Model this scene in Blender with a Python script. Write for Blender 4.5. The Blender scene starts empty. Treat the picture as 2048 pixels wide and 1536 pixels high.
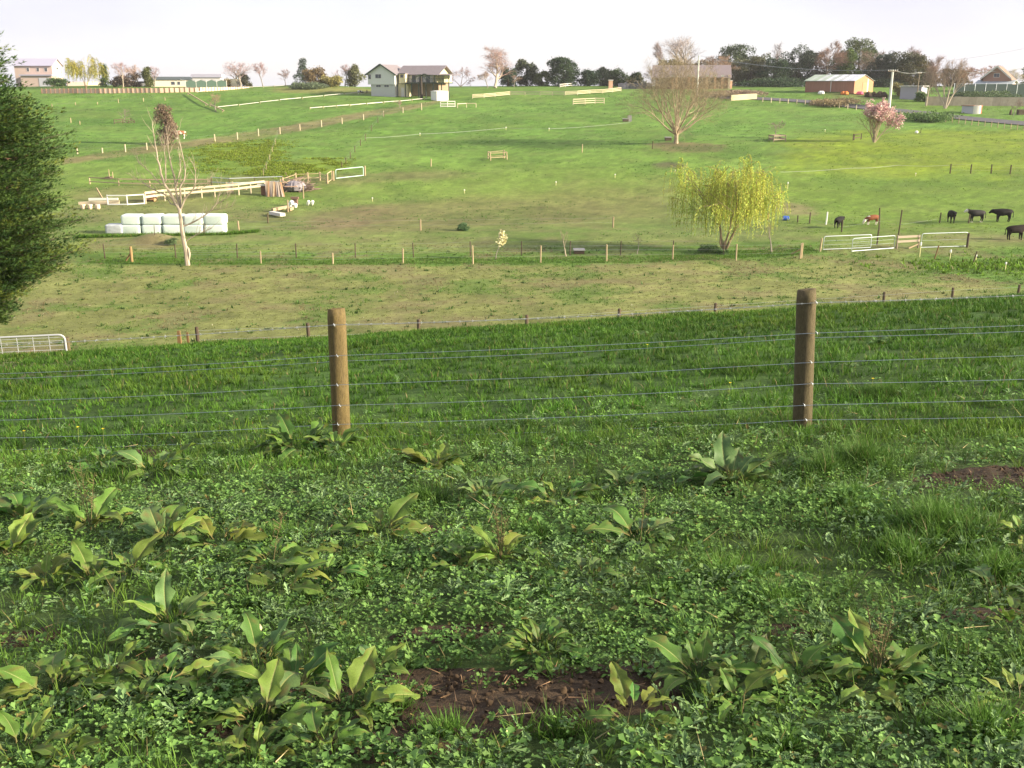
import bpy, math, random
import numpy as np
from mathutils import Vector, Matrix
# ------------------------------------------------------------------ camera, sky, sun, exposure
C = bpy.context.scene.collection
SC = bpy.context.scene
F = 2010.0                      # focal length in pixels of a 2048 px wide picture
PITCH = math.radians(16.7)
EYE = 1.6
cam = bpy.data.cameras.new('camera'); cam.sensor_width = 36.0; cam.lens = 36.0 * F / 2048
cam.clip_start = 0.05; cam.clip_end = 12000
camo = bpy.data.objects.new('camera', cam); C.objects.link(camo)
camo.location = (0, 0, EYE); camo.rotation_euler = (math.radians(90) - PITCH, 0, 0)
SC.camera = camo
SUN_EL, SUN_AZ = math.radians(19), math.radians(102)
world = bpy.data.worlds.new('World'); SC.world = world; world.use_nodes = True
wn = world.node_tree; wn.nodes.clear()
wo = wn.nodes.new('ShaderNodeOutputWorld'); wb = wn.nodes.new('ShaderNodeBackground')
ws = wn.nodes.new('ShaderNodeTexSky'); ws.sky_type = 'NISHITA'; ws.sun_disc = False
ws.sun_elevation = SUN_EL; ws.sun_rotation = SUN_AZ
wt = wn.nodes.new('ShaderNodeTexCoord'); wno = wn.nodes.new('ShaderNodeTexNoise')
wm = wn.nodes.new('ShaderNodeMapping'); wm.inputs['Scale'].default_value = (1, 1, 3.5)
wno.inputs['Scale'].default_value = 2.2; wno.inputs['Detail'].default_value = 6
wr = wn.nodes.new('ShaderNodeValToRGB')
wr.color_ramp.elements[0].position = 0.36; wr.color_ramp.elements[0].color = (0.80, 0.80, 0.80, 1)
wr.color_ramp.elements[1].position = 0.62; wr.color_ramp.elements[1].color = (0.99, 0.99, 0.99, 1)
wx = wn.nodes.new('ShaderNodeMixRGB'); wx.inputs['Color2'].default_value = (2.13, 2.11, 2.35, 1)   # high thin overcast
wn.links.new(wt.outputs['Generated'], wm.inputs['Vector']); wn.links.new(wm.outputs['Vector'], wno.inputs['Vector'])
wn.links.new(wno.outputs['Fac'], wr.inputs['Fac']); wn.links.new(wr.outputs['Color'], wx.inputs['Fac'])
wn.links.new(ws.outputs['Color'], wx.inputs['Color1']); wn.links.new(wx.outputs['Color'], wb.inputs['Color'])
wb.inputs['Strength'].default_value = 0.1
wn.links.new(wb.outputs['Background'], wo.inputs['Surface'])
sun = bpy.data.lights.new('sun', 'SUN'); sun.energy = 3.5; sun.angle = math.radians(6.0); sun.color = (1.0, 0.87, 0.66)
suno = bpy.data.objects.new('sun', sun); C.objects.link(suno)
SDIR = Vector((math.cos(SUN_EL) * math.sin(SUN_AZ), math.cos(SUN_EL) * math.cos(SUN_AZ), math.sin(SUN_EL)))
suno.rotation_euler = (-SDIR).to_track_quat('-Z', 'Y').to_euler(); suno.location = (60, -10, 40)
vs = SC.view_settings; vs.view_transform = 'Standard'; vs.look = 'None'; vs.gamma = 1; vs.use_curve_mapping = False
vs.exposure = 2.06

# ------------------------------------------------------------------ terrain heights
R = np.random.default_rng(11); random.seed(5)
PROF = np.array([(-200, -3.5), (-60, -0.9), (-20, 0.55), (0, 1.6), (4, 2.25), (8.65, 3.08), (14, 3.86), (18, 4.52), (22, 5.28), (24, 5.75),
    (26, 6.35), (29, 7.4), (33, 8.6), (38, 9.5), (45, 10.35), (52, 10.85), (60, 11.3), (72, 11.85), (80, 11.78), (88, 12.0), (95, 12.12),
    (103, 11.95), (110, 11.6), (125, 10.35), (145, 9.1), (170, 8.1), (200, 6.1), (230, 3.8), (255, 2.05), (275, 1.35), (300, 1.15), (330, 2.2),
    (400, 9), (600, 20), (1300, 36)])
def pchip(xk, yk):
    h = np.diff(xk); d = np.diff(yk) / h; m = np.zeros_like(yk); m[0] = d[0]; m[-1] = d[-1]
    for i in range(1, len(xk) - 1):
        if d[i - 1] * d[i] > 0:
            w1 = 2 * h[i] + h[i - 1]; w2 = h[i] + 2 * h[i - 1]; m[i] = (w1 + w2) / (w1 / d[i - 1] + w2 / d[i])
    def f(x):
        x = np.clip(np.asarray(x, float), xk[0], xk[-1]); i = np.clip(np.searchsorted(xk, x) - 1, 0, len(h) - 1)
        t = (x - xk[i]) / h[i]; a = yk[i]; b = yk[i + 1]
        return (2*t**3 - 3*t**2 + 1) * a + (t**3 - 2*t**2 + t) * h[i] * m[i] + (-2*t**3 + 3*t**2) * b + (t**3 - t**2) * h[i] * m[i + 1]
    return f
P = pchip(PROF[:, 0], PROF[:, 1])
PERM = R.random((256, 256))
def vnoise(x, y):
    xi = np.floor(x).astype(int); yi = np.floor(y).astype(int); fx = x - xi; fy = y - yi
    fx = fx * fx * (3 - 2 * fx); fy = fy * fy * (3 - 2 * fy); g = lambda a, b: PERM[a & 255, b & 255]
    return (g(xi, yi) * (1 - fx) + g(xi + 1, yi) * fx) * (1 - fy) + (g(xi, yi + 1) * (1 - fx) + g(xi + 1, yi + 1) * fx) * fy
def fbm(x, y, s, o=4):
    x = np.asarray(x, float); y = np.asarray(y, float); r = 0; a = 1; t = 0
    for k in range(o):
        r = r + a * vnoise(x / s + 17.3 * k, y / s + 9.1 * k); t += a; a *= .55; s /= 2.03
    return r / t
MOUNDS = []        # x, y, rx, ry, height
def H(x, y):
    x = np.asarray(x, float); y = np.asarray(y, float)
    z = EYE - P(y)
    k = np.interp(y, [-5, 2, 9, 24, 45, 65], [.03, .04, .062, .062, .022, 0])
    z = z + k * np.clip(x, -40, 40)
    z = z + np.interp(y, [0, 5, 26, 70, 140, 300], [.0, .05, .10, .15, .9, .9]) * (fbm(x, y, 38, 2) - .5) * np.interp(y, [0, 60, 120, 400], [.4, .8, 1.2, 1])
    z = z + np.interp(y, [0, 3, 26, 60], [.10, .14, .14, .06]) * (fbm(x + 31, y + 7, 1.9, 3) - .5)
    for mx, my, rx, ry, mh in MOUNDS:
        z = z + mh * np.exp(-((x - mx) / rx) ** 2 - ((y - my) / ry) ** 2)
    return z
def h(x, y): return float(H(x, y))
def ray(px, py):
    a = (px - 1024) / F; b = -(py - 768) / F; c, s = math.cos(PITCH), math.sin(PITCH)
    return Vector((a, c + b * s, -s + b * c))
def ground_at(px, py):             # the spot of ground seen at a place in the photograph
    d = ray(px, py); ts = np.geomspace(1.6, 700, 1500)
    X = d.x * ts; Y = d.y * ts; Z = EYE + d.z * ts; under = np.nonzero(Z < H(X, Y))[0]
    t = ts[under[0]] if len(under) else 280.0
    if len(under):
        lo, hi = ts[max(under[0] - 1, 0)], t
        for _ in range(18):
            m = (lo + hi) / 2
            if EYE + d.z * m < h(d.x * m, d.y * m): hi = m
            else: lo = m
        t = hi
    return Vector((d.x * t, d.y * t, h(d.x * t, d.y * t)))
def at_depth(px, Y):               # ground spot at a known distance, in the direction of a photo column
    z = EYE - float(P(Y)); x = 0
    for _ in range(5):
        zc = Y * math.cos(PITCH) + (EYE - z) * math.sin(PITCH); x = (px - 1024) / F * zc; z = h(x, Y)
    return Vector((x, Y, z))
def height_to(p, top_row):           # how tall a thing at p must be for its top to show at a photo row
    d = ray(1024, top_row); return EYE + d.z / d.y * p.y - p.z
def mpp(p): return (p.y * math.cos(PITCH) + (EYE - p.z) * math.sin(PITCH)) / F      # metres in one photo pixel

# ------------------------------------------------------------------ materials
def srgb(r, g, b):
    f = lambda c: (c / 12.92 if c <= .04045 else ((c + .055) / 1.055) ** 2.4)
    return (f(r / 255), f(g / 255), f(b / 255))
MATS = {}
def mat(name, col=(.5, .5, .5), rough=.85, attr=None, transl=0, spec=.3, metal=0, rand=0, noise=None, stretch=(1, 1, 1), col2=None, bump=0, hue=0):
    if name in MATS: return MATS[name]
    m = bpy.data.materials.new(name); m.use_nodes = True; nt = m.node_tree; nt.nodes.clear(); N = nt.nodes.new; L = nt.links.new
    out = N('ShaderNodeOutputMaterial'); b = N('ShaderNodeBsdfPrincipled')
    b.inputs['Roughness'].default_value = rough; b.inputs['Specular IOR Level'].default_value = spec; b.inputs['Metallic'].default_value = metal
    rgb = N('ShaderNodeRGB'); rgb.outputs[0].default_value = (*col, 1); c = rgb.outputs[0]
    if attr:
        a = N('ShaderNodeAttribute'); a.attribute_name = attr; c = a.outputs['Color']
    if noise:
        tc = N('ShaderNodeTexCoord'); mp = N('ShaderNodeMapping'); mp.inputs['Scale'].default_value = stretch; L(tc.outputs['Object'], mp.inputs['Vector'])
        for i, (sc, amt) in enumerate(noise):
            n = N('ShaderNodeTexNoise'); n.inputs['Scale'].default_value = sc; n.inputs['Detail'].default_value = 5; n.inputs['Roughness'].default_value = .65
            L(mp.outputs['Vector'], n.inputs['Vector'])
            mr = N('ShaderNodeMapRange'); mr.inputs['From Min'].default_value = .3; mr.inputs['From Max'].default_value = .7
            if col2 and i == 0:
                mr.inputs['To Max'].default_value = amt; L(n.outputs['Fac'], mr.inputs['Value'])
                mx = N('ShaderNodeMixRGB'); L(mr.outputs['Result'], mx.inputs['Fac']); L(c, mx.inputs['Color1']); mx.inputs['Color2'].default_value = (*col2, 1); c = mx.outputs['Color']
            else:
                mr.inputs['To Min'].default_value = 1 - amt; mr.inputs['To Max'].default_value = 1 + amt; L(n.outputs['Fac'], mr.inputs['Value'])
                mx = N('ShaderNodeVectorMath'); mx.operation = 'SCALE'; L(c, mx.inputs[0]); L(mr.outputs['Result'], mx.inputs['Scale']); c = mx.outputs['Vector']
            if bump and i == len(noise) - 1:
                bp = N('ShaderNodeBump'); bp.inputs['Strength'].default_value = .7; bp.inputs['Distance'].default_value = bump
                L(n.outputs['Fac'], bp.inputs['Height']); L(bp.outputs['Normal'], b.inputs['Normal'])
    if rand or hue:
        oi = N('ShaderNodeObjectInfo'); hs = N('ShaderNodeHueSaturation'); L(c, hs.inputs['Color'])
        mr = N('ShaderNodeMapRange'); mr.inputs['To Min'].default_value = 1 - rand; mr.inputs['To Max'].default_value = 1 + rand
        L(oi.outputs['Random'], mr.inputs['Value']); L(mr.outputs['Result'], hs.inputs['Value'])
        wh = N('ShaderNodeTexWhiteNoise'); wh.noise_dimensions = '1D'; L(oi.outputs['Random'], wh.inputs['W'])
        m2 = N('ShaderNodeMapRange'); m2.inputs['To Min'].default_value = .5 - hue; m2.inputs['To Max'].default_value = .5 + hue
        L(wh.outputs['Value'], m2.inputs['Value']); L(m2.outputs['Result'], hs.inputs['Hue']); c = hs.outputs['Color']
    L(c, b.inputs['Base Color']); sh = b.outputs[0]
    if transl:
        t = N('ShaderNodeBsdfTranslucent'); L(c, t.inputs['Color']); ms = N('ShaderNodeMixShader'); ms.inputs[0].default_value = transl
        L(sh, ms.inputs[1]); L(t.outputs[0], ms.inputs[2]); sh = ms.outputs[0]
    L(sh, out.inputs['Surface']); MATS[name] = m; return m

# ------------------------------------------------------------------ object helpers
def tag(o, label=None, cat=None, group=None, kind=None):
    if label: o['label'] = label
    if cat: o['category'] = cat
    if group: o['group'] = group
    if kind: o['kind'] = kind
    return o
def thing(name, label, cat, loc, rz=0, group=None):
    o = bpy.data.objects.new(name, None); o.empty_display_size = .2; C.objects.link(o); o.location = loc; o.rotation_euler = (0, 0, rz)
    return tag(o, label, cat, group)
def link(name, me, m=None, parent=None, loc=None, rot=None, scale=None):
    o = bpy.data.objects.new(name, me); C.objects.link(o)
    if m is not None and not me.materials: me.materials.append(m)
    if parent is not None: o.parent = parent
    if loc is not None: o.location = loc
    if rot is not None: o.rotation_euler = rot
    if scale is not None: o.scale = scale
    return o
def np_mesh(name, V, faces, col=None, smooth=False):     # faces: list of (k, n) index arrays
    me = bpy.data.meshes.new(name); V = np.ascontiguousarray(V, np.float32); me.vertices.add(len(V)); me.vertices.foreach_set('co', V.ravel())
    li = np.concatenate([f.ravel() for f in faces]).astype(np.int32); tot = np.concatenate([np.full(len(f), f.shape[1]) for f in faces])
    st = np.concatenate([[0], np.cumsum(tot)[:-1]]).astype(np.int32)
    me.loops.add(len(li)); me.loops.foreach_set('vertex_index', li); me.polygons.add(len(tot)); me.polygons.foreach_set('loop_start', st)
    if smooth: me.polygons.foreach_set('use_smooth', np.ones(len(tot), bool))
    me.update(calc_edges=True)
    if col is not None:
        a = me.color_attributes.new('col', 'FLOAT_COLOR', 'POINT'); c4 = np.ones((len(V), 4), np.float32); c4[:, :3] = col; a.data.foreach_set('color', c4.ravel())
    return me
class MB:                                                  # collects shapes into one mesh
    def __init__(s): s.v = []; s.f = []
    def poly(s, pts, faces):
        n = len(s.v); s.v += [tuple(p) for p in pts]; s.f += [tuple(i + n for i in f) for f in faces]; return s
    def box(s, x0, x1, y0, y1, z0, z1):
        return s.poly([(x0,y0,z0),(x1,y0,z0),(x1,y1,z0),(x0,y1,z0),(x0,y0,z1),(x1,y0,z1),(x1,y1,z1),(x0,y1,z1)],
                      [(3,2,1,0),(4,5,6,7),(0,1,5,4),(1,2,6,5),(2,3,7,6),(3,0,4,7)])
    def beam(s, a, b, w, t=None):
        a = Vector(a); b = Vector(b); t = t or w; d = (b - a).normalized(); u = d.cross(Vector((0, 0, 1)))
        u = u.normalized() if u.length > .01 else Vector((1, 0, 0)); n = u.cross(d); q = []
        for p in (a, b): q += [p + u*w/2*i + n*t/2*j for i, j in ((-1,-1),(1,-1),(1,1),(-1,1))]
        return s.poly(q, [(3,2,1,0),(4,5,6,7),(0,1,5,4),(1,2,6,5),(2,3,7,6),(3,0,4,7)])
    def tube(s, pts, rad, n=5, cap=True):
        pts = [Vector(p) for p in pts]; k = len(pts); q = []; rad = rad if hasattr(rad, '__len__') else [rad] * k
        u = None
        for i, p in enumerate(pts):
            d = (pts[min(i + 1, k - 1)] - pts[max(i - 1, 0)])
            d = d.normalized() if d.length > 1e-9 else Vector((0, 0, 1))
            if u is None: u = d.orthogonal().normalized()
            else:
                u = u - d * u.dot(d); u = u.normalized() if u.length > 1e-6 else d.orthogonal().normalized()
            w = d.cross(u)
            q += [p + (u * math.cos(2*math.pi*j/n) + w * math.sin(2*math.pi*j/n)) * rad[i] for j in range(n)]
        fs = [(i*n+j, i*n+(j+1)%n, (i+1)*n+(j+1)%n, (i+1)*n+j) for i in range(k-1) for j in range(n)]
        if cap: fs += [tuple(range(n))[::-1], tuple((k-1)*n + j for j in range(n))]
        return s.poly(q, fs)
    def lathe(s, prof, n=12, c=(0, 0, 0)):
        k = len(prof); q = [(c[0] + r*math.cos(2*math.pi*j/n), c[1] + r*math.sin(2*math.pi*j/n), c[2] + z) for r, z in prof for j in range(n)]
        fs = [(i*n+j, i*n+(j+1)%n, (i+1)*n+(j+1)%n, (i+1)*n+j) for i in range(k-1) for j in range(n)]
        fs += [tuple(range(n))[::-1], tuple((k-1)*n + j for j in range(n))]
        return s.poly(q, fs)
    def mesh(s, name, smooth=False):
        me = bpy.data.meshes.new(name); me.from_pydata(s.v, [], s.f)
        if smooth: me.polygons.foreach_set('use_smooth', [True] * len(me.polygons))
        me.update(); return me
    def build(s, name, m, parent=None, base=None, smooth=False):    # base: world point subtracted, so the mesh is local to its parent
        if base is not None: s.v = [(a - base[0], b - base[1], c - base[2]) for a, b, c in s.v]
        return link(name, s.mesh(name, smooth), m, parent)
UNIT = {}
def unit_post(m):
    if m.name not in UNIT:
        b = MB(); n = 8; rr = random.Random(3)
        ring = lambda z, r: [((r * (1 + .06*rr.uniform(-1, 1)))*math.cos(2*math.pi*j/n), r*math.sin(2*math.pi*j/n), z) for j in range(n)]
        pts = ring(-.25, 1) + ring(0, 1.0) + ring(.5, .97) + ring(.97, .95) + ring(1.0, .82)
        fs = [(i*n+j, i*n+(j+1)%n, (i+1)*n+(j+1)%n, (i+1)*n+j) for i in range(4) for j in range(n)] + [tuple(4*n + j for j in range(n))]
        me = b.poly(pts, fs).mesh('post'); me.materials.append(m); UNIT[m.name] = me
    return UNIT[m.name]
def fence(name, label, posts, m, r=.06, wires=(), wm=None, cat='fence', group=None, lean=.02, wr=.004, ends=()):
    """posts: (px, base row, height in px or None, depth or None)"""
    pts = []
    for q in posts:
        p = ground_at(q[0], q[1]) if len(q) < 4 or q[3] is None else at_depth(q[0], q[3])
        hh = q[2] * mpp(p) if len(q) > 2 and q[2] else 1.1
        pts.append((p, hh))
    t = thing(name, label, cat, pts[0][0], 0, group); b = pts[0][0]
    for p, hh in pts:
        link('post', unit_post(m), None, t, p - b, (random.uniform(-lean, lean), random.uniform(-lean, lean), random.uniform(0, 6)), (r, r, hh))
    allp = [e for e in ends[:1]] + pts + [e for e in ends[1:]] if ends else pts
    for fr in wires:
        w = MB(); w.tube([p + Vector((0, -r * .9, hh * fr)) for p, hh in allp], wr, 3, False); w.build('wire', wm, t, b)
    return t, pts

# dock plants: photo spot of the foot, leaves, leaf length in photo pixels, tones, label, share of upright leaves, seed stalks, spread
LI, GR, GY, YE = 'lime', 'green', 'grey', 'yellow'
DOCKS = [
 (600, 903, 20, 74, (GR, GR, GY, LI), 'biggest upright dock clump spreading left of the left fence post', .75, 0, .12), (672, 903, 9, 66, (GR, LI), 'dock at the foot of the left fence post, broad leaf crossing it', .5, 0, .06),
 (872, 942, 9, 76, (LI, LI, YE), 'yellow-green dock alone behind the front weeds, centre left', .6, 0, .03), (1462, 972, 12, 100, (GY, GR, GY), 'large grey-green dock below the gap left of the right post', .55, 0, .05),
 (1560, 945, 5, 60, (GR, GY), 'few low dock leaves right of the large grey-green dock', .2, 0, .05), (310, 950, 7, 70, (LI, GY), 'faded dock in a dark gap left of centre', .3, 0, .08),
 (205, 935, 7, 66, (GY, GR), 'flat greyish dock under the fence at left', .1, 0, .08), (48, 1046, 8, 112, (GY, GR), 'large grey dock leaf cluster at the left edge', .4, 0, .05),
 (182, 1062, 6, 92, (LI, YE), 'yellow dock with red-brown seed stalks at left', .75, 3, .03), (22, 1118, 7, 95, (GR, LI), 'tall pointed dock cut by the left edge', .8, 0, .03),
 (335, 1092, 8, 96, (LI, GR, GY), 'dock with one broad pale leaf pointing left', .35, 0, .05), (438, 1100, 9, 84, (LI, YE, GR), 'crowded yellowish dock above the front weeds, left', .5, 0, .06),
 (545, 1140, 11, 84, (LI, GR), 'bushy dock with thin narrow leaves left of centre', .65, 1, .06), (95, 1172, 6, 66, (YE, LI), 'small yellow dock among dark weeds at left', .6, 0, .03),
 (185, 1172, 6, 74, (LI, GR), 'small lime dock right of the small yellow one', .6, 0, .03), (262, 1158, 6, 84, (LI, GY), 'dock with two long leaves leaning right', .6, 0, .03),
 (345, 1262, 13, 104, (GY, GR, LI), 'large spreading dock with red-veined leaves over dark soil', .5, 0, .05), (392, 1305, 5, 66, (GR, GY), 'small ragged dock under the large red-veined one', .1, 0, .04),
 (560, 1192, 5, 84, (YE, LI), 'bright yellow leaf dock lying flat, left of centre', .1, 0, .05), (652, 1168, 8, 84, (LI, GR), 'dock reaching towards the grass tuft, left of centre', .4, 0, .06),
 (765, 1078, 9, 88, (LI, YE), 'sprawling yellow dock behind the dark soil hole', .35, 0, .06), (1002, 1130, 9, 76, (LI, LI, YE), 'upright lime dock with a red seed stalk in the centre', .75, 4, .03),
 (968, 1002, 8, 76, (GR, GY), 'bluish dock behind the seed-stalk dock', .5, 0, .05), (1120, 1012, 9, 74, (GR, LI), 'low dock right of the bluish dock', .35, 0, .07),
 (1280, 1090, 11, 88, (GR, GY), 'wide blue-green dock with a toothed edge, right of centre', .5, 1, .06), (1158, 1172, 6, 66, (GY, GR), 'single grey pointed dock leaf standing in weeds', .5, 0, .06),
 (1082, 1318, 15, 74, (GR, GR, LI), 'dense fresh green dock just above the big soil patch', .7, 0, .06), (752, 1362, 5, 66, (LI, GY), 'two-leaved dock left of the big soil patch', .7, 0, .02),
 (1402, 1372, 12, 98, (LI, GR), 'big lime dock right of the big soil patch', .55, 0, .05), (1500, 1378, 9, 84, (LI, GY), 'ragged lime dock between the two big right-hand docks', .4, 0, .05),
 (1592, 1372, 7, 92, (LI, GR, YE), 'dock with a curled yellow leaf left of the tall-stalked dock', .45, 0, .04), (1752, 1368, 14, 112, (LI, GR, LI), 'largest right-hand dock with tall seed stalks', .65, 4, .05),
 (1475, 1428, 4, 84, (LI, LI), 'single oval lime dock leaf standing upright, lower right', .9, 0, .02), (1728, 1402, 4, 84, (YE, LI), 'drooping yellow leaf dock in front of the largest right-hand dock', .1, 0, .03),
 (2030, 1418, 7, 92, (YE, LI), 'yellow dock cut by the right edge, lower one', .3, 0, .04), (2028, 1262, 6, 76, (LI, YE), 'dock cut by the right edge, upper one', .3, 0, .04), (1985, 1196, 4, 76, (GY,), 'dull brownish flat dock leaf near the right edge', .0, 0, .04),
 (2040, 1085, 4, 62, (YE, LI), 'small yellow dock at the right edge beside grass', .4, 0, .03), (112, 1402, 9, 112, (YE, LI, GR), 'dock with a big yellow leaf pointing left, lower left', .35, 0, .05), (215, 1372, 8, 90, (GR, GY, LI), 'dock behind the big yellow leaf, with purple-backed leaf', .6, 0, .05),
 (320, 1392, 9, 98, (LI, GR), 'broad pleated dock in the lower left middle', .4, 0, .06), (402, 1382, 8, 84, (GR, GY), 'upright grey-green dock between two broad ones, lower left', .6, 0, .04), (520, 1345, 10, 92, (LI, GY, GR), 'pale-edged dock beside the cream dead leaf', .5, 0, .06),
 (575, 1402, 11, 98, (GR, LI), 'bright green wavy dock, lower left of centre', .5, 0, .06), (520, 1462, 9, 118, (LI, GY), 'largest flat pale dock at the bottom, left of centre', .25, 0, .05), (695, 1440, 9, 112, (LI, GY), 'dock with a pale midrib leaf left of the grass tuft', .45, 0, .05),
 (275, 1425, 6, 76, (GR, GY), 'small dock with a white tipped shoot, lower left', .4, 0, .03), (645, 1512, 6, 90, (LI, GR), 'dock with a folded green leaf at the bottom edge', .3, 0, .03), (520, 1522, 4, 76, (LI, YE), 'oval pale dock leaf at the bottom edge', .1, 0, .03),
 (1268, 1460, 8, 84, (YE, LI, GR), 'dock with a yellow and a dark leaf at the bottom, right of centre', .4, 0, .05), (45, 1530, 6, 92, (YE, LI), 'yellow dock leaves cut by the bottom left corner', .6, 0, .04), (130, 1532, 4, 76, (LI,), 'lime dock tip at the bottom edge near the left corner', .6, 0, .03),
 (1245, 985, 5, 60, (GR, GY), 'small flat dock behind the wide blue-green dock', .1, 0, .05), (700, 1120, 5, 60, (LI, YE), 'low yellow leaf dock beside the soil hole', .1, 0, .05), (930, 1145, 4, 70, (LI, GR), 'flat leaf dock left of the seed-stalk dock', .0, 0, .05)]

# ------------------------------------------------------------------ ground
for px, py, rx, ry, mh in [(308, 484, 1.9, .9, .75), (1350, 331, 3.0, 1.0, .35), (620, 176, 14, 5, .9), (1690, 190, 12, 5, .8), (985, 482, 3, 1, .2), (1660, 176, 9, 4, .4)]:
    g = ground_at(px, py); MOUNDS.append((g.x, g.y, rx, ry, mh))
def inside(poly, x, y):
    r = np.zeros(x.shape, bool); n = len(poly)
    for i in range(n):
        x0, y0 = poly[i]; x1, y1 = poly[(i + 1) % n]
        if y0 == y1: continue
        c = ((y0 > y) != (y1 > y)) & (x < (x1 - x0) * (y - y0) / (y1 - y0) + x0); r ^= c
    return r
def zone(px_poly): return [tuple(ground_at(a, b)[:2]) for a, b in px_poly]
ZONES = [  # photo outline, colour, strength, edge softness in metres
    ([(150,505),(600,503),(1000,505),(1640,478),(1640,508),(1300,530),(700,533),(150,530)], (.075,.150,.020), .85, .6),
    ([(1810,508),(2300,470),(2400,640),(2048,585),(1960,560),(1840,540)], (.075,.165,.018), .8, 1.5),
    ([(590,446),(700,412),(900,394),(1100,378),(1340,362),(1400,398),(1300,432),(1000,456),(700,464)], (.150,.125,.055), .50, 5),
    ([(590,455),(640,425),(760,410),(800,440),(640,468)], (.165,.115,.070), .6, 3),
    ([(120,318),(300,292),(430,274),(620,243),(780,215),(880,200),(880,206),(790,226),(630,256),(440,288),(300,306),(120,330)], (.19,.145,.075), .75, 1.2),
    ([(150,378),(330,368),(480,350),(640,352),(900,340),(980,352),(640,372),(470,392),(380,398),(160,420)], (.155,.120,.065), .5, 2),
    ([(130,410),(420,384),(520,420),(600,410),(560,452),(460,440),(250,432),(150,450)], (.150,.128,.058), .45, 2.5),
    ([(-400,690),(120,690),(135,760),(-400,770)], (.15,.125,.075), .7, .8),
    ([(395,292),(560,278),(570,320),(460,348),(400,336)], (.135,.200,.016), .75, 2.5),
    ([(470,335),(640,316),(690,322),(680,346),(540,358)], (.135,.200,.012), .7, 2.0),
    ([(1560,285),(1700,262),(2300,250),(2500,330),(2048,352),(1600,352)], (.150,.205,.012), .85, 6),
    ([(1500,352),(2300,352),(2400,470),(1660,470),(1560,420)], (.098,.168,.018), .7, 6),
    ([(1290,288),(1340,283),(1460,290),(1440,304),(1330,304)], (.13,.098,.055), .8, 1.0),
    ([(1305,330),(1330,322),(1372,328),(1372,336),(1320,338)], (.10,.075,.050), .9, .6),
    ([(262,488),(290,468),(330,468),(362,486),(330,498),(280,498)], (.17,.135,.075), .65, .8),
    ([(1540,400),(1620,412),(1640,430),(1560,430)], (.22,.165,.10), .6, .8),
    ([(1390,186),(1480,178),(1520,182),(1500,192),(1400,196)], (.12,.095,.07), .8, 2),
    ([(540,176),(700,174),(780,182),(760,188),(560,186)], (.20,.18,.06), .7, 3),
    ([(1640,186),(1690,180),(1770,196),(1700,206)], (.12,.10,.05), .5, 3),
]
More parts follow.
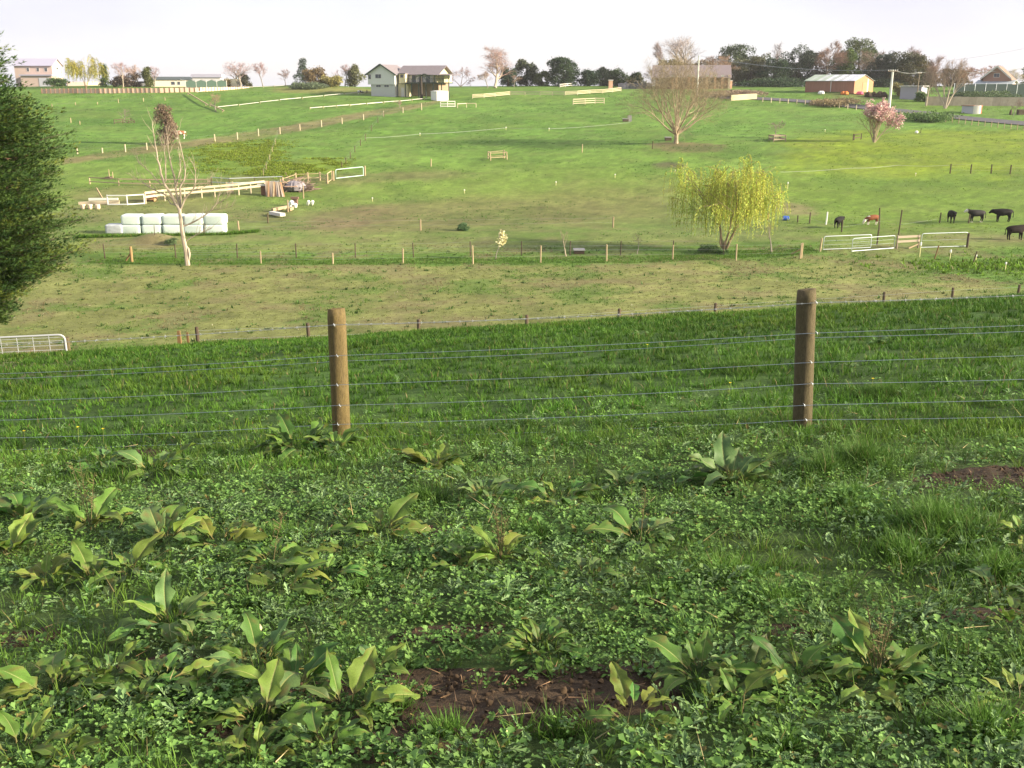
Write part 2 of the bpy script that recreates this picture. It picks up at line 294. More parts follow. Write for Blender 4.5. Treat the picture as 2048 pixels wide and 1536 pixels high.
def terrain():
    ys = np.concatenate([np.arange(-200, -20, 20), np.arange(-20, 1.5, 1.5), np.geomspace(1.5, 330, 440), np.geomspace(345, 1300, 16)])
    s = np.concatenate([[-2.8, -2.2, -1.7, -1.35, -1.15], np.linspace(-1, 1, 341), [1.15, 1.35, 1.7, 2.2, 2.8]])
    hw = .72 * np.maximum(ys, 0) + 9
    X = hw[:, None] * s[None, :]; Y = np.repeat(ys[:, None], len(s), 1); Z = H(X, Y)
    n, m = X.shape; i = np.arange(n * m).reshape(n, m)
    q = np.stack([i[:-1, :-1], i[:-1, 1:], i[1:, 1:], i[1:, :-1]], -1).reshape(-1, 4)
    x = X.ravel(); y = Y.ravel()
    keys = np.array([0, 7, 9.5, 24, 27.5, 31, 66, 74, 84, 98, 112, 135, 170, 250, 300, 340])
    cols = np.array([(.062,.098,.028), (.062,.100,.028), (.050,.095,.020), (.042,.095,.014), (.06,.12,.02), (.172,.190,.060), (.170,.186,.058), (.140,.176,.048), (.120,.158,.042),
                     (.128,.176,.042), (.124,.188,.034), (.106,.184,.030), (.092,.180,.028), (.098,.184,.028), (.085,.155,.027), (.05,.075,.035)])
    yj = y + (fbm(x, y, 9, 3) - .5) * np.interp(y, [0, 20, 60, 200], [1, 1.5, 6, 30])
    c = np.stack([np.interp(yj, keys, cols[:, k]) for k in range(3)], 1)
    for poly, zc, st, soft in ZONES:
        wp = zone(poly); acc = np.zeros(len(x)); xs = [a for a, b in wp]; yy = [b for a, b in wp]
        sel = (x > min(xs) - 3*soft) & (x < max(xs) + 3*soft) & (y > min(yy) - 6*soft) & (y < max(yy) + 6*soft); a = np.zeros(sel.sum())
        for k in range(6):
            jx = (fbm(x[sel] + 50*k, y[sel], soft*1.5, 3) - .5) * 3 * soft; jy = (fbm(x[sel], y[sel] + 70*k, soft*1.5, 3) - .5) * 4 * soft
            a += inside(wp, x[sel] + jx, y[sel] + jy) / 6
        w = (a * st)[:, None]; c[sel] = c[sel] * (1 - w) + np.array(zc) * w
    # clumps, old dung patches and worn spots
    big = fbm(x, y, 14, 3); small = fbm(x + 5, y - 3, 2.2, 4); fine = fbm(x - 9, y + 4, .55, 3)
    c = c * (.78 + .44 * big)[:, None] * (.66 + .68 * small)[:, None] * (.62 + .76 * fine)[:, None]
    pad = np.interp(y, [26, 32, 70, 100], [0, 1, 1, .25])                       # grazed paddock: straw-coloured and green patches
    lush = np.clip((fbm(x + 40, y, 3.4, 4) - .53) * 7, 0, 1) * pad; straw = np.clip((fbm(x - 60, y + 20, 2.6, 4) - .52) * 6, 0, 1) * pad
    c = c * (1 - .6 * lush)[:, None] + np.array((.075, .150, .022)) * (.6 * lush)[:, None]
    c = c * (1 - .5 * straw)[:, None] + np.array((.185, .150, .080)) * (.5 * straw)[:, None]
    hill = np.interp(y, [90, 120, 320, 340], [0, 1, 1, 0]); dk = np.clip((fbm(x + 11, y + 80, 7, 4) - .54) * 7, 0, 1) * hill
    c = c * (1 - .35 * dk)[:, None] + np.array((.045, .105, .016)) * (.35 * dk)[:, None]
    lt = np.clip((fbm(x + 211, y - 80, 11, 4) - .55) * 7, 0, 1) * hill
    c = c * (1 - .35 * lt)[:, None] + np.array((.115, .170, .030)) * (.35 * lt)[:, None]
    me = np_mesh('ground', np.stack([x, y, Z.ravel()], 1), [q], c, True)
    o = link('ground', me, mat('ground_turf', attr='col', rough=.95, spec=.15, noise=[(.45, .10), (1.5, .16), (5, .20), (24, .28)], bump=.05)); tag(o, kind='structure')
    return o
terrain()

# ------------------------------------------------------------------ vegetation scatter (numpy)
def rot_mats(yaw, pitch, roll):        # leaf points along +x, pitched up, rolled, then turned
    cy, sy, cp, sp, cr, sr = np.cos(yaw), np.sin(yaw), np.cos(pitch), np.sin(pitch), np.cos(roll), np.sin(roll); z = np.zeros_like(yaw); o = np.ones_like(yaw)
    A = np.stack([np.stack([cy, -sy, z], -1), np.stack([sy, cy, z], -1), np.stack([z, z, o], -1)], 1)
    B = np.stack([np.stack([cp, z, -sp], -1), np.stack([z, o, z], -1), np.stack([sp, z, cp], -1)], 1)
    D = np.stack([np.stack([o, z, z], -1), np.stack([z, cr, -sr], -1), np.stack([z, sr, cr], -1)], 1)
    return A @ B @ D
def scatter(T, faces, pos, yaw, pitch, roll, scale, col, tip=None):
    """copies of a template merged into one mesh; T (n,3), scale (N,3) or (N,), col (N,3)"""
    N = len(pos); n = len(T); M = rot_mats(yaw, pitch, roll); scale = np.asarray(scale); scale = scale[:, None] if scale.ndim == 1 else scale
    L = T[None] * (scale[:, None, :] if scale.shape[1] == 3 else scale[:, :, None]); V = np.einsum('nij,nkj->nki', M, L) + pos[:, None, :]
    fs = [(f[None] + (np.arange(N) * n)[:, None, None]).reshape(-1, f.shape[1]) for f in faces]
    c = np.repeat(col[:, None, :], n, 1)
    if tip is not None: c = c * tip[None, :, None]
    return V.reshape(-1, 3), fs, c.reshape(-1, 3)
class Pile:
    def __init__(s): s.V = []; s.F = {}; s.C = []; s.n = 0
    def add(s, V, fs, c):
        for f in fs: s.F.setdefault(f.shape[1], []).append(f + s.n)
        s.V.append(V); s.C.append(c); s.n += len(V)
    def mesh(s, name, smooth=False): return np_mesh(name, np.concatenate(s.V), [np.concatenate(a) for a in s.F.values()], np.concatenate(s.C), smooth)
    def build(s, name, m, parent=None, loc=None, smooth=False): return link(name, s.mesh(name, smooth), m, parent, loc)
def in_view(n, y0, y1, power=1.0, margin=1.2):
    """random ground spots in the strip of ground the picture takes in"""
    yy = np.linspace(y0, y1, 400); w = (1.06 * yy + 2 * margin) * yy ** (power - 1); cdf = np.cumsum(w); cdf /= cdf[-1]
    y = np.interp(R.random(n), cdf, yy); D = P(y); hw = .515 * (y * math.cos(PITCH) + D * math.sin(PITCH)) + margin
    x = (R.random(n) * 2 - 1) * hw; return x, y
SOIL = []       # bare soil patches: photo spot, half sizes in metres
for px, py, rx, ry in [(1060,1405,.50,.21), (870,1365,.24,.11), (790,1490,.22,.10), (1060,1350,.16,.07), (905,1268,.22,.08), (60,1275,.15,.10), (330,1330,.17,.07), (1555,1268,.16,.08),
                       (670,1068,.20,.12), (1990,955,.42,.26), (640,1390,.14,.10), (1310,1200,.12,.06), (1240,1345,.14,.07), (1960,1235,.2,.08), (275,910,.25,.2), (860,1065,.16,.10), (450,1470,.10,.05)]:
    g = ground_at(px, py); SOIL.append((g.x, g.y, rx, ry))
def soil_cut(x, y, k=1.0):
    keep = np.ones(len(x), bool); wob = (fbm(x * 1.0, y * 1.0, .16, 3) - .5) * 1.5
    for sx, sy, rx, ry in SOIL: keep &= (((x - sx) / rx) ** 2 + ((y - sy) / ry) ** 2 + wob) > .80 * k
    return keep
def soil_mesh():
    for i, (sx, sy, rx, ry) in enumerate(SOIL):
        n = 64 if rx > .3 else 40; u = np.linspace(-1.6, 1.6, n); X, Y = np.meshgrid(sx + u * rx, sy + u * ry)
        d = ((X - sx) / rx) ** 2 + ((Y - sy) / ry) ** 2
        Z = H(X, Y) + .012 - .022 * np.clip(d - .7, 0, 3) + .045 * (fbm(X, Y, .11, 4) - .5) + .022 * np.abs(fbm(X + 3, Y, .035, 3) - .5)
        j = np.arange(n * n).reshape(n, n); q = np.stack([j[:-1, :-1], j[:-1, 1:], j[1:, 1:], j[1:, :-1]], -1).reshape(-1, 4)
        o = link('bare_soil', np_mesh('bare_soil', np.stack([X.ravel(), Y.ravel(), Z.ravel()], 1), [q], None, True),
                 mat('damp_soil', (.040, .026, .014), rough=.9, spec=.25, noise=[(30, .55), (9, .25), (120, .45)], col2=(.070, .046, .027), bump=.012)); tag(o, kind='structure')
    p = Pile()                                         # crumbs of earth
    T = np.array([(-.5,-.4,-.3),(.5,-.45,-.3),(.45,.5,-.3),(-.4,.4,-.3),(-.2,-.3,.4),(.35,-.1,.35),(.0,.35,.45)]); fq = np.array([(0,1,2,3)]); ft = np.array([(0,1,4),(1,5,4),(1,2,5),(2,6,5),(2,3,6),(3,0,4),(3,4,6),(4,5,6)])
    for sx, sy, rx, ry in SOIL:
        n = int(2600 * rx * ry) + 20; a = R.random(n) * 6.283; r = np.sqrt(R.random(n)) * 1.0; x = sx + r * np.cos(a) * rx; y = sy + r * np.sin(a) * ry
        sc = .006 + .022 * R.random(n) ** 2.5; z = H(x, y) + .012 + sc * .2; v = .7 + .6 * R.random(n)
        p.add(*scatter(T, [fq, ft], np.stack([x, y, z], 1), R.random(n) * 6.28, R.normal(0, .5, n), R.normal(0, .5, n), sc, np.array((.050, .033, .019)) * v[:, None]))
    tag(p.build('soil_crumbs', mat('soil_crumb', attr='col', rough=.9, spec=.2)), kind='stuff')
soil_mesh()

# templates -----------------------------------------------------------
def fan(outline): # outline of (x, y); a gentle fold along the rib
    pts = [(.02, 0, 0)] + [(a, b, .16 * abs(b) - .22 * a * a) for a, b in outline]
    k = len(outline); return np.array(pts), [np.array([(0, i + 1, i + 2) for i in range(k - 1)])]
LOBED = fan([(.10,-.05),(.34,-.44),(.44,-.15),(.78,-.36),(1.0,0),(.78,.36),(.44,.15),(.34,.44),(.10,.05)])
THIST = fan([(.08,-.03),(.28,-.20),(.34,-.07),(.54,-.24),(.62,-.07),(.80,-.15),(1.0,0),(.80,.15),(.62,.07),(.54,.24),(.34,.07),(.28,.20),(.08,.03)])
OVAL = fan([(.2,-.10),(.6,-.32),(1,0),(.6,.32),(.2,.10)])
BLADE = (np.array([(0,-.5,0),(0,.5,0),(.52,-.42,.03),(.52,.42,.03),(.97,0,-.12)]), [np.array([(0,1,3,2)]), np.array([(2,3,4)])])
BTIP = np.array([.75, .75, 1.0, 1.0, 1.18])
LEAFM = dict(attr='col', rough=.62, transl=.33, spec=.18)
m_weed = mat('weed_leaf', **LEAFM); m_grass = mat('grass_blade', attr='col', rough=.6, transl=.33, spec=.16)
def grassiness(x, y):          # 1 where grass rules, 0 where broad-leaved weeds do
    g = np.interp(y, [2, 6.4, 8.3, 9.5], [0, .05, .75, 1]) + np.clip((fbm(x + 3, y * 1.2, 1.1, 3) - .56) * 5, 0, .8)
    g = g + np.clip((x / (.5 * y + .6) - .35) * 1.6, 0, .55) * np.interp(y, [2.2, 3.0, 3.6], [0, .1, 1])
    return np.clip(g, 0, 1)
def weeds():
    p = Pile(); n = 30000; x, y = in_view(n, 2.0, 10.5, .55, .7); g = grassiness(x, y)
    k = soil_cut(x, y) & (R.random(n) > g * .93); x, y = x[k], y[k]; n = len(x); low = np.ones(n); k = np.ones(n, bool)
    for d in DOCKS:
        g = ground_at(d[0], min(d[1], 1535)); dd = np.hypot(x - g.x, y - g.y) / (d[3] * mpp(g)); low = np.minimum(low, np.clip(dd, .15, 1)); k &= (dd > .55) | (R.random(n) < .45)
    x, y, low = x[k], y[k], low[k]; n = len(x)
    kind = fbm(x + 90, y - 40, .55, 3) + R.normal(0, .07, n)
    for T, sel, nl, L0, cols in [(LOBED, (kind < .50), 8, .024, [(.085,.160,.038),(.108,.190,.050),(.066,.132,.032)]), (THIST, (kind >= .50) & (kind < .61), 8, .036, [(.130,.200,.085),(.105,.178,.066)]),
                                 (OVAL, kind >= .61, 10, .019, [(.088,.168,.034),(.104,.186,.038)])]:
        cx, cy, lw = x[sel], y[sel], low[sel]; m = len(cx)
        if not m: continue
        X = np.repeat(cx, nl); Y = np.repeat(cy, nl); N = m * nl; yaw = R.random(N) * 6.283; rr = R.random(N) * .040
        pat = fbm(cx, cy, .5, 3); size = np.repeat((.6 + .9 * R.random(m) ** 2) * (.75 + .6 * pat), nl) * (.5 + .8 * R.random(N)) * L0; hh = np.repeat(lw * (R.random(m) * .03 + .09 * np.clip(pat - .42, 0, 1)), nl) + R.random(N) * .045
        X = X + np.cos(yaw) * rr; Y = Y + np.sin(yaw) * rr
        c = np.array(cols)[R.integers(0, len(cols), m)]; c = np.repeat(1.62 * c * (.62 + .5 * R.random(m) + .5 * (fbm(cx + 9, cy, .8, 3) - .3))[:, None], nl, 0) * (.86 + .28 * R.random(N))[:, None]
        old = R.random(N) < .025; c[old] = np.array((.19, .165, .05)) * (.6 + .7 * R.random(old.sum()))[:, None]
        p.add(*scatter(*T, np.stack([X, Y, H(X, Y) + hh], 1), yaw, R.normal(.25, .42, N), R.normal(0, .35, N), size, c))
    tag(p.build('low_weeds', m_weed), kind='stuff')
def tufts(p, x, y, nb, L, W, cols, lean=.55, spread=.03, jit=.25, zc=0):
    m = len(x); X = np.repeat(x, nb); Y = np.repeat(y, nb); N = m * nb; yaw = R.random(N) * 6.283; rr = R.random(N) * np.repeat(np.broadcast_to(spread, (m,)), nb)
    X = X + np.cos(yaw) * rr; Y = Y + np.sin(yaw) * rr; L = np.repeat(np.broadcast_to(L, (m,)), nb) * (.5 + .75 * R.random(N)); W = np.repeat(np.broadcast_to(W, (m,)), nb) * (.7 + .6 * R.random(N))
    c = np.repeat(cols, nb, 0) * (1 - jit + 2 * jit * R.random(N))[:, None]
    dry = R.random(N) < .03; c[dry] = np.array((.20, .17, .075)) * (.6 + .6 * R.random(dry.sum()))[:, None]
    pitch = np.clip(R.normal(1.57 - lean, .34, N), .12, 1.5)
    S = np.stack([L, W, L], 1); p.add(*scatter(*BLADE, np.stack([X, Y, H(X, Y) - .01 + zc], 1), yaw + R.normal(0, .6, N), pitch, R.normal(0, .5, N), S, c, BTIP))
def grass_cols(x, y, n):
    base = np.array([(.076,.152,.021),(.092,.172,.025),(.062,.134,.019),(.110,.182,.029)]); c = base[R.integers(0, 4, n)]
    return c * (.62 + .76 * fbm(x + 20, y, 1.3, 3))[:, None] * (.85 + .3 * R.random(n))[:, None]
def near_grass():
    p = Pile(); n = 5200; x, y = in_view(n, 2.0, 9.0, .6, .8); k = soil_cut(x, y, 1.05) & (R.random(n) < .42 + .58 * grassiness(x, y)); x, y = x[k], y[k]
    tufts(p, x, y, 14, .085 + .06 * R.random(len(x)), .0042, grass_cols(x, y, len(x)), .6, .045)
    for px, py, r, L in [(800,1425,.11,.10), (890,1475,.13,.11), (1120,1470,.10,.09), (560,1080,.22,.14), (850,1005,.3,.15), (1870,1060,.55,.18), (1800,1110,.3,.14), (1985,1150,.3,.15), (1720,930,.4,.22), (1640,950,.3,.2), (1540,1205,.2,.12),
                         (760,1120,.2,.11), (700,1130,.12,.1), (500,1215,.15,.1), (1330,1190,.2,.1), (1450,1150,.3,.12), (1890,1330,.3,.12), (1960,1480,.2,.16), (1570,1500,.15,.10), (930,1090,.2,.1), (1080,1075,.2,.11), (1700,1000,.3,.14), (1100,1190,.12,.1), (1480,740,.6,.16), (1770,790,.6,.15), (720,1185,.1,.1)]:
        g = ground_at(px, py); m = int(900 * r * r) + 16; a = R.random(m) * 6.283; q = np.abs(R.normal(0, .55, m)) * r; x = g.x + q * np.cos(a); y = g.y + q * np.sin(a)
        c = np.array((.080, .165, .026)) * (.75 + .5 * R.random()) * np.ones((m, 1)); tufts(p, x, y, 16, L * .9 * (.5 + .6 * R.random(m)) * np.clip(1.2 - q / r * .6, .3, 1.2), .0045, c, .55, .035)
    tag(p.build('grass_tufts', m_grass), kind='stuff')
def slope_grass():
    p = Pile(); n = 17500; x, y = in_view(n, 7.2, 27.5, .72, 1.5); k = R.random(n) < .10 + .9 * grassiness(x, y); x, y = x[k], y[k]
    big = fbm(x - 7, y * .7 + 3, 1.6, 3); L = .055 + .10 * np.clip(big - .25, 0, 1) + .05 * R.random(len(x)); W = .0045 + .00042 * y
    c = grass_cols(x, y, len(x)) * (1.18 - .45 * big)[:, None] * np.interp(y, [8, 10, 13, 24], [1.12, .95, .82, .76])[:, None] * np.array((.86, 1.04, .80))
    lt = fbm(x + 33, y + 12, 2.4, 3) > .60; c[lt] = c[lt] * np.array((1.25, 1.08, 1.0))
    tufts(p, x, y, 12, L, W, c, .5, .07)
    tag(p.build('slope_grass', m_grass), kind='stuff')
def paddock_grass():
    p = Pile(); n = 24000; x, y = in_view(n, 28, 76, .8, 2); f = fbm(x + 40, y, 3.4, 4); s = fbm(x - 60, y + 20, 2.6, 4)
    c = np.where((f > .53)[:, None], np.array((.085, .160, .025)), np.array((.150, .172, .050))); c = np.where((s > .55)[:, None], np.array((.185, .160, .080)), c)
    c = c * (.7 + .6 * R.random(n))[:, None]; L = .05 + .05 * R.random(n) + .05 * (f > .55)
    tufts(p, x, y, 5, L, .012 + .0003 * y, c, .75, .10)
    n = 700; x, y = in_view(n, 29, 74, .9, 2); c = np.array((.065, .125, .030)) * (.6 + .9 * R.random(n))[:, None]     # broad weeds here and there
    for _ in range(1): tufts(p, x, y, 9, .13 + .10 * R.random(n), .05, c, .7, .12)
    n = 160; x, y = in_view(n, 29, 70, .9, 2); c = np.array((.40, .38, .26)) * (.7 + .5 * R.random(n))[:, None]; tufts(p, x, y, 3, .10, .04, c, .9, .1)   # pale bleached leaves
    # lush strip along the double fence
    pts = [ground_at(a, b) for a, b in ((170, 528), (700, 530), (1300, 526), (1640, 506))]
    t = R.random(5200) * 3; i = t.astype(int); fr = t - i; PX = np.array([q.x for q in pts]); PY = np.array([q.y for q in pts])
    x = PX[i] * (1 - fr) + PX[i + 1] * fr; y = PY[i] * (1 - fr) + PY[i + 1] * fr + R.random(5200) * 3.2
    tufts(p, x, y, 6, .07 + .10 * R.random(5200), .022, np.array((.075, .155, .020)) * (.65 + .7 * fbm(x, y, 1.5, 3))[:, None], .45, .15)
    pts = [ground_at(a, b) for a, b in ((160, 472), (250, 470), (460, 466), (520, 462))]                            # green fringe at the foot of the bales
    t = R.random(900) * 3; i = t.astype(int); fr = t - i; PX = np.array([q.x for q in pts]); PY = np.array([q.y for q in pts])
    x = PX[i] * (1 - fr) + PX[i + 1] * fr; y = PY[i] * (1 - fr) + PY[i + 1] * fr - .3 - R.random(900) * 1.0
    tufts(p, x, y, 6, .20 + .12 * R.random(900), .04, np.array((.075, .155, .018)) * (.7 + .6 * R.random(900))[:, None], .5, .15)
    tag(p.build('paddock_grass', m_grass), kind='stuff')
def hill_grass():
    p = Pile(); n = 34000; x, y = in_view(n, 76, 255, .60, 4); f = fbm(x + 11, y + 80, 7, 4) + R.normal(0, .04, n); k = f > .50; x, y = x[k], y[k]; n = len(x)
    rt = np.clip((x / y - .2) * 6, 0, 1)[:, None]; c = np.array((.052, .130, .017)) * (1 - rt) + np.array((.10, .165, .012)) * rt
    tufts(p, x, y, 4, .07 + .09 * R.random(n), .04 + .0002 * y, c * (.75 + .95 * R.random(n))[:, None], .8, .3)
    for poly, n in (([(395,292),(560,278),(570,320),(460,348),(400,336)], 4200), ([(470,335),(640,316),(690,322),(680,346),(540,358)], 3200)):     # the yellow-green weed patches
        wp = zone(poly); xs = [a for a, b in wp]; ys = [b for a, b in wp]; x = R.uniform(min(xs), max(xs), n * 2); y = R.uniform(min(ys), max(ys), n * 2); k = inside(wp, x + R.normal(0, 1.5, n*2), y + R.normal(0, 2.5, n*2)) & (fbm(x, y, 3, 3) > .44); x, y = x[k], y[k]
        tufts(p, x, y, 5, .14 + .12 * R.random(len(x)), .08, np.array((.165, .225, .024)) * (.55 + .8 * R.random(len(x)))[:, None], .7, .35)
    g = ground_at(2010, 535); n = 500; x = g.x + R.normal(0, 4, n); y = g.y + R.normal(0, 2.2, n); tufts(p, x, y, 6, .26 + .1 * R.random(n), .07, np.array((.105, .20, .016)) * (.6 + .8 * R.random(n))[:, None], .6, .2)
    tag(p.build('hill_grass', m_grass), kind='stuff')
weeds(); near_grass(); slope_grass(); paddock_grass(); hill_grass()

# ------------------------------------------------------------------ shared materials
WOOD = mat('weathered_post', (.105, .082, .045), rough=.9, noise=[(5, .75), (26, .35), (60, .3)], stretch=(6, 6, .7), col2=(.085, .072, .034), bump=.008)
WOOD_L = mat('mossy_post', (.140, .104, .048), rough=.9, noise=[(4, .8), (26, .4), (60, .3)], stretch=(6, 6, .7), col2=(.13, .095, .028), bump=.008)
PALE = mat('sunbleached_timber', (.36, .28, .17), rough=.85, rand=.18, noise=[(3, .2)])
DARKP = mat('dark_post', (.085, .062, .042), rough=.9, rand=.15)
RUST = mat('orange_timber', (.19, .115, .05), rough=.9, rand=.1)
WIRE = mat('galvanised_wire', (.27, .33, .39), rough=.45, metal=.35, spec=.5)
WIREF = mat('dull_wire', (.36, .38, .38), rough=.6, metal=.2)
GALV = mat('galvanised_pipe', (.50, .55, .60), rough=.4, metal=.3, spec=.5)
WHITE = mat('white_paint', (.60, .57, .52), rough=.6)
WHITEP = mat('white_plastic', (.80, .79, .75), rough=.5)
CREAM = mat('cream_rail', (.50, .42, .29), rough=.7, rand=.12)

# ------------------------------------------------------------------ near boundary fence
def near_fence():
    A = at_depth(684, 9.0); B = at_depth(1604, 8.3); d = B - A
    t = thing('boundary_fence', 'near wire fence of two thick round posts crossing the foreground slope', 'fence', A)
    spots = [A - d * 1.02, A, B, B + d * 1.0]; spots = [Vector((p.x, p.y, h(p.x, p.y))) for p in spots]; A = spots[1]; t.location = A
    hs = [1.24, 1.255, 1.225, 1.24]; rad = [.085, .083, .083, .085]; tilt = [(0, 0), (.004, .008), (.0, -.052), (0, 0)]
    for i, (p, hh) in enumerate(zip(spots, hs)):
        n, k = 28, 26; V = []; rr = np.random.default_rng(40 + i); ph = rr.random(5) * 6.28
        for a in range(k):
            z = -.35 + (hh + .35) * a / (k - 1)
            for b in range(n):
                th = 2 * math.pi * b / n; r = rad[i] * (1 + .030 * math.sin(2 * th + ph[0]) + .018 * math.sin(5 * th + ph[1]) + .014 * math.sin(9 * th + z * 2 + ph[2]) + .03 * (float(fbm(th * 2.2, z * .7 + i * 9, .5, 2)) - .5) + .012 * (1 - z / hh))
                if a >= k - 1: r *= .93
                V.append((r * math.cos(th), r * math.sin(th), z + (.012 * math.cos(th + 1) if a >= k - 2 else 0) - (.012 if a == k - 2 else 0)))
        for b in range(n): V.append((V[(k-1)*n + b][0] * .55, V[(k-1)*n + b][1] * .55, hh - .008 + .010 * rr.random()))
        V.append((0, 0, hh - .012)); f = [(a*n+b, a*n+(b+1)%n, (a+1)*n+(b+1)%n, (a+1)*n+b) for a in range(k) for b in range(n)] + [(k*n+b, k*n+(b+1)%n, (k+1)*n) for b in range(n)]
        o = MB().poly(V, f).build('post', WOOD_L if i == 1 else WOOD, t, None, True); o.location = p - A; o.rotation_euler = (tilt[i][0], tilt[i][1], 0)
        if i == 1: o['label'] = 'brown post with orange lichen on its head'
        if i == 2: o['label'] = 'taller greyer post with a cracked left edge'
    zz = [(1.125, 1.13), (.835, .87), (.73, .78), (.555, .615), (.355, .425), (.17, .235), (.04, .10)]
    for w, (za, zb) in enumerate(zz):
        side = .0 if w == 2 else -1; pts = []; hts = [za - .06, za, zb, zb + .02]
        for j in range(3):
            for s in range(9 if j < 2 else 10):
                u = s / 9; p = spots[j].lerp(spots[j + 1], u); base = spots[j].z * (1 - u) + spots[j + 1].z * u
                z = base + hts[j] * (1 - u) + hts[j + 1] * u - .022 * math.sin(math.pi * u) * (1 + .3 * math.sin(3 * w + j))
                off = (.097 if side else -.097); pts.append(Vector((p.x, p.y - off - .004 * math.sin(w * 3 + s), z)))
        if w == 0:                                   # barbed wire: two twisted strands and barbs
            m = MB(); fine = []
            for a, b in zip(pts[:-1], pts[1:]):
                for q in range(8): fine.append(a.lerp(b, q / 8))
            fine = [x for i, x in enumerate(fine)]
            for s0 in (0, math.pi): m.tube([p + Vector((0, .0035 * math.cos(i * 1.1 + s0), .0035 * math.sin(i * 1.1 + s0))) for i, p in enumerate(fine)], .0017, 4, False)
            m.build('barbed_wire', WIREF, t, A); m = MB(); L = 0
            for i in range(0, len(fine) - 1, 2):
                p = fine[i]; r3 = random.Random(i)
                for q in range(2):
                    v = Vector((r3.uniform(-.4, .4), r3.uniform(-1, 1), r3.uniform(-1, 1))).normalized() * .017; m.tube([p - v, p, p + v], [.0008, .0016, .0008], 3, False)
                m.tube([p - Vector((.008, 0, 0)), p + Vector((.008, 0, 0))], .0052, 5)
            tag(m.build('barbs', WIREF, t, A), kind='stuff')
        else: MB().tube(pts, .0021, 5, False).build('wire', WIRE, t, A)
        if w != 2:
            for j in (1, 2):
                p = spots[j]; z = p.z + hts[j]; y = p.y - .099; x = p.x + (.015 if j == 1 else .03) * math.sin(w * 2.1)
                m = MB(); m.tube([(x - .008, y + .02, z + .012), (x - .004, y - .006, z + .009), (x + .002, y - .008, z), (x + .004, y - .006, z - .009), (x + .008, y + .02, z - .012)], .0026, 4)
                m.build('staple', GALV, t, A)
near_fence()

# ------------------------------------------------------------------ paddock fences
def row_posts(lst): return lst
fence('paddock_fence', 'low post and wire fence half hidden behind the crest of the grassy slope', [(400, 0, 0, 30.5), (620, 0, 0, 31.5), (838, 0, 0, 32.5), (1052, 0, 0, 34.2), (1236, 0, 0, 36.0), (1428, 0, 0, 38.0), (1596, 0, 0, 40.0), (1764, 0, 0, 41.5), (1901, 0, 0, 43.2), (2031, 0, 0, 44.5), (2170, 0, 0, 46)],
      DARKP, .06, (.35, .62, .9), WIREF, lean=.03)
bx = [210, 352, 475, 593, 711, 827, 941, 1043, 1140, 1241, 1346, 1447]
fence('wire_fence', 'row of slim dark posts behind the lush strip in the middle of the valley', [(x, 517 - (x - 210) * .0035 - (3 if x > 900 else 0), 29) for x in bx], DARKP, .042, (.4, .68, .95), WIREF)
fx = [(375, 531, 33), (522, 528, 26), (666, 528, 22), (806, 527, 30), (946, 528, 37), (1081, 526, 35), (1213, 522, 33), (1345, 520, 30), (1472, 521, 33)]
ft, fp = fence('front_fence', 'pale wooden posts along the near side of the lush strip', fx + [(1600, 518, 31)], PALE, .055, (.4, .68, .93), WIREF)
def strainer(name, label, px, row, hh, bpx, brow, m, r=.09):
    p = ground_at(px, row); q = ground_at(bpx, brow); s = mpp(p); t = thing(name, label, 'fence post', p)
    link('post', unit_post(m), None, t, (0, 0, 0), (.01, .015, 0), (r, r, hh * s))
    MB().beam(Vector((0, 0, hh * s * .62)), (q - p) + Vector((0, 0, .05)), .09).build('brace', m, t)
strainer('strainer_post', 'thick brown strainer post with a brace on its left, under the earth mound', 264, 524, 31, 252, 523, mat('warm_post', (.30, .19, .085), rough=.9), .10)
strainer('strainer_post', 'pale strainer post with a dark brace, just left of the valley gates', 1602, 517, 31, 1583, 509, PALE, .085)
fence('field_fence', 'few far-spaced posts between the bales and the brown bare field', [(478, 465, 23), (841, 461, 22), (1226, 455, 21)], PALE, .075, (.5, .92), WIREF)
for i, (px, row, hh, lb) in enumerate([(309, 466, 16, 'thin dark stake in front of the bale second from the left'), (445, 464, 18, 'thin dark stake in front of the last bale on the right')]):
    p = ground_at(px, row); o = link('stake', unit_post(DARKP), None, None, p, (.03, .05, 0), (.03, .03, hh * mpp(p))); tag(o, lb, 'stake')
fence('brow_fence', 'line of four posts crossing the bright slope at the right edge', [(1900, 347, 19), (1941, 347, 18), (1982, 347, 18), (2020, 348, 18), (2062, 348, 18)], WOOD, .085, (.35, .7, .95), WIREF)
tp = [(155, 308, 13), (205, 306, 10), (251, 304, 15), (294, 300, 14), (430, 283, 14), (475, 279, 14), (517, 272, 14), (560, 268, 13), (600, 261, 12), (643, 254, 13), (684, 248, 12), (727, 240, 11), (767, 233, 11), (806, 226, 11), (843, 220, 13)]
fence('track_fence', 'line of pale sunlit posts climbing beside the brown track', tp, mat('pale_post', (.46, .39, .26), rough=.85), .10, (.5, .92), WIREF)
fence('downhill_fence', 'line of thin posts running downhill from the track to the far gate', [(768, 234, 10), (756, 246, 11), (743, 262, 12), (731, 281, 13), (721, 292, 13), (710, 305, 13), (701, 317, 13), (692, 328, 13), (684, 336, 12)], WOOD, .06, (.5, .92), WIREF)
fence('electric_fence', 'thin wire standards running down through the yellow weed patch', [(558, 268, 10), (551, 290, 13), (545, 306, 13), (540, 322, 13), (533, 340, 14), (527, 352, 13)], PALE, .035, (.5, .9), WIREF)
fence('ridge_fence', 'scattered posts across the upper field below the retaining wall', [(104, 213, 5), (151, 210, 5), (195, 209, 5), (237, 206, 8), (287, 203, 7), (330, 201, 6)], PALE, .08, (.6, .9), WIREF)
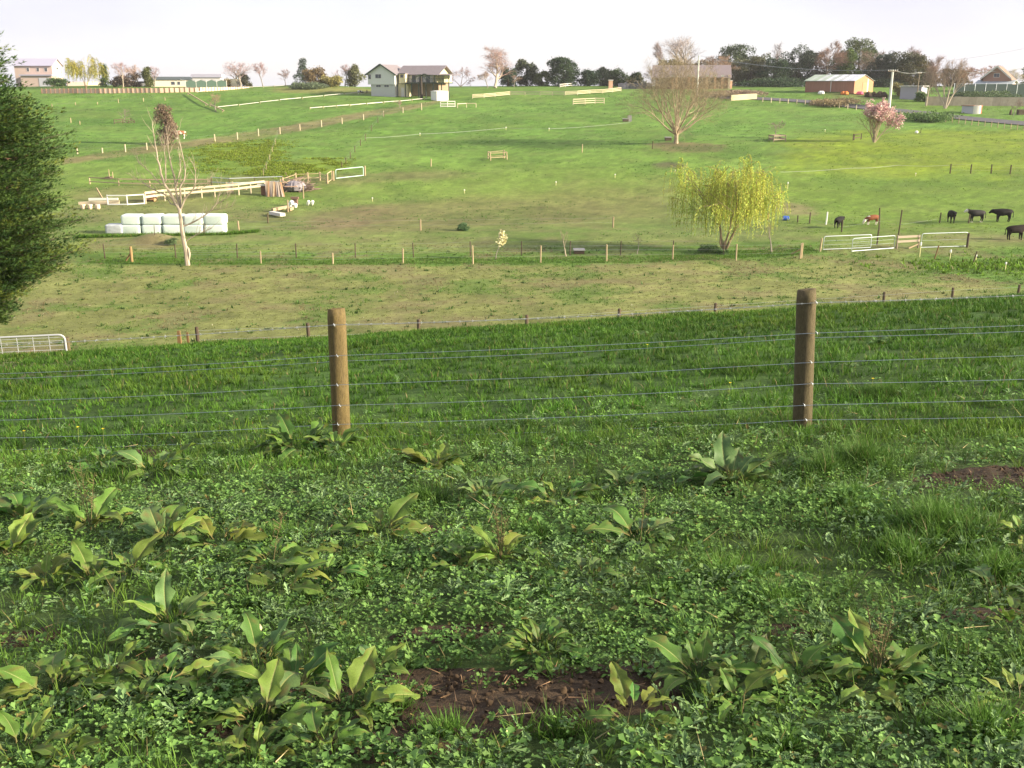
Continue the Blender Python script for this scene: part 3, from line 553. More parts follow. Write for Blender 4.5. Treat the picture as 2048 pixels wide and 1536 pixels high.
fence('cow_fence', 'uneven posts between the blue drum and the standing cattle', [(1595, 445, 14), (1619, 447, 22), (1683, 464, 24), (1758, 462, 46), (1797, 470, 50), (1879, 446, 21), (1937, 447, 18)], DARKP, .06, (.42,), WIREF, lean=.05)
for px, row, hh, m, nm, lb in [(142, 246, 10, PALE, 'fence_post', 'pale lone post in the upper left field, the taller of two'), (160, 249, 7, PALE, 'fence_post', 'short pale lone post right of the taller one, upper left field'),
    (1652, 449, 25, WHITEP, 'fence_post', 'white-faced post left of the small black calf'), (862, 333, 15, PALE, 'fence_post', 'single pale post alone on the green hillside, left of centre'), (1164, 305, 16, PALE, 'fence_post', 'single post on the hillside left of the big bare tree'),
    (1305, 298, 16, WOOD, 'fence_post', 'leaning-braced post just left of the big bare tree'), (561, 376, 18, PALE, 'fence_post', 'post in the scrap heap below the yard, upper one'), (607, 397, 26, PALE, 'fence_post', 'brown post left of the pair of white drums'), 
    (536, 446, 20, WOOD, 'fence_post', 'dark post beside the white boards at the edge of the bare earth'), (1535, 440, 14, RUST, 'fence_post', 'reddish stump post behind the right side of the yellow willow'), (576, 424, 24, PALE, 'fence_post', 'post between the boards and the junk heap')]:
    p = ground_at(px, row); o = link(nm, unit_post(m), None, None, p, (.02, .03, 0), (.07, .07, hh * mpp(p))); tag(o, lb, 'fence post')
for px, Y, hh, r, lb in [(363, 30.5, .98, .055, 'short square orange post behind the left crest, the wider of two'), (380, 30.8, .96, .035, 'thin orange post beside the wider one behind the left crest')]:
    p = at_depth(px, Y); o = MB().box(-r, r, -r*.7, r*.7, -.2, hh - .12).box(-r*.8, r*.8, -r*.5, r*.5, hh - .118, hh).build('orange_post', RUST); o.location = p; tag(o, lb, 'post')
# white electric-fence standards, each a pigtail rod
def standard(px, row, hh, lb, m=WHITEP, top=True):
    p = ground_at(px, row); s = mpp(p); t = thing('fence_standard', lb, 'fence standard', p); H0 = hh * s
    MB().tube([(0, 0, -.2), (0, 0, H0 * .8)], .018 + .00012 * p.y, 5).build('rod', m if not top else mat('yellow_rod', (.62, .58, .28), rough=.6), t)
    MB().lathe([(.02, H0 * .72), (.045 + .0002 * p.y, H0 * .78), (.05 + .0002 * p.y, H0 * .95), (.02, H0)], 7).build('cap', WHITEP, t)
for px, row, hh, lb in [(745, 403, 8, 'white standard at the top edge of the bare earth, left of centre'), (929, 387, 8, 'white standard on the middle slope, centre left'), (1112, 371, 8, 'white standard on the middle slope, near the centre'), (1230, 356, 8, 'white standard left of the dirt mound'),
    (1350, 346, 7, 'white standard just below the dirt mound'), (1383, 366, 12, 'large white standard at the left edge of the yellow willow'), (1575, 378, 14, 'white standard right of the yellow willow'), (840, 272, 6, 'white standard on the upper slope under the house'),
    (1012, 260, 6, 'white standard on the upper slope, centre'), (1098, 262, 6, 'white standard on the upper slope, right of centre'), (1839, 514, 30, 'white-capped standard in front of the timber hurdle'), (1899, 524, 25, 'yellow standard between the timber hurdle and the valley edge'),
    (1951, 525, 16, 'white standard beside the leaning post at right'), (2010, 542, 18, 'white-topped standard nearest the right edge'), (1650, 264, 5, 'white standard left of the pink magnolia'), (1831, 352, 6, 'white standard on the tape line at right')]: standard(px, row, hh, lb)
for px, row, hh, lb in [(1869, 518, 28, 'reddish leaning stake below the valley gate'), (1945, 530, 28, 'grey leaning stake beside the white standard, right')]:
    p = ground_at(px, row); o = link('leaning_stake', unit_post(RUST if px < 1900 else WOOD), None, None, p, (-.05, .22, 0), (.05, .05, hh * mpp(p))); tag(o, lb, 'stake')
def tape(lb, pts, hh, w=.05, m=WHITEP, name='electric_tape'):
    P3 = [ground_at(a, b) for a, b in pts]; fine = []
    for a, b in zip(P3[:-1], P3[1:]):
        for k in range(12):
            q = a.lerp(b, k / 12); fine.append(Vector((q.x, q.y, h(q.x, q.y) + hh - .1 * math.sin(math.pi * k / 12))))
    fine.append(P3[-1] + Vector((0, 0, hh))); b = P3[0]; m_ = MB()
    for a, c in zip(fine[:-1], fine[1:]): m_.beam(a, c, .012, w)
    o = m_.build(name, m, None, b); o.location = b; tag(o, lb, 'fence tape')
tape('white electric tape stretched across the right slope below the magnolia', [(1560, 357), (1700, 349), (1795, 343), (1896, 343)], .75, .022, WIREF)
tape('faint white tape crossing the hillside below the farmhouse', [(730, 284), (840, 276), (1012, 263), (1098, 265), (1260, 252)], .6, .022, WIREF)
# long pale timber rails lying along the upper fields
def ground_rail(lb, pts, hh, w, m=WHITE):
    P3 = [ground_at(a, b) for a, b in pts]; t = thing('white_rail', lb, 'rail fence', P3[0])
    for a, b in zip(P3[:-1], P3[1:]):
        n = max(3, int((b - a).length / 9)); 
        for k in range(n):
            p = a.lerp(b, k / n); q = a.lerp(b, (k + .93) / n); p.z = h(p.x, p.y); q.z = h(q.x, q.y); z = random.uniform(-.05, .05)
            MB().beam(p + Vector((0, 0, hh + z)), q + Vector((0, 0, hh)), .06, w * random.uniform(.7, 1.2)).build('rail', m, t, P3[0])
            link('post', unit_post(PALE), None, t, p - P3[0], None, (.06, .06, hh + .12))
ground_rail('long white rail fence from the dry sapling up to the black and white cattle', [(436, 217), (560, 203), (690, 190), (780, 184)], .35, .09)
ground_rail('long white rail fence ending at the white shed', [(620, 219), (700, 213), (800, 205), (872, 198)], .35, .11)
ground_rail('low white rail from the retaining wall along the ridge', [(395, 186), (440, 180), (505, 176), (570, 173)], .3, .08)
# pale diagonal pole line left of the dry sapling
for (a, b), (c, d), lb in [((376, 190), (416, 214), 'long pale pole lying aslant from the wall to the dry sapling'), ((420, 214), (448, 226), 'shorter pale pole below the dry sapling')]:
    p = ground_at(a, b); q = ground_at(c, d); o = MB().beam(Vector((0, 0, .5)), q - p + Vector((0, 0, .45)), .16, .22).build('timber_pole', PALE); o.location = p; tag(o, lb, 'pole')
    MB().beam((0, 0, -.1), (0, 0, .45), .12).build('leg', PALE, o); v = (q - p) * .9; MB().beam(v + Vector((0, 0, -.2)), v + Vector((0, 0, .42)), .12).build('leg', PALE, o)
# ------------------------------------------------------------------ gates
def pipe_gate(name, lb, L, R_, hh, bars=(.25, .5), stays=(), m=GALV, r=.024, round_end='left', mesh_n=0, zoff=.08):
    t = thing(name, lb, 'gate', L); d = R_ - L; u = d.normalized(); ln = d.length; c = .16
    P_ = lambda s, z: u * s + Vector((0, 0, z + zoff)); pts = []
    arc = lambda cx, cz, a0, a1: [P_(cx + c * math.cos(a0 + (a1 - a0) * k / 4), cz + c * math.sin(a0 + (a1 - a0) * k / 4)) for k in range(5)]
    pts = [P_(0, c)] if False else []
    pts += arc(c, hh - c, math.pi, math.pi / 2) + arc(ln - c, hh - c, math.pi / 2, 0) + arc(ln - c, c * .6, 0, -math.pi / 2)[:1] + [P_(ln, .0), P_(0, .0), P_(0, hh - c)]
    MB().tube(pts, r, 6, False).build('frame', m, t)
    for b in bars: MB().tube([P_(.02, hh * b), P_(ln - .02, hh * b)], r * .30, 4).build('bar', m, t)
    for s in stays: MB().tube([P_(ln * s, .0), P_(ln * s, hh - .01)], r * .34, 4).build('stay', m, t)
    return t
p = ground_at(1646, 501); q = ground_at(1741, 497); s = mpp(p); pipe_gate('field_gate', 'left of the galvanised pipe gates in the valley, overlapping its neighbour', p, q, 26 * s, (.35, .65))
p = ground_at(1700, 503); q = ground_at(1788, 498); pipe_gate('field_gate', 'middle galvanised pipe gate in the valley, overlapped by its neighbour', p + Vector((0, -.35, 0)), q, 25 * s, (.4, .7))
p = ground_at(1841, 497); q = ground_at(1933, 494); pipe_gate('field_gate', 'right galvanised pipe gate in the valley, hung on a dark post', p, q, 28 * s, (.5,), ())
for px, row, hh, m, r, lb in [(1640, 503, 27, PALE, .07, 'leaning grey gate post at the left end of the valley gates'), (1934, 495, 29, DARKP, .09, 'dark gate post at the right end of the valley gates'), (1754, 490, 30, DARKP, .06, 'dark crooked post with insulators behind the middle valley gate')]:
    p = ground_at(px, row); o = link('gate_post', unit_post(m), None, None, p, (0, .06 if px < 1700 else .0, 0), (r, r, hh * mpp(p))); tag(o, lb, 'gate post')
for px, row, lb in [(1628, 475, 'white insulator left of the gates, upper one'), ]: pass
def hurdle():
    a = ground_at(1793, 498); b = ground_at(1836, 496); s = mpp(a); t = thing('timber_hurdle', 'two-rail timber hurdle between the middle and right valley gates', 'hurdle', a); v = b - a
    for k in (0, 1): link('post', unit_post(mat('grey_timber', (.26, .21, .15), rough=.9)), None, t, v * k, (0, 0, 0), (.07, .07, 27 * s))
    for z in (24, 15): MB().beam(v * -.02 + Vector((0, -.09, z * s)), v * 1.02 + Vector((0, -.09, (z + .5) * s)), .05, .16).build('rail', mat('grey_rail', (.40, .33, .25), rough=.85), t)
    MB().beam(v * .52 + Vector((0, -.2, .05)), v * .98 + Vector((0, -.12, 9 * s)), .07, .09).build('brace', PALE, t)
hurdle()
p = at_depth(-120, 27.5); q = at_depth(136, 27.8); hh = .60                                     # gate behind the crest, left edge
p.z += .0; q.z += .02
t = pipe_gate('mesh_gate', 'white pipe gate with wire mesh at the left edge behind the crest', p, q, hh + .12, (.2, .4, .58, .76, .9), [k / 8 for k in range(1, 8)] , mat('gate_pipe', (.42, .44, .45), rough=.45), .026)
p2 = at_depth(139, 27.9); o = link('gate_post', unit_post(WOOD), None, None, p2, (0, 0, 0), (.09, .09, .74)); tag(o, 'brown gate post at the end of the left mesh gate', 'gate post')
p = ground_at(672, 358); q = ground_at(727, 352); pipe_gate('field_gate', 'pale green pipe gate at the far end of the stock yard', p, q, 17 * mpp(p), (), (), mat('pale_green_pipe', (.45, .62, .55), rough=.5), .05)
p = ground_at(655, 366); q = ground_at(664, 360); pipe_gate('small_gate', 'small half-open gate beside the pale green gate', p, q, 17 * mpp(p), (), (), PALE, .05)
for px, row, lb in [(730, 351, 'pale post at the hinge of the pale green gate'), (667, 361, 'pale post between the small gate and the pale green gate'), (655, 367, 'pale post at the corner of the stock yard')]:
    p = ground_at(px, row); o = link('gate_post', unit_post(PALE), None, None, p, (.02, .02, 0), (.11, .11, 19 * mpp(p))); tag(o, lb, 'gate post')
# ------------------------------------------------------------------ stock yard on the left
def rails(name, lb, pts, hs, m, w=.14, posts=True, pm=None, cat='rail fence', seg=True, r=.07, ph=None):
    """pts: photo spots of post feet; hs: rail heights in photo pixels"""
    P3 = [ground_at(a, b) for a, b in pts]; t = thing(name, lb, cat, P3[0]); b0 = P3[0]
    for i, p in enumerate(P3):
        s = mpp(p)
        if posts: link('post', unit_post(pm or m), None, t, p - b0, None, (r, r, (ph or max(hs) * 1.06) * s))
        if i + 1 < len(P3):
            q = P3[i + 1]; sq = mpp(q)
            for z in hs: MB().beam(p + Vector((0, -.08, z * s)), q + Vector((0, -.08, z * sq)), .05, w).build('rail', m, t, b0)
    return t
rails('yard_fence', 'sunlit two-rail yard fence rising to the plank stack', [(292, 407), (330, 402), (370, 399), (404, 396), (430, 394), (478, 390), (502, 387), (530, 384)], (13, 21), CREAM, .22)
rails('yard_fence', 'faded low rail fence at the back left of the stock yard', [(180, 368), (238, 371), (300, 372), (355, 372), (420, 372)], (5, 13), mat('faded_rail', (.40, .30, .20), rough=.85, rand=.1), .10)
rails('yard_fence', 'grey pipe rail fence at the back right of the stock yard', [(424, 372), (460, 374), (510, 372), (566, 370)], (8, 17), GALV, .07, True, WOOD)
rails('yard_fence', 'row of stout pale posts leading to the pale green gate', [(566, 372), (592, 363), (616, 362), (640, 361), (655, 366)], (6, 14), PALE, .06, True, PALE, r=.10, ph=17)
rails('yard_fence', 'low white pipe barrier at the left end of the stock yard', [(216, 410), (255, 410), (289, 408)], (1.5, 19), mat('white_pipe', (.66, .68, .68)), .10, True, WHITE)
def yard_bits():
    def junk(name, lb, cat, px, row, build, m):
        p = ground_at(px, row); b = MB(); build(b, mpp(p)); o = b.build(name, m); o.location = p; tag(o, lb, cat); return o
    LOG = mat('cut_log', (.62, .49, .35), rough=.85, rand=.1)
    for i, (px, lb) in enumerate([(167, 'first pale log block under the fallen beam at far left of the yard'), (181, 'second pale log block under the fallen beam'), (196, 'third pale log block, right end of the fallen beam')]):
        junk('log_block', lb, 'log', px, 418, lambda b, s: b.lathe([(.9*5*s*.9, 0), (5*s, .1), (5*s, 8*s), (4.4*s, 9.2*s)], 9), LOG)
    junk('fallen_beam', 'long pale beam lying on the log blocks', 'beam', 158, 409, lambda b, s: b.beam((0, 0, 2*s), (78*s, .4, 4*s), .34, .30), CREAM)
    junk('white_beam', 'bright white beam lying behind the fallen beam', 'beam', 178, 401, lambda b, s: b.beam((0, 0, 2*s), (56*s, .3, 1.6*s), .3, .28), WHITE)
    junk('leaning_pole', 'thin pole leaning up at the left end of the yard', 'pole', 205, 397, lambda b, s: b.beam((0, 0, 0), (-11*s, .1, 21*s), .12), PALE)
    junk('feed_trough', 'pale trough with rusty panels inside the yard fence', 'trough', 300, 402, lambda b, s: b.box(-9*s, 12*s, -.5, .5, 3*s, 14*s).box(-8*s, -7*s, -.4, .4, 0, 3*s).box(10*s, 11*s, -.4, .4, 0, 3*s), mat('rusty_panel', (.50, .36, .20), rough=.8, noise=[(1.2, .8)], col2=(.38, .15, .05)))
    junk('timber_crate', 'upright pale crate frame inside the yard, left of the plank stack', 'crate', 462, 386, lambda b, s: b.box(-7*s, -5*s, -.4, -.3, 0, 22*s).box(5*s, 7*s, -.4, -.3, 0, 23*s).box(-7*s, 7*s, -.36, -.3, 2*s, 6*s).box(-7*s, 7*s, -.36, -.3, 9*s, 14*s).box(-7*s, 7*s, -.36, -.3, 17*s, 20*s), CREAM)
    junk('board_pile', 'reddish and pale boards piled flat behind the yard fence', 'board pile', 400, 388, lambda b, s: [b.box(-28*s + k*3, 20*s + k*2, -.6 + .3*k, -.4 + .3*k, (4 + 2.2*k)*s, (5.6 + 2.2*k)*s) for k in range(5)], mat('pinkish_board', (.50, .34, .25), rough=.85))
    p = ground_at(548, 392); s = mpp(p); t = thing('plank_stack', 'stack of grey and brown planks leaning on the end of the yard', 'plank stack', p)
    MB().box(-28*s, 14*s, .55, .95, -.1, 20*s).build('back_board', mat('red_brown_board', (.20, .105, .065), rough=.9), t)
    MB().box(-34*s, 12*s, .40, .52, 19*s, 23*s).build('top_board', WHITE, t)
    PL = [mat('grey_plank', (.30, .25, .21), rough=.85), mat('brown_plank', (.30, .18, .10), rough=.85), PALE]
    for k, (x0, x1) in enumerate([(-17, -13), (-14, -11), (-11, -9), (-8, -5), (-4, -3), (-1, 1), (1, 5), (4, 9), (7, 13), (10, 17), (13, 22), (11, 20)]):
        MB().beam((x0*s, .5, (29 - .3*k) * s), (x1*s, -.35 - .08*(k % 3), -.1), .16, .07).build('plank', PL[(k*2 + k//4) % 3], t)
    p = ground_at(592, 381); s = mpp(p); t = thing('brush_heap', 'heap of dry brushwood right of the plank stack', 'brushwood', p); b = MB(); rr = random.Random(4)
    for k in range(90):
        a = rr.uniform(-24, 28) * s; z = rr.uniform(.1, 1.5) * (1 - abs(a) / (34 * s)); v = Vector((rr.uniform(-1, 1), rr.uniform(-.5, .5), rr.uniform(-.35, .35))).normalized() * rr.uniform(.5, 1.4); c = Vector((a, rr.uniform(-1, 1), z)); b.beam(c - v, c + v, rr.uniform(.03, .08))
    b.build('sticks', mat('dry_sticks', (.23, .165, .13), rough=.9), t); b = MB()
    for k in range(5): a = rr.uniform(-10, 8) * s; b.lathe([(.3, -.1), (.8, .1), (.9, .5), (.5, .95), (.1, 1.1)], 8, (a, rr.uniform(-.8, .2), 0))
    b.build('grey_mound', mat('grey_scrub', (.22, .20, .215), rough=1, noise=[(5, .4)]), t)
    p = ground_at(584, 413); s = mpp(p); t = thing('junk_heap', 'small heap of scrap with white drums and a rusty sheet', 'scrap heap', p)
    MB().box(-3*s, 12*s, .2, .7, 14*s, 18*s).box(0, 9*s, .3, .9, 0, 14*s).build('rusty_sheet', mat('rusty_sheet', (.16, .10, .07), rough=.9), t)
    for x, z in ((-1, 4), (8, 3), (3, 9)): MB().lathe([(.05, 0), (.2, .03), (.24, .3), (.16, .42), (.06, .45)], 9, (x*s, -.3 - .05*z, (z - 4) * s)).build('drum', WHITEP, t)
    for px, lb in ((617, 'left one of two white tubs lying on the slope'), (625, 'right one of two white tubs lying on the slope')):
        p = ground_at(px, 411); s = mpp(p); t = thing('white_tub', lb, 'tub', p); MB().tube([(-1.2*s, 0, 2*s), (0, -.1, 5*s), (2.2*s, -.2, 9*s)], [2.6*s, 3*s, 2.7*s], 10).build('shell', WHITEP, t); MB().tube([(-1.7*s, .02, 1.0*s), (-1.2*s, .01, 2*s)], [2.4*s, 2.65*s], 10).build('rim', DARKP, t)
    for (a, b_), (c, d), w, lb in [((543, 430), (566, 436), .5, 'white board lying at the edge of the bare earth, lower one'), ((545, 424), (575, 420), .3, 'pinkish board lying above the white board'), ((577, 424), (584, 422), .4, 'small pale block beside the boards')]:
        p = ground_at(a, b_); q = ground_at(c, d); o = MB().beam(Vector((0, 0, .22)), q - p + Vector((0, 0, .3)), w, .28).build('fallen_board', WHITE if w > .4 else PALE); o.location = p; tag(o, lb, 'board')
    junk('cattle_mound', 'x', 'x', 10, 500, lambda b, s: b.box(0, .1, 0, .1, 0, .1), DARKP) if False else None
    p = ground_at(220, 357); s = mpp(p); o = MB().box(-8*s, 3*s, -.5, .5, -.1, 3*s).box(-7.2*s, 2.2*s, -.4, .4, 3*s, 3.6*s).build('water_trough', DARKP); o.location = p; tag(o, 'low dark trough by two stakes at far left above the yard', 'trough')
    for px, hh, lb in ((219, 17, 'thin pale stake left of its twin behind the dark trough'), (226, 12, 'thin pale stake right of its twin behind the dark trough')):
        p = ground_at(px, 356); o = link('stake', unit_post(PALE), None, None, p, (.05, .03, 0), (.05, .05, hh * mpp(p))); tag(o, lb, 'stake')
yard_bits()
# ------------------------------------------------------------------ wrapped bales
def bales():
    g = lambda v, e: math.copysign(abs(v) ** e, v); n, k = 28, 18; base = ground_at(350, 466); s = mpp(base)
    def bale_mesh(seed, dirty):
        rr = np.random.default_rng(seed); V = []; e = .24
        for a in range(k + 1):
            ph = -math.pi/2 + math.pi * a / k
            for b in range(n):
                th = 2*math.pi*b/n; x, y, z = g(math.cos(ph), e) * g(math.cos(th), e), g(math.cos(ph), e) * g(math.sin(th), e), g(math.sin(ph), e)
                w = 1 + .05 * (float(fbm(x*3 + seed*7, z*9 + y, 1, 3)) - .5); V.append((x*w, y*w, z*(1 + .03*(float(fbm(x*2 + seed, y*2, 1, 2)) - .5))))
        f = [(a*n+b, a*n+(b+1)%n, (a+1)*n+(b+1)%n, (a+1)*n+b) for a in range(k) for b in range(n)]
        me = MB().poly(V, f).mesh('wrapped_bale', True); me.materials.append(mat('stretch_wrap', (.66, .76, .70), rough=.32, spec=.5, noise=[(1.3, .30), (5, .10), (14, .06)], col2=(.50, .53, .44), bump=.03, stretch=(1, 1, 4)) if not dirty else mat('dirty_wrap', (.42, .46, .48), rough=.5, noise=[(2.5, .75)], col2=(.22, .23, .24))); return me
    ms = [bale_mesh(i, False) for i in range(4)]; xs = [(248, 288), (288.5, 329), (329.5, 371), (371.5, 412), (412.5, 454)]; nm = ['left end', 'second from the left', 'middle', 'fourth from the left', 'right end']
    for i, (a, b) in enumerate(xs):
        p = at_depth((a + b) / 2, base.y + .2); w = (b - a) * s / 2 - .01; z0 = h(p.x, p.y) - .04
        for j, (z, hh) in enumerate(((z0, 18.5 * s), (z0 + 18.3 * s, 19.5 * s))):
            o = link('wrapped_bale', ms[(i * 2 + j) % 4], None, None, (p.x + .04 * (j - .5), p.y + (.05 if j else 0), z + hh / 2), (random.uniform(-.02, .02), random.uniform(-.025, .025), random.uniform(-.05, .05)), (w, .62 * random.uniform(.95, 1.05), hh / 2 * random.uniform(.96, 1.01)))
            tag(o, f'{"upper" if j else "lower"} pale green wrapped bale at the {nm[i]} of the stack' if i in (0, 2, 4) else f'{"upper" if j else "lower"} pale green wrapped bale, {nm[i]} in the stack', 'bale', 'wrapped bales in the white stack')
    p = at_depth(232, base.y); o = link('wrapped_bale', bale_mesh(9, True), None, None, (p.x, p.y, h(p.x, p.y) + 8.7 * s), (0, 0, .1), (17 * s, .6, 9.2 * s)); tag(o, 'single low grey dirty bale at the left of the white stack', 'bale', 'wrapped bales in the white stack')
bales()
# ------------------------------------------------------------------ blue drum, troughs, pens
def drum():
    p = ground_at(1571, 441); s = mpp(p); t = thing('blue_drum', 'bright blue plastic drum lying beside the yellow willow', 'drum', p); r = 4.6 * s
    B = mat('blue_plastic', (.03, .10, .42), rough=.4, spec=.5)
    MB().tube([(-6*s, 0, r), (-5.5*s, 0, r), (-2*s, 0, r), (-1.8*s, 0, r), (2*s, 0, r), (2.2*s, 0, r), (5.5*s, 0, r), (6*s, 0, r)], [r*.9, r, r, r*1.05, r*1.05, r, r, r*.9], 14).build('shell', B, t)
    MB().tube([(6*s, 0, r), (6.25*s, 0, r)], [r*.82, r*.8], 14).build('lid', mat('pale_blue_lid', (.45, .55, .75), rough=.4), t)
drum()
def trough(px, row, w, hh, lb, m=DARKP):
    p = ground_at(px, row); s = mpp(p); t = thing('water_trough', lb, 'trough', p)
    MB().box(-w/2*s, w/2*s, -.45, .45, 0, hh*s*.8).build('tub', m, t); MB().box(-w/2*s - .05, w/2*s + .05, -.5, .5, hh*s*.8 + .002, hh*s).build('rim', mat('grey_concrete', (.30, .29, .28), rough=.9), t)
trough(1251, 243, 11, 6, 'dark water trough on the hillside left of the big bare tree'); trough(1336, 281, 12, 7, 'dark trough at the foot of the big bare tree')
trough(1158, 506, 20, 8, 'low dark trough beside the sapling in the valley strip')
o = ground_at(1259, 243); q = MB().box(-.35, .35, -.3, .3, 0, .95).box(-.28, .28, -.22, .22, .952, 1.1).build('concrete_block', mat('grey_concrete', (.30, .29, .28))); q.location = o; tag(q, 'small grey block at the right end of the hillside trough', 'block')
def pen(lb, spots, hs, m, rail=True, cat='pen', w=.08):
    P3 = [ground_at(a, b) for a, b in spots]; t = thing('tree_guard', lb, cat, P3[0])
    for p, hh in zip(P3, hs): link('post', unit_post(m), None, t, p - P3[0], (random.uniform(-.05, .05), random.uniform(-.05, .05), 0), (.075, .075, hh * mpp(p)))
    if rail:
        for a, b, ha, hb in zip(P3, P3[1:] + P3[:1], hs, hs[1:] + hs[:1]):
            for k in (.35, .9): MB().beam(a + Vector((0, 0, k * ha * mpp(a))), b + Vector((0, 0, k * hb * mpp(b))), w * .5, w).build('rail', m, t, P3[0])
pen('square of leaning pale posts around nothing on the hillside, centre', [(976, 318), (981, 321), (1014, 319), (1008, 317)], [15, 16, 15, 17], PALE, True)
pen('weathered timber pen on the hillside between the bare tree and the magnolia', [(1538, 280), (1547, 284), (1571, 283), (1560, 279)], [10, 13, 13, 10], mat('grey_timber', (.26, .21, .15)), True, w=.18)
pen('small dark pen of low stakes in the upper left field', [(229, 248), (246, 247), (257, 247), (269, 246), (262, 242)], [9, 8, 5, 6, 6], DARKP, True)
pen('low timber guard beside the pink magnolia', [(1706, 281), (1708, 280), (1722, 279)], [13, 12, 12], DARKP, True)
p = ground_at(1833, 266); q = MB().lathe([(.22, -.05), (.28, .1), (.24, .3), (.08, .38)], 9).build('white_bucket', WHITEP); q.location = p; tag(q, 'white bucket on the grass right of the magnolia', 'bucket')
p = ground_at(1841, 266); o = link('stake', unit_post(WOOD), None, None, p, (.05, .05, 0), (.06, .06, 9 * mpp(p))); tag(o, 'short stake beside the white bucket', 'stake')
rails('timber_pen', 'cream timber yard panels alone on the upper hillside', [(1146, 210), (1170, 209), (1190, 208), (1208, 208)], (3, 7, 11), CREAM, .16, cat='yard panel')
rails('pasture_gate', 'white mesh gate below the white shed', [(881, 214), (895, 214), (910, 214)], (1.5, 6, 11), WHITE, .16, cat='gate')
rails('pasture_gate', 'pale gate with an end post right of the mesh gate', [(915, 216), (933, 215), (952, 215)], (8,), CREAM, .14, cat='gate')
rails('rail_fence', 'long white post and rail fence curving along the upper paddock', [(945, 197), (968, 196), (990, 194), (1020, 191), (1050, 191), (1080, 191), (1105, 191), (1130, 191), (1155, 190), (1180, 188), (1205, 187), (1225, 185), (1242, 183)], (2.5, 5, 7.5), CREAM, .12)
rails('board_fence', 'pale boarded loading ramp right of the bare tree', [(1462, 202), (1478, 201), (1494, 200), (1513, 199)], (2.2, 4.8, 7.4, 10), mat('cream_board', (.48, .43, .27), rough=.8), .33, cat='loading ramp')
rails('low_fence', 'low white boards of a jump in front of the dark evergreens', [(1120, 175), (1131, 174), (1144, 173)], (2.5, 6), mat('white_board', (.55, .52, .47)), .16, cat='jump')

# ------------------------------------------------------------------ trees
BARK = mat('bark', (.13, .10, .075), rough=.95, noise=[(3, .35)], stretch=(4, 4, 1)); BARK_P = mat('pale_bark', (.46, .39, .30), rough=.9, noise=[(2.5, .8)], col2=(.25, .20, .15), stretch=(2, 2, 1))
BARK_D = mat('dark_bark', (.055, .045, .035), rough=.95); BARK_G = mat('grey_bark', (.25, .22, .18), rough=.9, noise=[(3, .3)])
m_leaf = mat('tree_leaf', attr='col', rough=.6, transl=.22, spec=.2); m_twig = mat('twig', attr='col', rough=.9, spec=.1)
def grow(seed, start, dirs, length, rad, levels, kids=(5, 5, 5), ang=(.5, .6, .7), ratio=(.62, .6, .55), up=(.10, .12, .05), wob=.12, first=.3):
    """branches as (points, radii, level)"""
    rr = random.Random(seed); out = []
    def br(p, d, L, r, lv):
        n = 6 if lv == 0 else 5 if lv == 1 else 4; pts = [p.copy()]; rs = [r]; d = d.normalized()
        for i in range(n):
            d = (d + Vector((rr.gauss(0, wob), rr.gauss(0, wob), rr.gauss(0, wob) + up[min(lv, len(up) - 1)]))).normalized(); p = p + d * (L / n); pts.append(p.copy()); rs.append(r * (1 - .82 * (i + 1) / n))
        out.append((pts, rs, lv))
        if lv + 1 < levels:
            k = kids[min(lv, len(kids) - 1)]; az = rr.uniform(0, 6.28)
            for j in range(k):
                t = first + (1 - first) * (j + rr.uniform(.2, .9)) / k if lv == 0 else .2 + .75 * (j + rr.random()) / k
                t = min(t, .97); i = min(int(t * n), n - 1); q = pts[i].lerp(pts[i + 1], t * n - i); dd = (pts[i + 1] - pts[i]).normalized(); az += 2.4 + rr.uniform(-.4, .4)
                o = dd.orthogonal().normalized(); o2 = dd.cross(o); side = o * math.cos(az) + o2 * math.sin(az); a = ang[min(lv, len(ang) - 1)] * rr.uniform(.75, 1.25)
                nd = dd * math.cos(a) + side * math.sin(a); br(q, nd, L * ratio[min(lv, len(ratio) - 1)] * (1.15 - .55 * t) * rr.uniform(.8, 1.15), rs[i] * .62 * (1 - .2 * rr.random()), lv + 1)
    for d in dirs: br(Vector(start) + Vector((d[0], d[1], 0)) * rad * .8, Vector(d), length * rr.uniform(.9, 1.1), rad, 0)
    return out
def limbs_mesh(brs, maxlv, sides=(7, 5, 4, 3), rmin=.008):
    b = MB()
    for pts, rs, lv in brs:
        if lv <= maxlv: b.tube(pts, [max(r, rmin) for r in rs], sides[min(lv, 3)], lv == 0)
    return b
STRIP = (np.array([(0, -.5, 0), (0, .5, 0), (1, 0, 0)]), [np.array([(0, 1, 2)])])
LEAFQ = (np.array([(0, 0, 0), (.45, -.5, .08), (1, 0, -.06), (.45, .5, .08)]), [np.array([(0, 1, 2, 3)])])
def tips(brs, lv0): return [(a, b) for pts, rs, lv in brs if lv >= lv0 for a, b in zip(pts[:-1], pts[1:])]
def twigs(brs, lv0, n, L, W, col, rr, spread=.9, upward=.25, jit=.25):
    sg = tips(brs, lv0); A = np.array([s[0] for s in sg]); B = np.array([s[1] for s in sg]); i = rr.integers(0, len(sg), n); t = rr.random(n)[:, None]; p = A[i] * (1 - t) + B[i] * t
    d = B[i] - A[i]; d /= np.linalg.norm(d, axis=1)[:, None] + 1e-9; d = d + rr.normal(0, spread, (n, 3)) + np.array([0, 0, upward]); d /= np.linalg.norm(d, axis=1)[:, None]
    l = L * (.5 + rr.random(n)); c = np.array(col) * (1 - jit + 2 * jit * rr.random(n))[:, None]
    return scatter(*STRIP, p, np.arctan2(d[:, 1], d[:, 0]), np.arcsin(np.clip(d[:, 2], -1, 1)), rr.random(n) * 6.28, np.stack([l, np.full(n, W), l], 1), c)
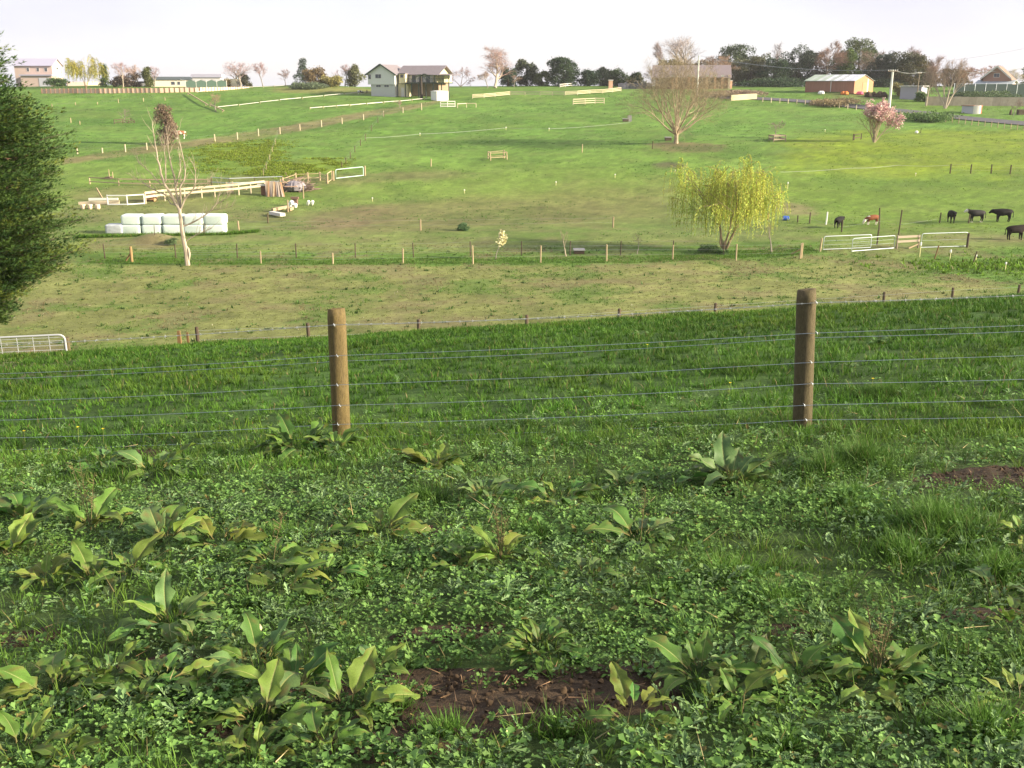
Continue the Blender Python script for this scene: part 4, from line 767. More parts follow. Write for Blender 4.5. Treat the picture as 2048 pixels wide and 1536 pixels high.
def bare_tree(name, lb, px, row, top_row, half_w, seed, bark=BARK, twig=(.16, .115, .085), form='round', n_twig=2500, dirs=None, lv=4, twig_w=None, kids=(6, 5, 5), first=.3, group=None, base=None, upw=None, wl=None, rad=None, bole=0):
    p = base or ground_at(px, row); s = mpp(p); hh = height_to(p, top_row); w = half_w * s; t = thing(name, lb, 'bare tree', p, 0, group); rr = np.random.default_rng(seed)
    F_ = {'round': dict(ang=(.62, .62, .7), ratio=(.62, .6, .55), up=(.03, .06, .03)), 'tall': dict(ang=(.42, .45, .55), ratio=(.45, .6, .55), up=(.04, .12, .08)), 'flat': dict(ang=(.95, .75, .75), ratio=(.75, .6, .5), up=(0, .02, .02)), 'vase': dict(ang=(.35, .45, .55), ratio=(.7, .6, .55), up=(.02, .10, .06))}[form]
    brs = grow(seed, (0, 0, bole), dirs or [(0, 0, 1)], 1.0, rad or .035, lv, kids, wob=.10, first=first, **F_)
    al = np.array([q for b in brs for q in b[0]]); sx = w / max(np.percentile(np.abs(al[:, 0]), 97), .01) * .92; sz = hh / np.percentile(al[:, 2], 98.5) * .94; k = Vector((sx, sx, sz))
    kr = (sx * sz) ** .5 * .9
    brs = [([Vector((q.x*k.x, q.y*k.y, max(q.z*k.z, -.1))) for q in b[0]], [r * kr for r in b[1]], b[2]) for b in brs]
    tb = limbs_mesh(brs, 1, rmin=.02 * s / .08)
    if bole: tb.tube([(0, 0, -.3), (0, .02, bole * k.z * .5), (0, 0, bole * k.z * 1.15)], [.055 * kr, .042 * kr, .040 * kr], 9)
    tb.build('trunk', bark, t); m = Pile()
    tw = twig_w or .26 * s; m.add(*twigs(brs, max(lv - 2, 1), n_twig, (wl or .10) * hh, tw, twig, rr, upward=.2 if upw is None else upw))
    b = MB()
    for pts, rs, l in brs:
        if l >= 2: b.tube(pts, [max(r, .10 * s) for r in rs], 3, False)
    V = np.array(b.v); F4 = np.array(b.f); m.add(V, [F4], np.tile(np.array(twig) * 1.05, (len(V), 1)))
    m.build('crown', m_twig, t); return t, brs, s
def lobes_for(shape, rr, n):
    L = []
    for i in range(n):
        a = rr.uniform(0, 6.28)
        if shape == 'round': z = .02 + .86 * (i + rr.random()) / n; r = math.sin(math.pi * min(max(z * .74 + .22, .05), .97)) ** .55
        elif shape == 'cone': z = .04 + .9 * (i + rr.random()) / n; r = 1.0 - z * .92
        elif shape == 'column': z = .04 + .88 * (i + rr.random()) / n; r = math.sin(math.pi * (z * .85 + .12)) ** .6
        else: z = .05 + .75 * (i + rr.random()) / n; r = .95 * math.sqrt(max(0, 1 - ((z - .3) / .65) ** 2))
        q = rr.uniform(.35, .72) * r; sz = rr.uniform(.20, .36) * (.55 + .45 * r); L.append((q * math.cos(a), q * math.sin(a), z, sz))
    return L
def leafy_tree(name, lb, px, row, top_row, half_w, seed, col, shape='round', n=1900, nl=22, leaf=None, bark=BARK_D, group=None, cat='tree', col_b=None, holes=.0, base=None, trunk=True, bottom=0.0):
    p = base or ground_at(px, row); s = mpp(p); hh = height_to(p, top_row); w = half_w * s; t = thing(name, lb, cat, p, 0, group); rr = np.random.default_rng(seed); r2 = random.Random(seed); n = int(n * 1.5)
    L = np.array(lobes_for(shape, r2, nl)); lo = rr.integers(0, nl, n); v = rr.normal(0, 1, (n, 3)); v /= np.linalg.norm(v, axis=1)[:, None]; v[:, 2] = np.abs(v[:, 2]) * np.where(rr.random(n) < .78, 1, -1); rad = (.55 + .45 * np.sqrt(rr.random(n)))[:, None]
    c = L[lo]; q = c[:, :3] + v * rad * c[:, 3:4] * np.array([1.15, 1.15, .62]); q[:, :2] /= np.percentile(np.abs(q[:, 0]), 97); L[:, :2] /= 1.0; q[:, 2] = q[:, 2] / np.percentile(q[:, 2], 99); q = q * np.array([w, w, hh]); q[:, 2] = np.maximum(q[:, 2], .05)
    base_c = np.array(col) * 1.35; cb = np.array(col_b) * 1.35 if col_b else base_c * 1.25; k = rr.random(nl)[lo][:, None]; cc = (base_c * (1 - k) + cb * k) * (.65 + .7 * rr.random(n))[:, None]
    lf = leaf or 3.6 * s; m = Pile(); size = lf * (.5 + .8 * rr.random(n)); yaw = np.arctan2(v[:, 1], v[:, 0]) + rr.normal(0, .8, n)
    for _ in range(1): m.add(*scatter(*LEAFQ, q, yaw, rr.normal(.15, .6, n), rr.normal(0, .8, n), np.stack([size, size * .55, size], 1), cc))
    for _ in range(2):
        o = rr.normal(0, lf * .55, (n, 3)); m.add(*scatter(*LEAFQ, q + o, yaw + rr.normal(0, 1.2, n), rr.normal(.0, .7, n), rr.normal(0, 1, n), np.stack([size, size * .5, size], 1) * .8, cc * (.75 + .5 * rr.random(n))[:, None]))
    if trunk:
        b = MB(); b.tube([(0, 0, -.3), (.02 * w, 0, hh * .25), (-.02 * w, .02 * w, hh * .55), (0, 0, hh * .8)], [.07 * w + .08, .05 * w + .05, .03 * w + .03, .02], 7)
        for i in range(7):
            c0 = L[i % nl]; b.tube([(0, 0, hh * r2.uniform(.2, .45)), (c0[0] * w * .5, c0[1] * w * .5, hh * (c0[2] * .7)), (c0[0] * w, c0[1] * w, hh * c0[2])], [.03 * w + .03, .02 * w + .02, .02], 5)
        b.build('trunk', bark, t)
    m.build('crown', m_leaf, t); return t
# --- big cypress at the left edge
def cypress():
    base = at_depth(-75, 33.0); t = thing('cypress_tree', 'big dark green cypress filling the left edge of the view', 'tree', base); rr = np.random.default_rng(8); r2 = random.Random(8); s = mpp(base); H0 = 15.0; b = MB(); m = Pile()
    b.tube([(0, 0, -.5), (0, 0, 2), (.1, 0, 6), (0, 0, H0 - .6)], [.42, .34, .2, .03], 9)
    def width(z): return np.interp(z, [1.6, 2.3, 3.3, 4.3, 5.6, 7.2, 8.8, 10.4, 11.25, 12.6, 14.2], [1.3, 2.3, 3.7, 4.3, 4.25, 3.95, 3.4, 2.5, 2.05, 1.25, .4])
    P_, D_, K_ = [], [], []
    for i in range(1500):
        z = 1.8 + 12.3 * r2.random() ** .92; a = r2.uniform(0, 6.283); a = a if math.cos(a) > -.35 or i % 4 == 0 else math.pi - a; L = width(z) * (r2.uniform(.66, 1.0) if i % 5 else r2.uniform(.92, 1.10)); L *= 1 + .12 * math.sin(3 * a + z * 1.7); rise = .30 + .45 * r2.random() + .35 * (z / H0) ** 2
        d0 = Vector((math.cos(a), math.sin(a), rise)); z0 = z - rise * L * .55; pts = [Vector((0, 0, max(z0, .4)))]
        for k in range(1, 6):
            u = k / 5; pts.append(Vector((math.cos(a + .12 * math.sin(i) * u) * L * u, math.sin(a + .12 * math.sin(i) * u) * L * u, max(z0, .4) + rise * L * u * (1.05 - .45 * u) + .1 * u * u - .30 * u * (z < 2.5))))
        if i % 3 == 0: b.tube(pts, [.05, .035, .025, .018, .012, .006], 3, False)
        ns = 30; 
        for k in range(ns):
            u = .42 + .58 * (k + r2.random()) / ns; j = min(int(u * 5), 4); q = pts[j].lerp(pts[j + 1], u * 5 - j); dd = (pts[j + 1] - pts[j]).normalized(); P_.append(q); D_.append(dd); K_.append((u, i))
    P_ = np.array(P_); D_ = np.array(D_); u = np.array([k[0] for k in K_]); bi = np.array([k[1] for k in K_]); n = len(P_); bc = rr.random(1500)[bi]
    col = np.where((bc < .35)[:, None], np.array((.040, .084, .022)), np.where((bc < .82)[:, None], np.array((.064, .112, .024)), np.array((.115, .150, .027)))) * (.7 + .6 * rr.random(n))[:, None]
    brown = (rr.random(n) < .07) & (u < .72); col[brown] = np.array((.105, .060, .035)) * (.7 + .6 * rr.random(brown.sum()))[:, None]
    FR = (np.array([(0, 0, 0), (.45, -.09, .02), (1, 0, 0), (.45, .09, .02), (.18, -.03, 0), (.62, -.30, .05), (.20, .03, 0), (.60, .30, .05)]), [np.array([(0, 1, 2), (0, 2, 3), (4, 5, 1), (6, 3, 7)])])
    for rep in range(4):
        yaw = np.arctan2(D_[:, 1], D_[:, 0]) + (rep - 1.5) * .50 + rr.normal(0, .30, n); pit = np.arcsin(np.clip(D_[:, 2], -1, 1)) + rr.normal(.12, .34, n); size = (.15 + .17 * rr.random(n)) * (1.05 - .3 * u)
        m.add(*scatter(*FR, P_ + rr.normal(0, 1, (n, 3)) * np.array([.09, .09, .07]), yaw, pit, rr.normal(0, .5, n), size, col * (.85 + .3 * rr.random(n))[:, None]))
    b.build('trunk', BARK, t); m.build('crown', m_leaf, t)
    n = 240; x = base.x + rr.normal(1.2, 1.6, n); y = base.y + rr.normal(-1.2, 1.2, n); p = Pile()       # dead twigs and red-brown litter under it
    p.add(*scatter(*STRIP, np.stack([x, y, H(x, y) + .05 + .15 * rr.random(n)], 1), rr.random(n) * 6.28, rr.normal(.1, .3, n), rr.random(n), np.stack([.5 + .5 * rr.random(n), .06 * np.ones(n), np.ones(n)], 1), np.array((.21, .10, .05)) * (.6 + .8 * rr.random(n))[:, None]))
    tag(p.build('leaf_litter', m_twig), kind='stuff')
cypress()
# --- yellow willow
def willow(lb, px, row, top_row, half_w, seed, n_str=420, dens=26, cols=((.40, .35, .035), (.30, .33, .035), (.46, .36, .05)), stems=5, lw=.035, ll=.13, thin=1.0):
    base = ground_at(px, row); s = mpp(base); hh = height_to(base, top_row); w = half_w * s; t = thing('willow_tree', lb, 'willow', base); rr = np.random.default_rng(seed); r2 = random.Random(seed)
    dirs = [(math.cos(i * 2 * math.pi / stems + .4) * .28, math.sin(i * 2 * math.pi / stems + .4) * .28, 1) for i in range(stems)]
    brs = grow(seed, (0, 0, -.1), dirs, hh * .72, .085 * hh / 7, 3, (5, 5), (.62, .7), (.62, .55), (.06, .05, -.02), .13, .35)
    al = np.array([q for b in brs for q in b[0]]); f = w / np.percentile(np.abs(al[:, :2]), 98); fz = hh * .97 / al[:, 2].max(); brs = [([Vector((q.x * f, q.y * f, q.z * fz)) for q in b[0]], b[1], b[2]) for b in brs]
    limbs_mesh(brs, 2, rmin=.012).build('trunk', mat('willow_bark', (.28, .21, .13), rough=.9, noise=[(4, .7)], col2=(.10, .075, .05), stretch=(2, 2, .7)), t)
    pts = [q for b in brs if b[2] >= 1 for q in b[0][1:]] ; P_, Y_, T_, Cc, S_ = [], [], [], [], []; strands = MB()
    for i in range(n_str):
        q = r2.choice(pts).copy(); a = r2.uniform(0, 6.283); out = r2.uniform(.15, .75) * w * .30; drop = r2.uniform(.12, .50) * hh * (.55 + .6 * q.z / hh); drop = min(drop, q.z - r2.uniform(.14, .40) * hh) if q.z > hh * .3 else .12 * hh
        drop = max(drop, .06 * hh); u = np.linspace(0, 1, dens); X = q.x + math.cos(a) * out * np.sqrt(u); Y = q.y + math.sin(a) * out * np.sqrt(u); Z = q.z + .10 * out * np.sin(u * 3.14) - drop * u ** 1.5
        P_.append(np.stack([X, Y, Z], 1) + rr.normal(0, .02, (dens, 3))); Y_.append(np.full(dens, a) + rr.normal(0, .9, dens)); T_.append(-.3 - 1.0 * u + rr.normal(0, .35, dens)); c = np.array(cols[r2.randrange(len(cols))]) * r2.uniform(.7, 1.2); Cc.append(c * (.75 + .5 * rr.random(dens))[:, None])
        if i % 2 == 0: strands.tube([(X[j], Y[j], Z[j]) for j in range(0, dens, max(1, dens // 6))], .009 * thin, 3, False)
    P_ = np.concatenate(P_); n = len(P_); L = ll * (.6 + .8 * rr.random(n)); m = Pile()
    m.add(*scatter(*LEAFQ, P_, np.concatenate(Y_), np.concatenate(T_), rr.normal(0, .8, n), np.stack([L, np.full(n, lw), L], 1), np.concatenate(Cc)))
    V = np.array(strands.v); m.add(V, [np.array(strands.f)], np.tile(np.array((.33, .26, .05)), (len(V), 1))); m.build('crown', m_leaf, t); return t
willow('yellow weeping willow with several stems standing alone right of centre', 1448, 505, 299, 98, 21, 900, 28, ((.46, .53, .085), (.38, .50, .085), (.53, .54, .10)), 5, .042, .16)
# grassy weeds at the willow's foot come with the lush strip
# --- bare trees in the field
def pale_tree():
    px0, row0 = 376, 531; p = ground_at(px0, row0); s = mpp(p); t = thing('bare_tree', 'small pale-barked bare tree in front of the wrapped bales', 'bare tree', p); rr = random.Random(12); b = MB(); tw = Pile(); V = MB()
    limbs = [(.17, [(376,535),(375,505),(372,475),(371,445),(370,418)], .11), (.10, [(370,420),(362,406),(346,372),(340,350),(337,324),(335,295),(334,273),(334,250)], .015), (.08, [(369,418),(368,399),(365,368),(361,342),(358,317),(357,293),(356,276)], .012),
        (.07, [(372,416),(375,377),(384,364),(389,346),(387,319),(383,288),(382,272)], .012), (.07, [(372,420),(384,397),(399,384),(408,372),(412,345),(408,325)], .012), (.06, [(376,452),(396,444),(415,434),(433,421),(444,409),(452,390),(457,372)], .012), (.045, [(377,482),(397,470),(415,463),(434,455)], .012),
        (.05, [(365,413),(353,409),(344,399),(330,396)], .012), (.05, [(346,392),(325,384),(309,376),(293,365),(284,362)], .01), (.04, [(338,372),(332,366),(317,348),(304,337),(292,328)], .01), (.045, [(348,366),(350,340),(351,306),(353,285)], .01), (.035, [(367,375),(377,345),(378,326),(376,300)], .01), (.035, [(399,384),(412,380),(430,372),(436,360)], .01), (.03, [(444,409),(462,400),(474,388)], .008), (.03, [(433,421),(455,418),(478,412)], .008)]
    segs = []
    for r0, pts, r1 in limbs:
        y0 = 0 if r0 > .15 else rr.uniform(-.25, .25); P3 = []
        for k, (a, c) in enumerate(pts): P3.append(Vector(((a - px0) * s, (y0 * k / len(pts)) * 3.2 + rr.uniform(-.03, .03), (row0 - c) * s)))
        fine = []
        for a, c in zip(P3[:-1], P3[1:]): fine += [a, a.lerp(c, .5) + Vector((rr.gauss(0, .02), rr.gauss(0, .03), 0))]
        fine.append(P3[-1]); n = len(fine); b.tube(fine, [r0 + (r1 - r0) * k / (n - 1) for k in range(n)], 7 if r0 > .09 else 5)
        if r0 < .15: segs += list(zip(fine[:-1], fine[1:]))
    b.tube([(.0, 0, 2.6 * .5), (.12, -.02, 1.1), (.16, -.03, .75), (.10, 0, .35)], [.06, .10, .11, .06], 6); b.build('trunk', BARK_P, t)
    for a, c in segs:
        for _ in range(3):
            if rr.random() < .62:
                q = a.lerp(c, rr.random()); d = (c - a).normalized() + Vector((rr.uniform(-.9, .9), rr.uniform(-.9, .9), rr.uniform(.0, .7))); d.normalize(); L = rr.uniform(.35, 1.1); m = q + d * L * .5 + Vector((0, 0, .03)); e = m + (d + Vector((rr.uniform(-.3, .3), rr.uniform(-.3, .3), .35))).normalized() * L * .5; V.tube([q, m, e], [.014, .009, .004], 3, False)
                for _ in range(2): u = q.lerp(e, rr.uniform(.3, .9)); f = u + (d + Vector((rr.uniform(-.8, .8), rr.uniform(-.8, .8), rr.uniform(-.1, .8)))).normalized() * rr.uniform(.15, .45); V.tube([u, f], [.008, .003], 3, False)
    A = np.array(V.v); tw.add(A, [np.array(V.f)], np.tile(np.array((.36, .30, .22)), (len(A), 1))); tw.build('crown', m_twig, t)
pale_tree()
bare_tree('bare_tree', 'big wide bare tree with fuzzy tan twigs on the hillside', 1352, 287, 108, 106, 34, mat('tan_bark', (.33, .26, .175), rough=.95, noise=[(2, .35)]), (.285, .235, .150), 'round', 14000, [(.05, 0, 1), (-.28, .1, 1), (.34, -.1, 1), (.1, .35, 1), (-.15, -.35, 1), (.75, .2, 1), (-.75, -.1, 1), (.45, .6, 1), (-.5, .55, 1), (.2, -.75, 1), (1.3, .2, .6), (-1.3, -.2, .5), (.4, 1.2, .6), (-.3, -1.2, .6)], 4, .015, (7, 6, 5), .28, wl=.08, rad=.020, bole=.16)
def magnolia():
    t, brs, s = bare_tree('magnolia_tree', 'pink blossoming magnolia, vase shaped, on the bright right slope', 1748, 285, 203, 50, 47, mat('tan_bark'), (.22, .15, .11), 'vase', 900, [(.15, 0, 1), (-.22, .1, 1), (.40, -.05, 1), (.05, -.3, 1), (.7, .05, 1), (-.5, 0, 1), (-.1, .5, 1)], 4, .02, (6, 6, 5), .25)
    t['category'] = 'blossom tree'; rr = np.random.default_rng(5); sg = tips(brs, 2); n = 3000; i = rr.integers(0, len(sg), n); A = np.array([x[1] for x in sg])[i] + rr.normal(0, .16, (n, 3)); k = A[:, 2] > np.percentile(A[:, 2], 15) - .45 * A[:, 0]; A = A[k]; n = len(A); pk = np.array([(.66, .42, .43), (.74, .54, .52), (.76, .64, .57), (.56, .32, .34)])[rr.integers(0, 4, n)] * (.8 + .4 * rr.random(n))[:, None]
    m = Pile()
    for _ in range(3): m.add(*scatter(*LEAFQ, A, rr.random(n) * 6.28, rr.uniform(.4, 1.5, n), rr.random(n) * 6.28, .13 + .10 * rr.random(n), pk * (.85 + .3 * rr.random(n))[:, None]))
    m.build('blossoms', m_leaf, t)
magnolia()
def blossom_sapling():
    t, brs, s = bare_tree('blossom_sapling', 'small sapling covered in cream blossom beside the wire fence', 991, 519, 462, 20, 52, BARK_G, (.35, .30, .2), 'vase', 60, None, 3, .012, (6, 5), .45); t['category'] = 'sapling'; rr = np.random.default_rng(6); sg = tips(brs, 1); n = 420; i = rr.integers(0, len(sg), n); A = np.array([x[1] for x in sg])[i] + rr.normal(0, .05, (n, 3)); A = A[A[:, 2] > .9]; n = len(A)
    Pile_ = Pile(); Pile_.add(*scatter(*LEAFQ, A, rr.random(n) * 6.28, rr.normal(.3, .7, n), rr.random(n) * 6.28, .10 + .08 * rr.random(n), np.array((.68, .64, .38)) * (.7 + .5 * rr.random(n))[:, None])); Pile_.build('blossoms', m_leaf, t)
blossom_sapling()
for a in [('young_tree', 'slim bare sapling beside the dark trough in the valley strip', 1132, 513, 456, 14, 61, BARK_P, (.30, .24, .16), 'vase', 60, None, 3, .012, (5, 4), .4), ('young_tree', 'tiny dark sapling behind the fence left of the willow', 1274, 508, 468, 12, 62, BARK_G, (.25, .2, .15), 'vase', 80, None, 3, .012, (5, 4), .5),
          ('young_tree', 'thin bare sapling just right of the yellow willow', 1543, 505, 436, 17, 63, BARK_G, (.26, .23, .12), 'vase', 110, None, 3, .012, (6, 5), .45), ('young_tree', 'reddish dry sapling at the meeting of the pale poles, upper left', 432, 223, 186, 13, 64, BARK_G, (.36, .24, .17), 'tall', 700, None, 4, .02, (7, 5, 4), .3),
          ('young_tree', 'thin dry sapling on the slope left of the white shed', 800, 216, 200, 12, 65, BARK_G, (.32, .24, .17), 'round', 500, None, 4, .02, (6, 5, 4), .2), ('young_tree', 'grey fuzzy sapling behind the weathered timber pen', 1552, 276, 240, 17, 66, BARK_G, (.24, .19, .16), 'round', 900, None, 4, .014, (6, 5, 4), .3),
          ('young_tree', 'faint bare sapling inside the dark pen, upper left field', 250, 246, 216, 17, 67, BARK_G, (.22, .18, .15), 'round', 420, None, 4, .012, (6, 5, 4), .3), ('young_tree', 'bare young tree in front of the concrete wall at far right', 2026, 232, 196, 14, 68, BARK_G, (.26, .2, .16), 'tall', 600, None, 4, .02, (6, 5, 4), .3)]:
    t, _, _ = bare_tree(*a); t['category'] = 'sapling'
# brown-leaved conifer behind the bales
leafy_tree('brown_conifer', 'thin reddish brown conifer up the slope behind the small bare tree', 333, 290, 212, 20, 71, (.150, .105, .075), 'cone', 1100, 16, .30, BARK, cat='tree', col_b=(.18, .13, .09))
# --- the ridge, from left to right
PK = (.36, .25, .25); TAN = (.27, .18, .13); GRN = (.045, .078, .026); DGR = (.026, .048, .024); OLV = (.085, .095, .032)
willow('yellow willow beside the pinkish house on the left ridge', 172, 176, 106, 44, 22, 300, 16, ((.36, .32, .05), (.28, .28, .05)), 3, .10, .45, 2)
leafy_tree('cypress_tree', 'small dark cypress behind the left willow', 212, 173, 132, 8, 81, GRN, 'cone', 500, 12)
leafy_tree('shrub', 'dark shrubs at the foot of the pinkish house', 112, 173, 158, 20, 82, GRN, 'low', 700, 14, cat='shrub', trunk=False)
bare_tree('bare_tree', 'pinkish bare tree with a white trunk left of the narrow cypress', 247, 175, 124, 17, 83, BARK_P, PK, 'round', 1500)
bare_tree('bare_tree', 'orange-tinged bare tree left of the narrow cypress', 276, 174, 130, 20, 84, BARK_G, (.40, .28, .22), 'round', 1800)
leafy_tree('shrub', 'low brown hedge behind the white-trunked tree', 258, 174, 149, 26, 85, (.085, .065, .05), 'low', 900, 16, cat='shrub', trunk=False)
leafy_tree('cypress_tree', 'narrow olive cypress on the left ridge', 297, 174, 136, 8, 86, OLV, 'column', 700, 14)
bare_tree('bare_tree', 'slim bare tree right of the narrow cypress', 309, 174, 131, 10, 87, BARK_G, PK, 'tall', 600)
leafy_tree('shrub', 'round dark bush in front of the long low building', 330, 173, 164, 7, 88, (.085, .075, .05), 'low', 300, 8, cat='shrub', trunk=False)
leafy_tree('shrub', 'brown bush at the right end of the netted shelter', 452, 172, 160, 7, 89, (.09, .075, .035), 'low', 300, 8, cat='shrub', trunk=False)
bare_tree('bare_tree', 'leaning bare tree beside the cream wall on the left ridge', 480, 174, 122, 30, 90, BARK_G, PK, 'vase', 1500, [(-.25, 0, 1), (.1, 0, 1)], rad=.05)
leafy_tree('shrub', 'round clipped dark bush right of the leaning bare tree', 493, 173, 150, 9, 91, (.07, .07, .045), 'round', 600, 12, cat='shrub', trunk=False)
bare_tree('bare_tree', 'pale bare tree standing between the round bush and the pine', 526, 171, 124, 17, 92, BARK_G, PK, 'round', 1500)
bare_tree('bare_tree', 'small dark-stemmed bare tree just left of the pine', 572, 173, 138, 13, 93, BARK, (.26, .19, .18), 'round', 900)
leafy_tree('pine_tree', 'ragged dark pine on the ridge left of the farmhouse', 606, 168, 119, 20, 94, (.040, .060, .040), 'cone', 900, 12, 1.4 * .26)
leafy_tree('shrub', 'rounded brown bush right of the pine', 632, 170, 138, 20, 95, (.125, .095, .05), 'low', 1100, 18, cat='shrub')
leafy_tree('hedge', 'low grey-green hedge under the pine', 612, 178, 167, 34, 96, (.075, .10, .055), 'low', 1000, 22, cat='hedge', trunk=False)
leafy_tree('shrub', 'yellow-green shrubs left of the farmhouse drive', 662, 172, 154, 20, 97, (.17, .155, .055), 'low', 900, 16, cat='shrub', trunk=False)
bare_tree('bare_tree', 'pink hazy bare tree left of the farmhouse', 690, 171, 129, 22, 98, BARK_G, PK, 'round', 1900)
leafy_tree('olive_tree', 'olive green tree beside the pink hazy tree', 710, 170, 132, 15, 99, (.10, .105, .05), 'round', 1000, 16)
bare_tree('bare_tree', 'flat-topped bare tree right of the farmhouse', 921, 172, 134, 30, 100, BARK, (.30, .20, .18), 'flat', 1700, [(-.5, 0, 1), (.3, 0, 1), (.9, .1, 1)], 4, None, (5, 5, 4), .5)
bare_tree('birch_tree', 'tall pinkish birch with drooping twigs on the ridge', 990, 176, 90, 28, 101, BARK_P, (.34, .23, .20), 'tall', 3600, None, 4, None, (10, 6, 5), .22, upw=-.5, wl=.12)
bare_tree('bare_tree', 'low tan bare tree at the foot of the birch', 975, 176, 142, 20, 102, BARK_G, (.36, .25, .19), 'round', 1400)
leafy_tree('evergreen_tree', 'small dark evergreen right of the birch', 1016, 172, 136, 14, 103, DGR, 'round', 900, 16)
leafy_tree('evergreen_tree', 'taller olive-dark evergreen with a bare fork, centre ridge', 1053, 172, 122, 22, 104, (.050, .065, .034), 'round', 1700, 22, col_b=(.075, .085, .045))
leafy_tree('evergreen_tree', 'low yellow-green evergreen between two darker ones', 1084, 172, 144, 16, 105, (.07, .09, .03), 'round', 800, 14)
leafy_tree('evergreen_tree', 'dense round dark evergreen with a notched top, centre ridge', 1126, 172, 117, 28, 106, DGR, 'round', 2600, 30, col_b=(.040, .066, .03))
leafy_tree('evergreen_tree', 'dark rounded evergreen at the left end of the long hedge', 1178, 172, 142, 18, 107, DGR, 'low', 1000, 18)
leafy_tree('evergreen_tree', 'grey-green evergreen in the middle of the long hedge', 1204, 172, 137, 18, 108, (.055, .072, .040), 'round', 1000, 18)
leafy_tree('evergreen_tree', 'mid green evergreen right in the long hedge', 1236, 172, 140, 20, 109, (.050, .080, .028), 'round', 1100, 18)
leafy_tree('evergreen_tree', 'small spiky evergreens left of the brick house', 1272, 172, 147, 18, 110, (.04, .06, .03), 'cone', 800, 14)
bare_tree('bare_tree', 'tan bare bush in front of the olive-dark evergreen', 1028, 174, 150, 14, 111, BARK_G, (.30, .21, .16), 'round', 900)
def G(px, row, depth): return at_depth(px, depth)
bare_tree('bare_tree', 'thin tall bare tree left of the poplar above the brick house', 1325, 182, 84, 20, 112, BARK_G, (.34, .27, .25), 'tall', 1500, base=G(1325, 182, 292), first=.45)
bare_tree('poplar_tree', 'tall see-through bare poplar above the brick house', 1364, 182, 68, 36, 113, BARK_G, (.36, .30, .27), 'tall', 1900, [(-.12, 0, 1), (.02, .05, 1), (.14, 0, 1)], base=G(1364, 182, 294), first=.45)
leafy_tree('scrub_tree', 'olive scrubby tree behind the brick house, left', 1334, 182, 121, 22, 114, (.13, .115, .05), 'round', 1300, 20, base=G(1334, 182, 286))
bare_tree('bare_tree', 'tan twiggy tree right of the pale pole', 1436, 186, 110, 36, 115, BARK, (.29, .205, .145), 'round', 5200, base=G(1436, 186, 284), wl=.09)
bare_tree('bare_tree', 'tan twiggy tree behind the brick house, in the middle', 1378, 184, 118, 32, 116, BARK, (.29, .205, .145), 'round', 3600, base=G(1378, 184, 288), wl=.09)
bare_tree('bare_tree', 'low brown twiggy tree at the left end of the brick house', 1302, 184, 134, 26, 117, BARK, (.25, .18, .14), 'round', 2400, base=G(1302, 184, 280), wl=.09)
leafy_tree('evergreen_tree', 'tall dark evergreen with clumped heads, right of the bare tree', 1478, 184, 92, 44, 118, (.034, .054, .028), 'round', 2600, 22, col_b=(.062, .085, .036), base=G(1476, 184, 300))
leafy_tree('scrub_tree', 'grey-olive scrub beneath the clump-headed evergreen', 1500, 186, 116, 34, 119, (.085, .090, .050), 'round', 1700, 22, base=G(1500, 186, 292))
leafy_tree('evergreen_tree', 'dark evergreen left of the red barn', 1546, 186, 120, 32, 120, DGR, 'round', 1700, 22, base=G(1546, 186, 290))
leafy_tree('evergreen_tree', 'blackish evergreen rising behind the barn, left', 1596, 186, 95, 32, 121, (.034, .050, .030), 'round', 1900, 24, base=G(1596, 186, 296))
bare_tree('bare_tree', 'thin grey poplar sticking up left of the barn trees', 1553, 186, 84, 12, 122, BARK_G, (.30, .26, .25), 'tall', 900, base=G(1553, 186, 304))
bare_tree('bare_tree', 'pinkish-brown dense bare tree behind the barn', 1648, 186, 82, 40, 123, BARK, (.28, .185, .140), 'round', 6000, base=G(1648, 186, 288), wl=.09)
leafy_tree('evergreen_tree', 'broad pine with sunlit flat top behind the barn', 1716, 186, 80, 44, 124, (.046, .068, .028), 'round', 2800, 26, col_b=(.085, .105, .036), base=G(1714, 186, 300))
leafy_tree('evergreen_tree', 'bright green tree in front of the broad pine', 1700, 186, 100, 18, 125, (.075, .115, .028), 'column', 1200, 18, base=G(1700, 186, 292))
bare_tree('bare_tree', 'grey-brown bare tree over the barn gable', 1742, 186, 100, 32, 126, BARK, (.22, .165, .125), 'round', 3000, base=G(1740, 186, 290), wl=.09)
leafy_tree('evergreen_tree', 'black-green evergreen left of the concrete pole', 1768, 190, 109, 30, 127, (.028, .040, .024), 'round', 2200, 24, base=G(1768, 190, 282))
leafy_tree('evergreen_tree', 'black-green evergreen with brown tips, right of the concrete pole', 1816, 196, 108, 38, 128, (.030, .042, .022), 'round', 2800, 26, col_b=(.09, .075, .03), base=G(1816, 196, 278))
leafy_tree('hedge', 'dark hedge bank behind the barn, left part', 1545, 188, 158, 60, 129, DGR, 'low', 1800, 30, cat='hedge', base=G(1545, 188, 282), trunk=False)
leafy_tree('hedge', 'dark hedge bank between barn and grey shed', 1772, 192, 158, 40, 130, (.030, .044, .026), 'low', 1400, 24, cat='hedge', base=G(1772, 192, 276), trunk=False)
bare_tree('birch_tree', 'pale-barked bare tree with a slim crooked trunk at the wall', 1852, 212, 110, 24, 131, BARK_P, (.30, .215, .18), 'tall', 2200, base=None, first=.35, rad=.025)
bare_tree('plane_tree', 'pollarded pale bare tree with a thick split trunk by the wall', 1890, 217, 118, 44, 132, BARK_P, (.32, .24, .18), 'vase', 3600, [(-.4, 0, 1), (-.1, .1, 1), (.18, -.1, 1), (.5, 0, 1)], 4, None, (6, 5, 5), .3, rad=.04)
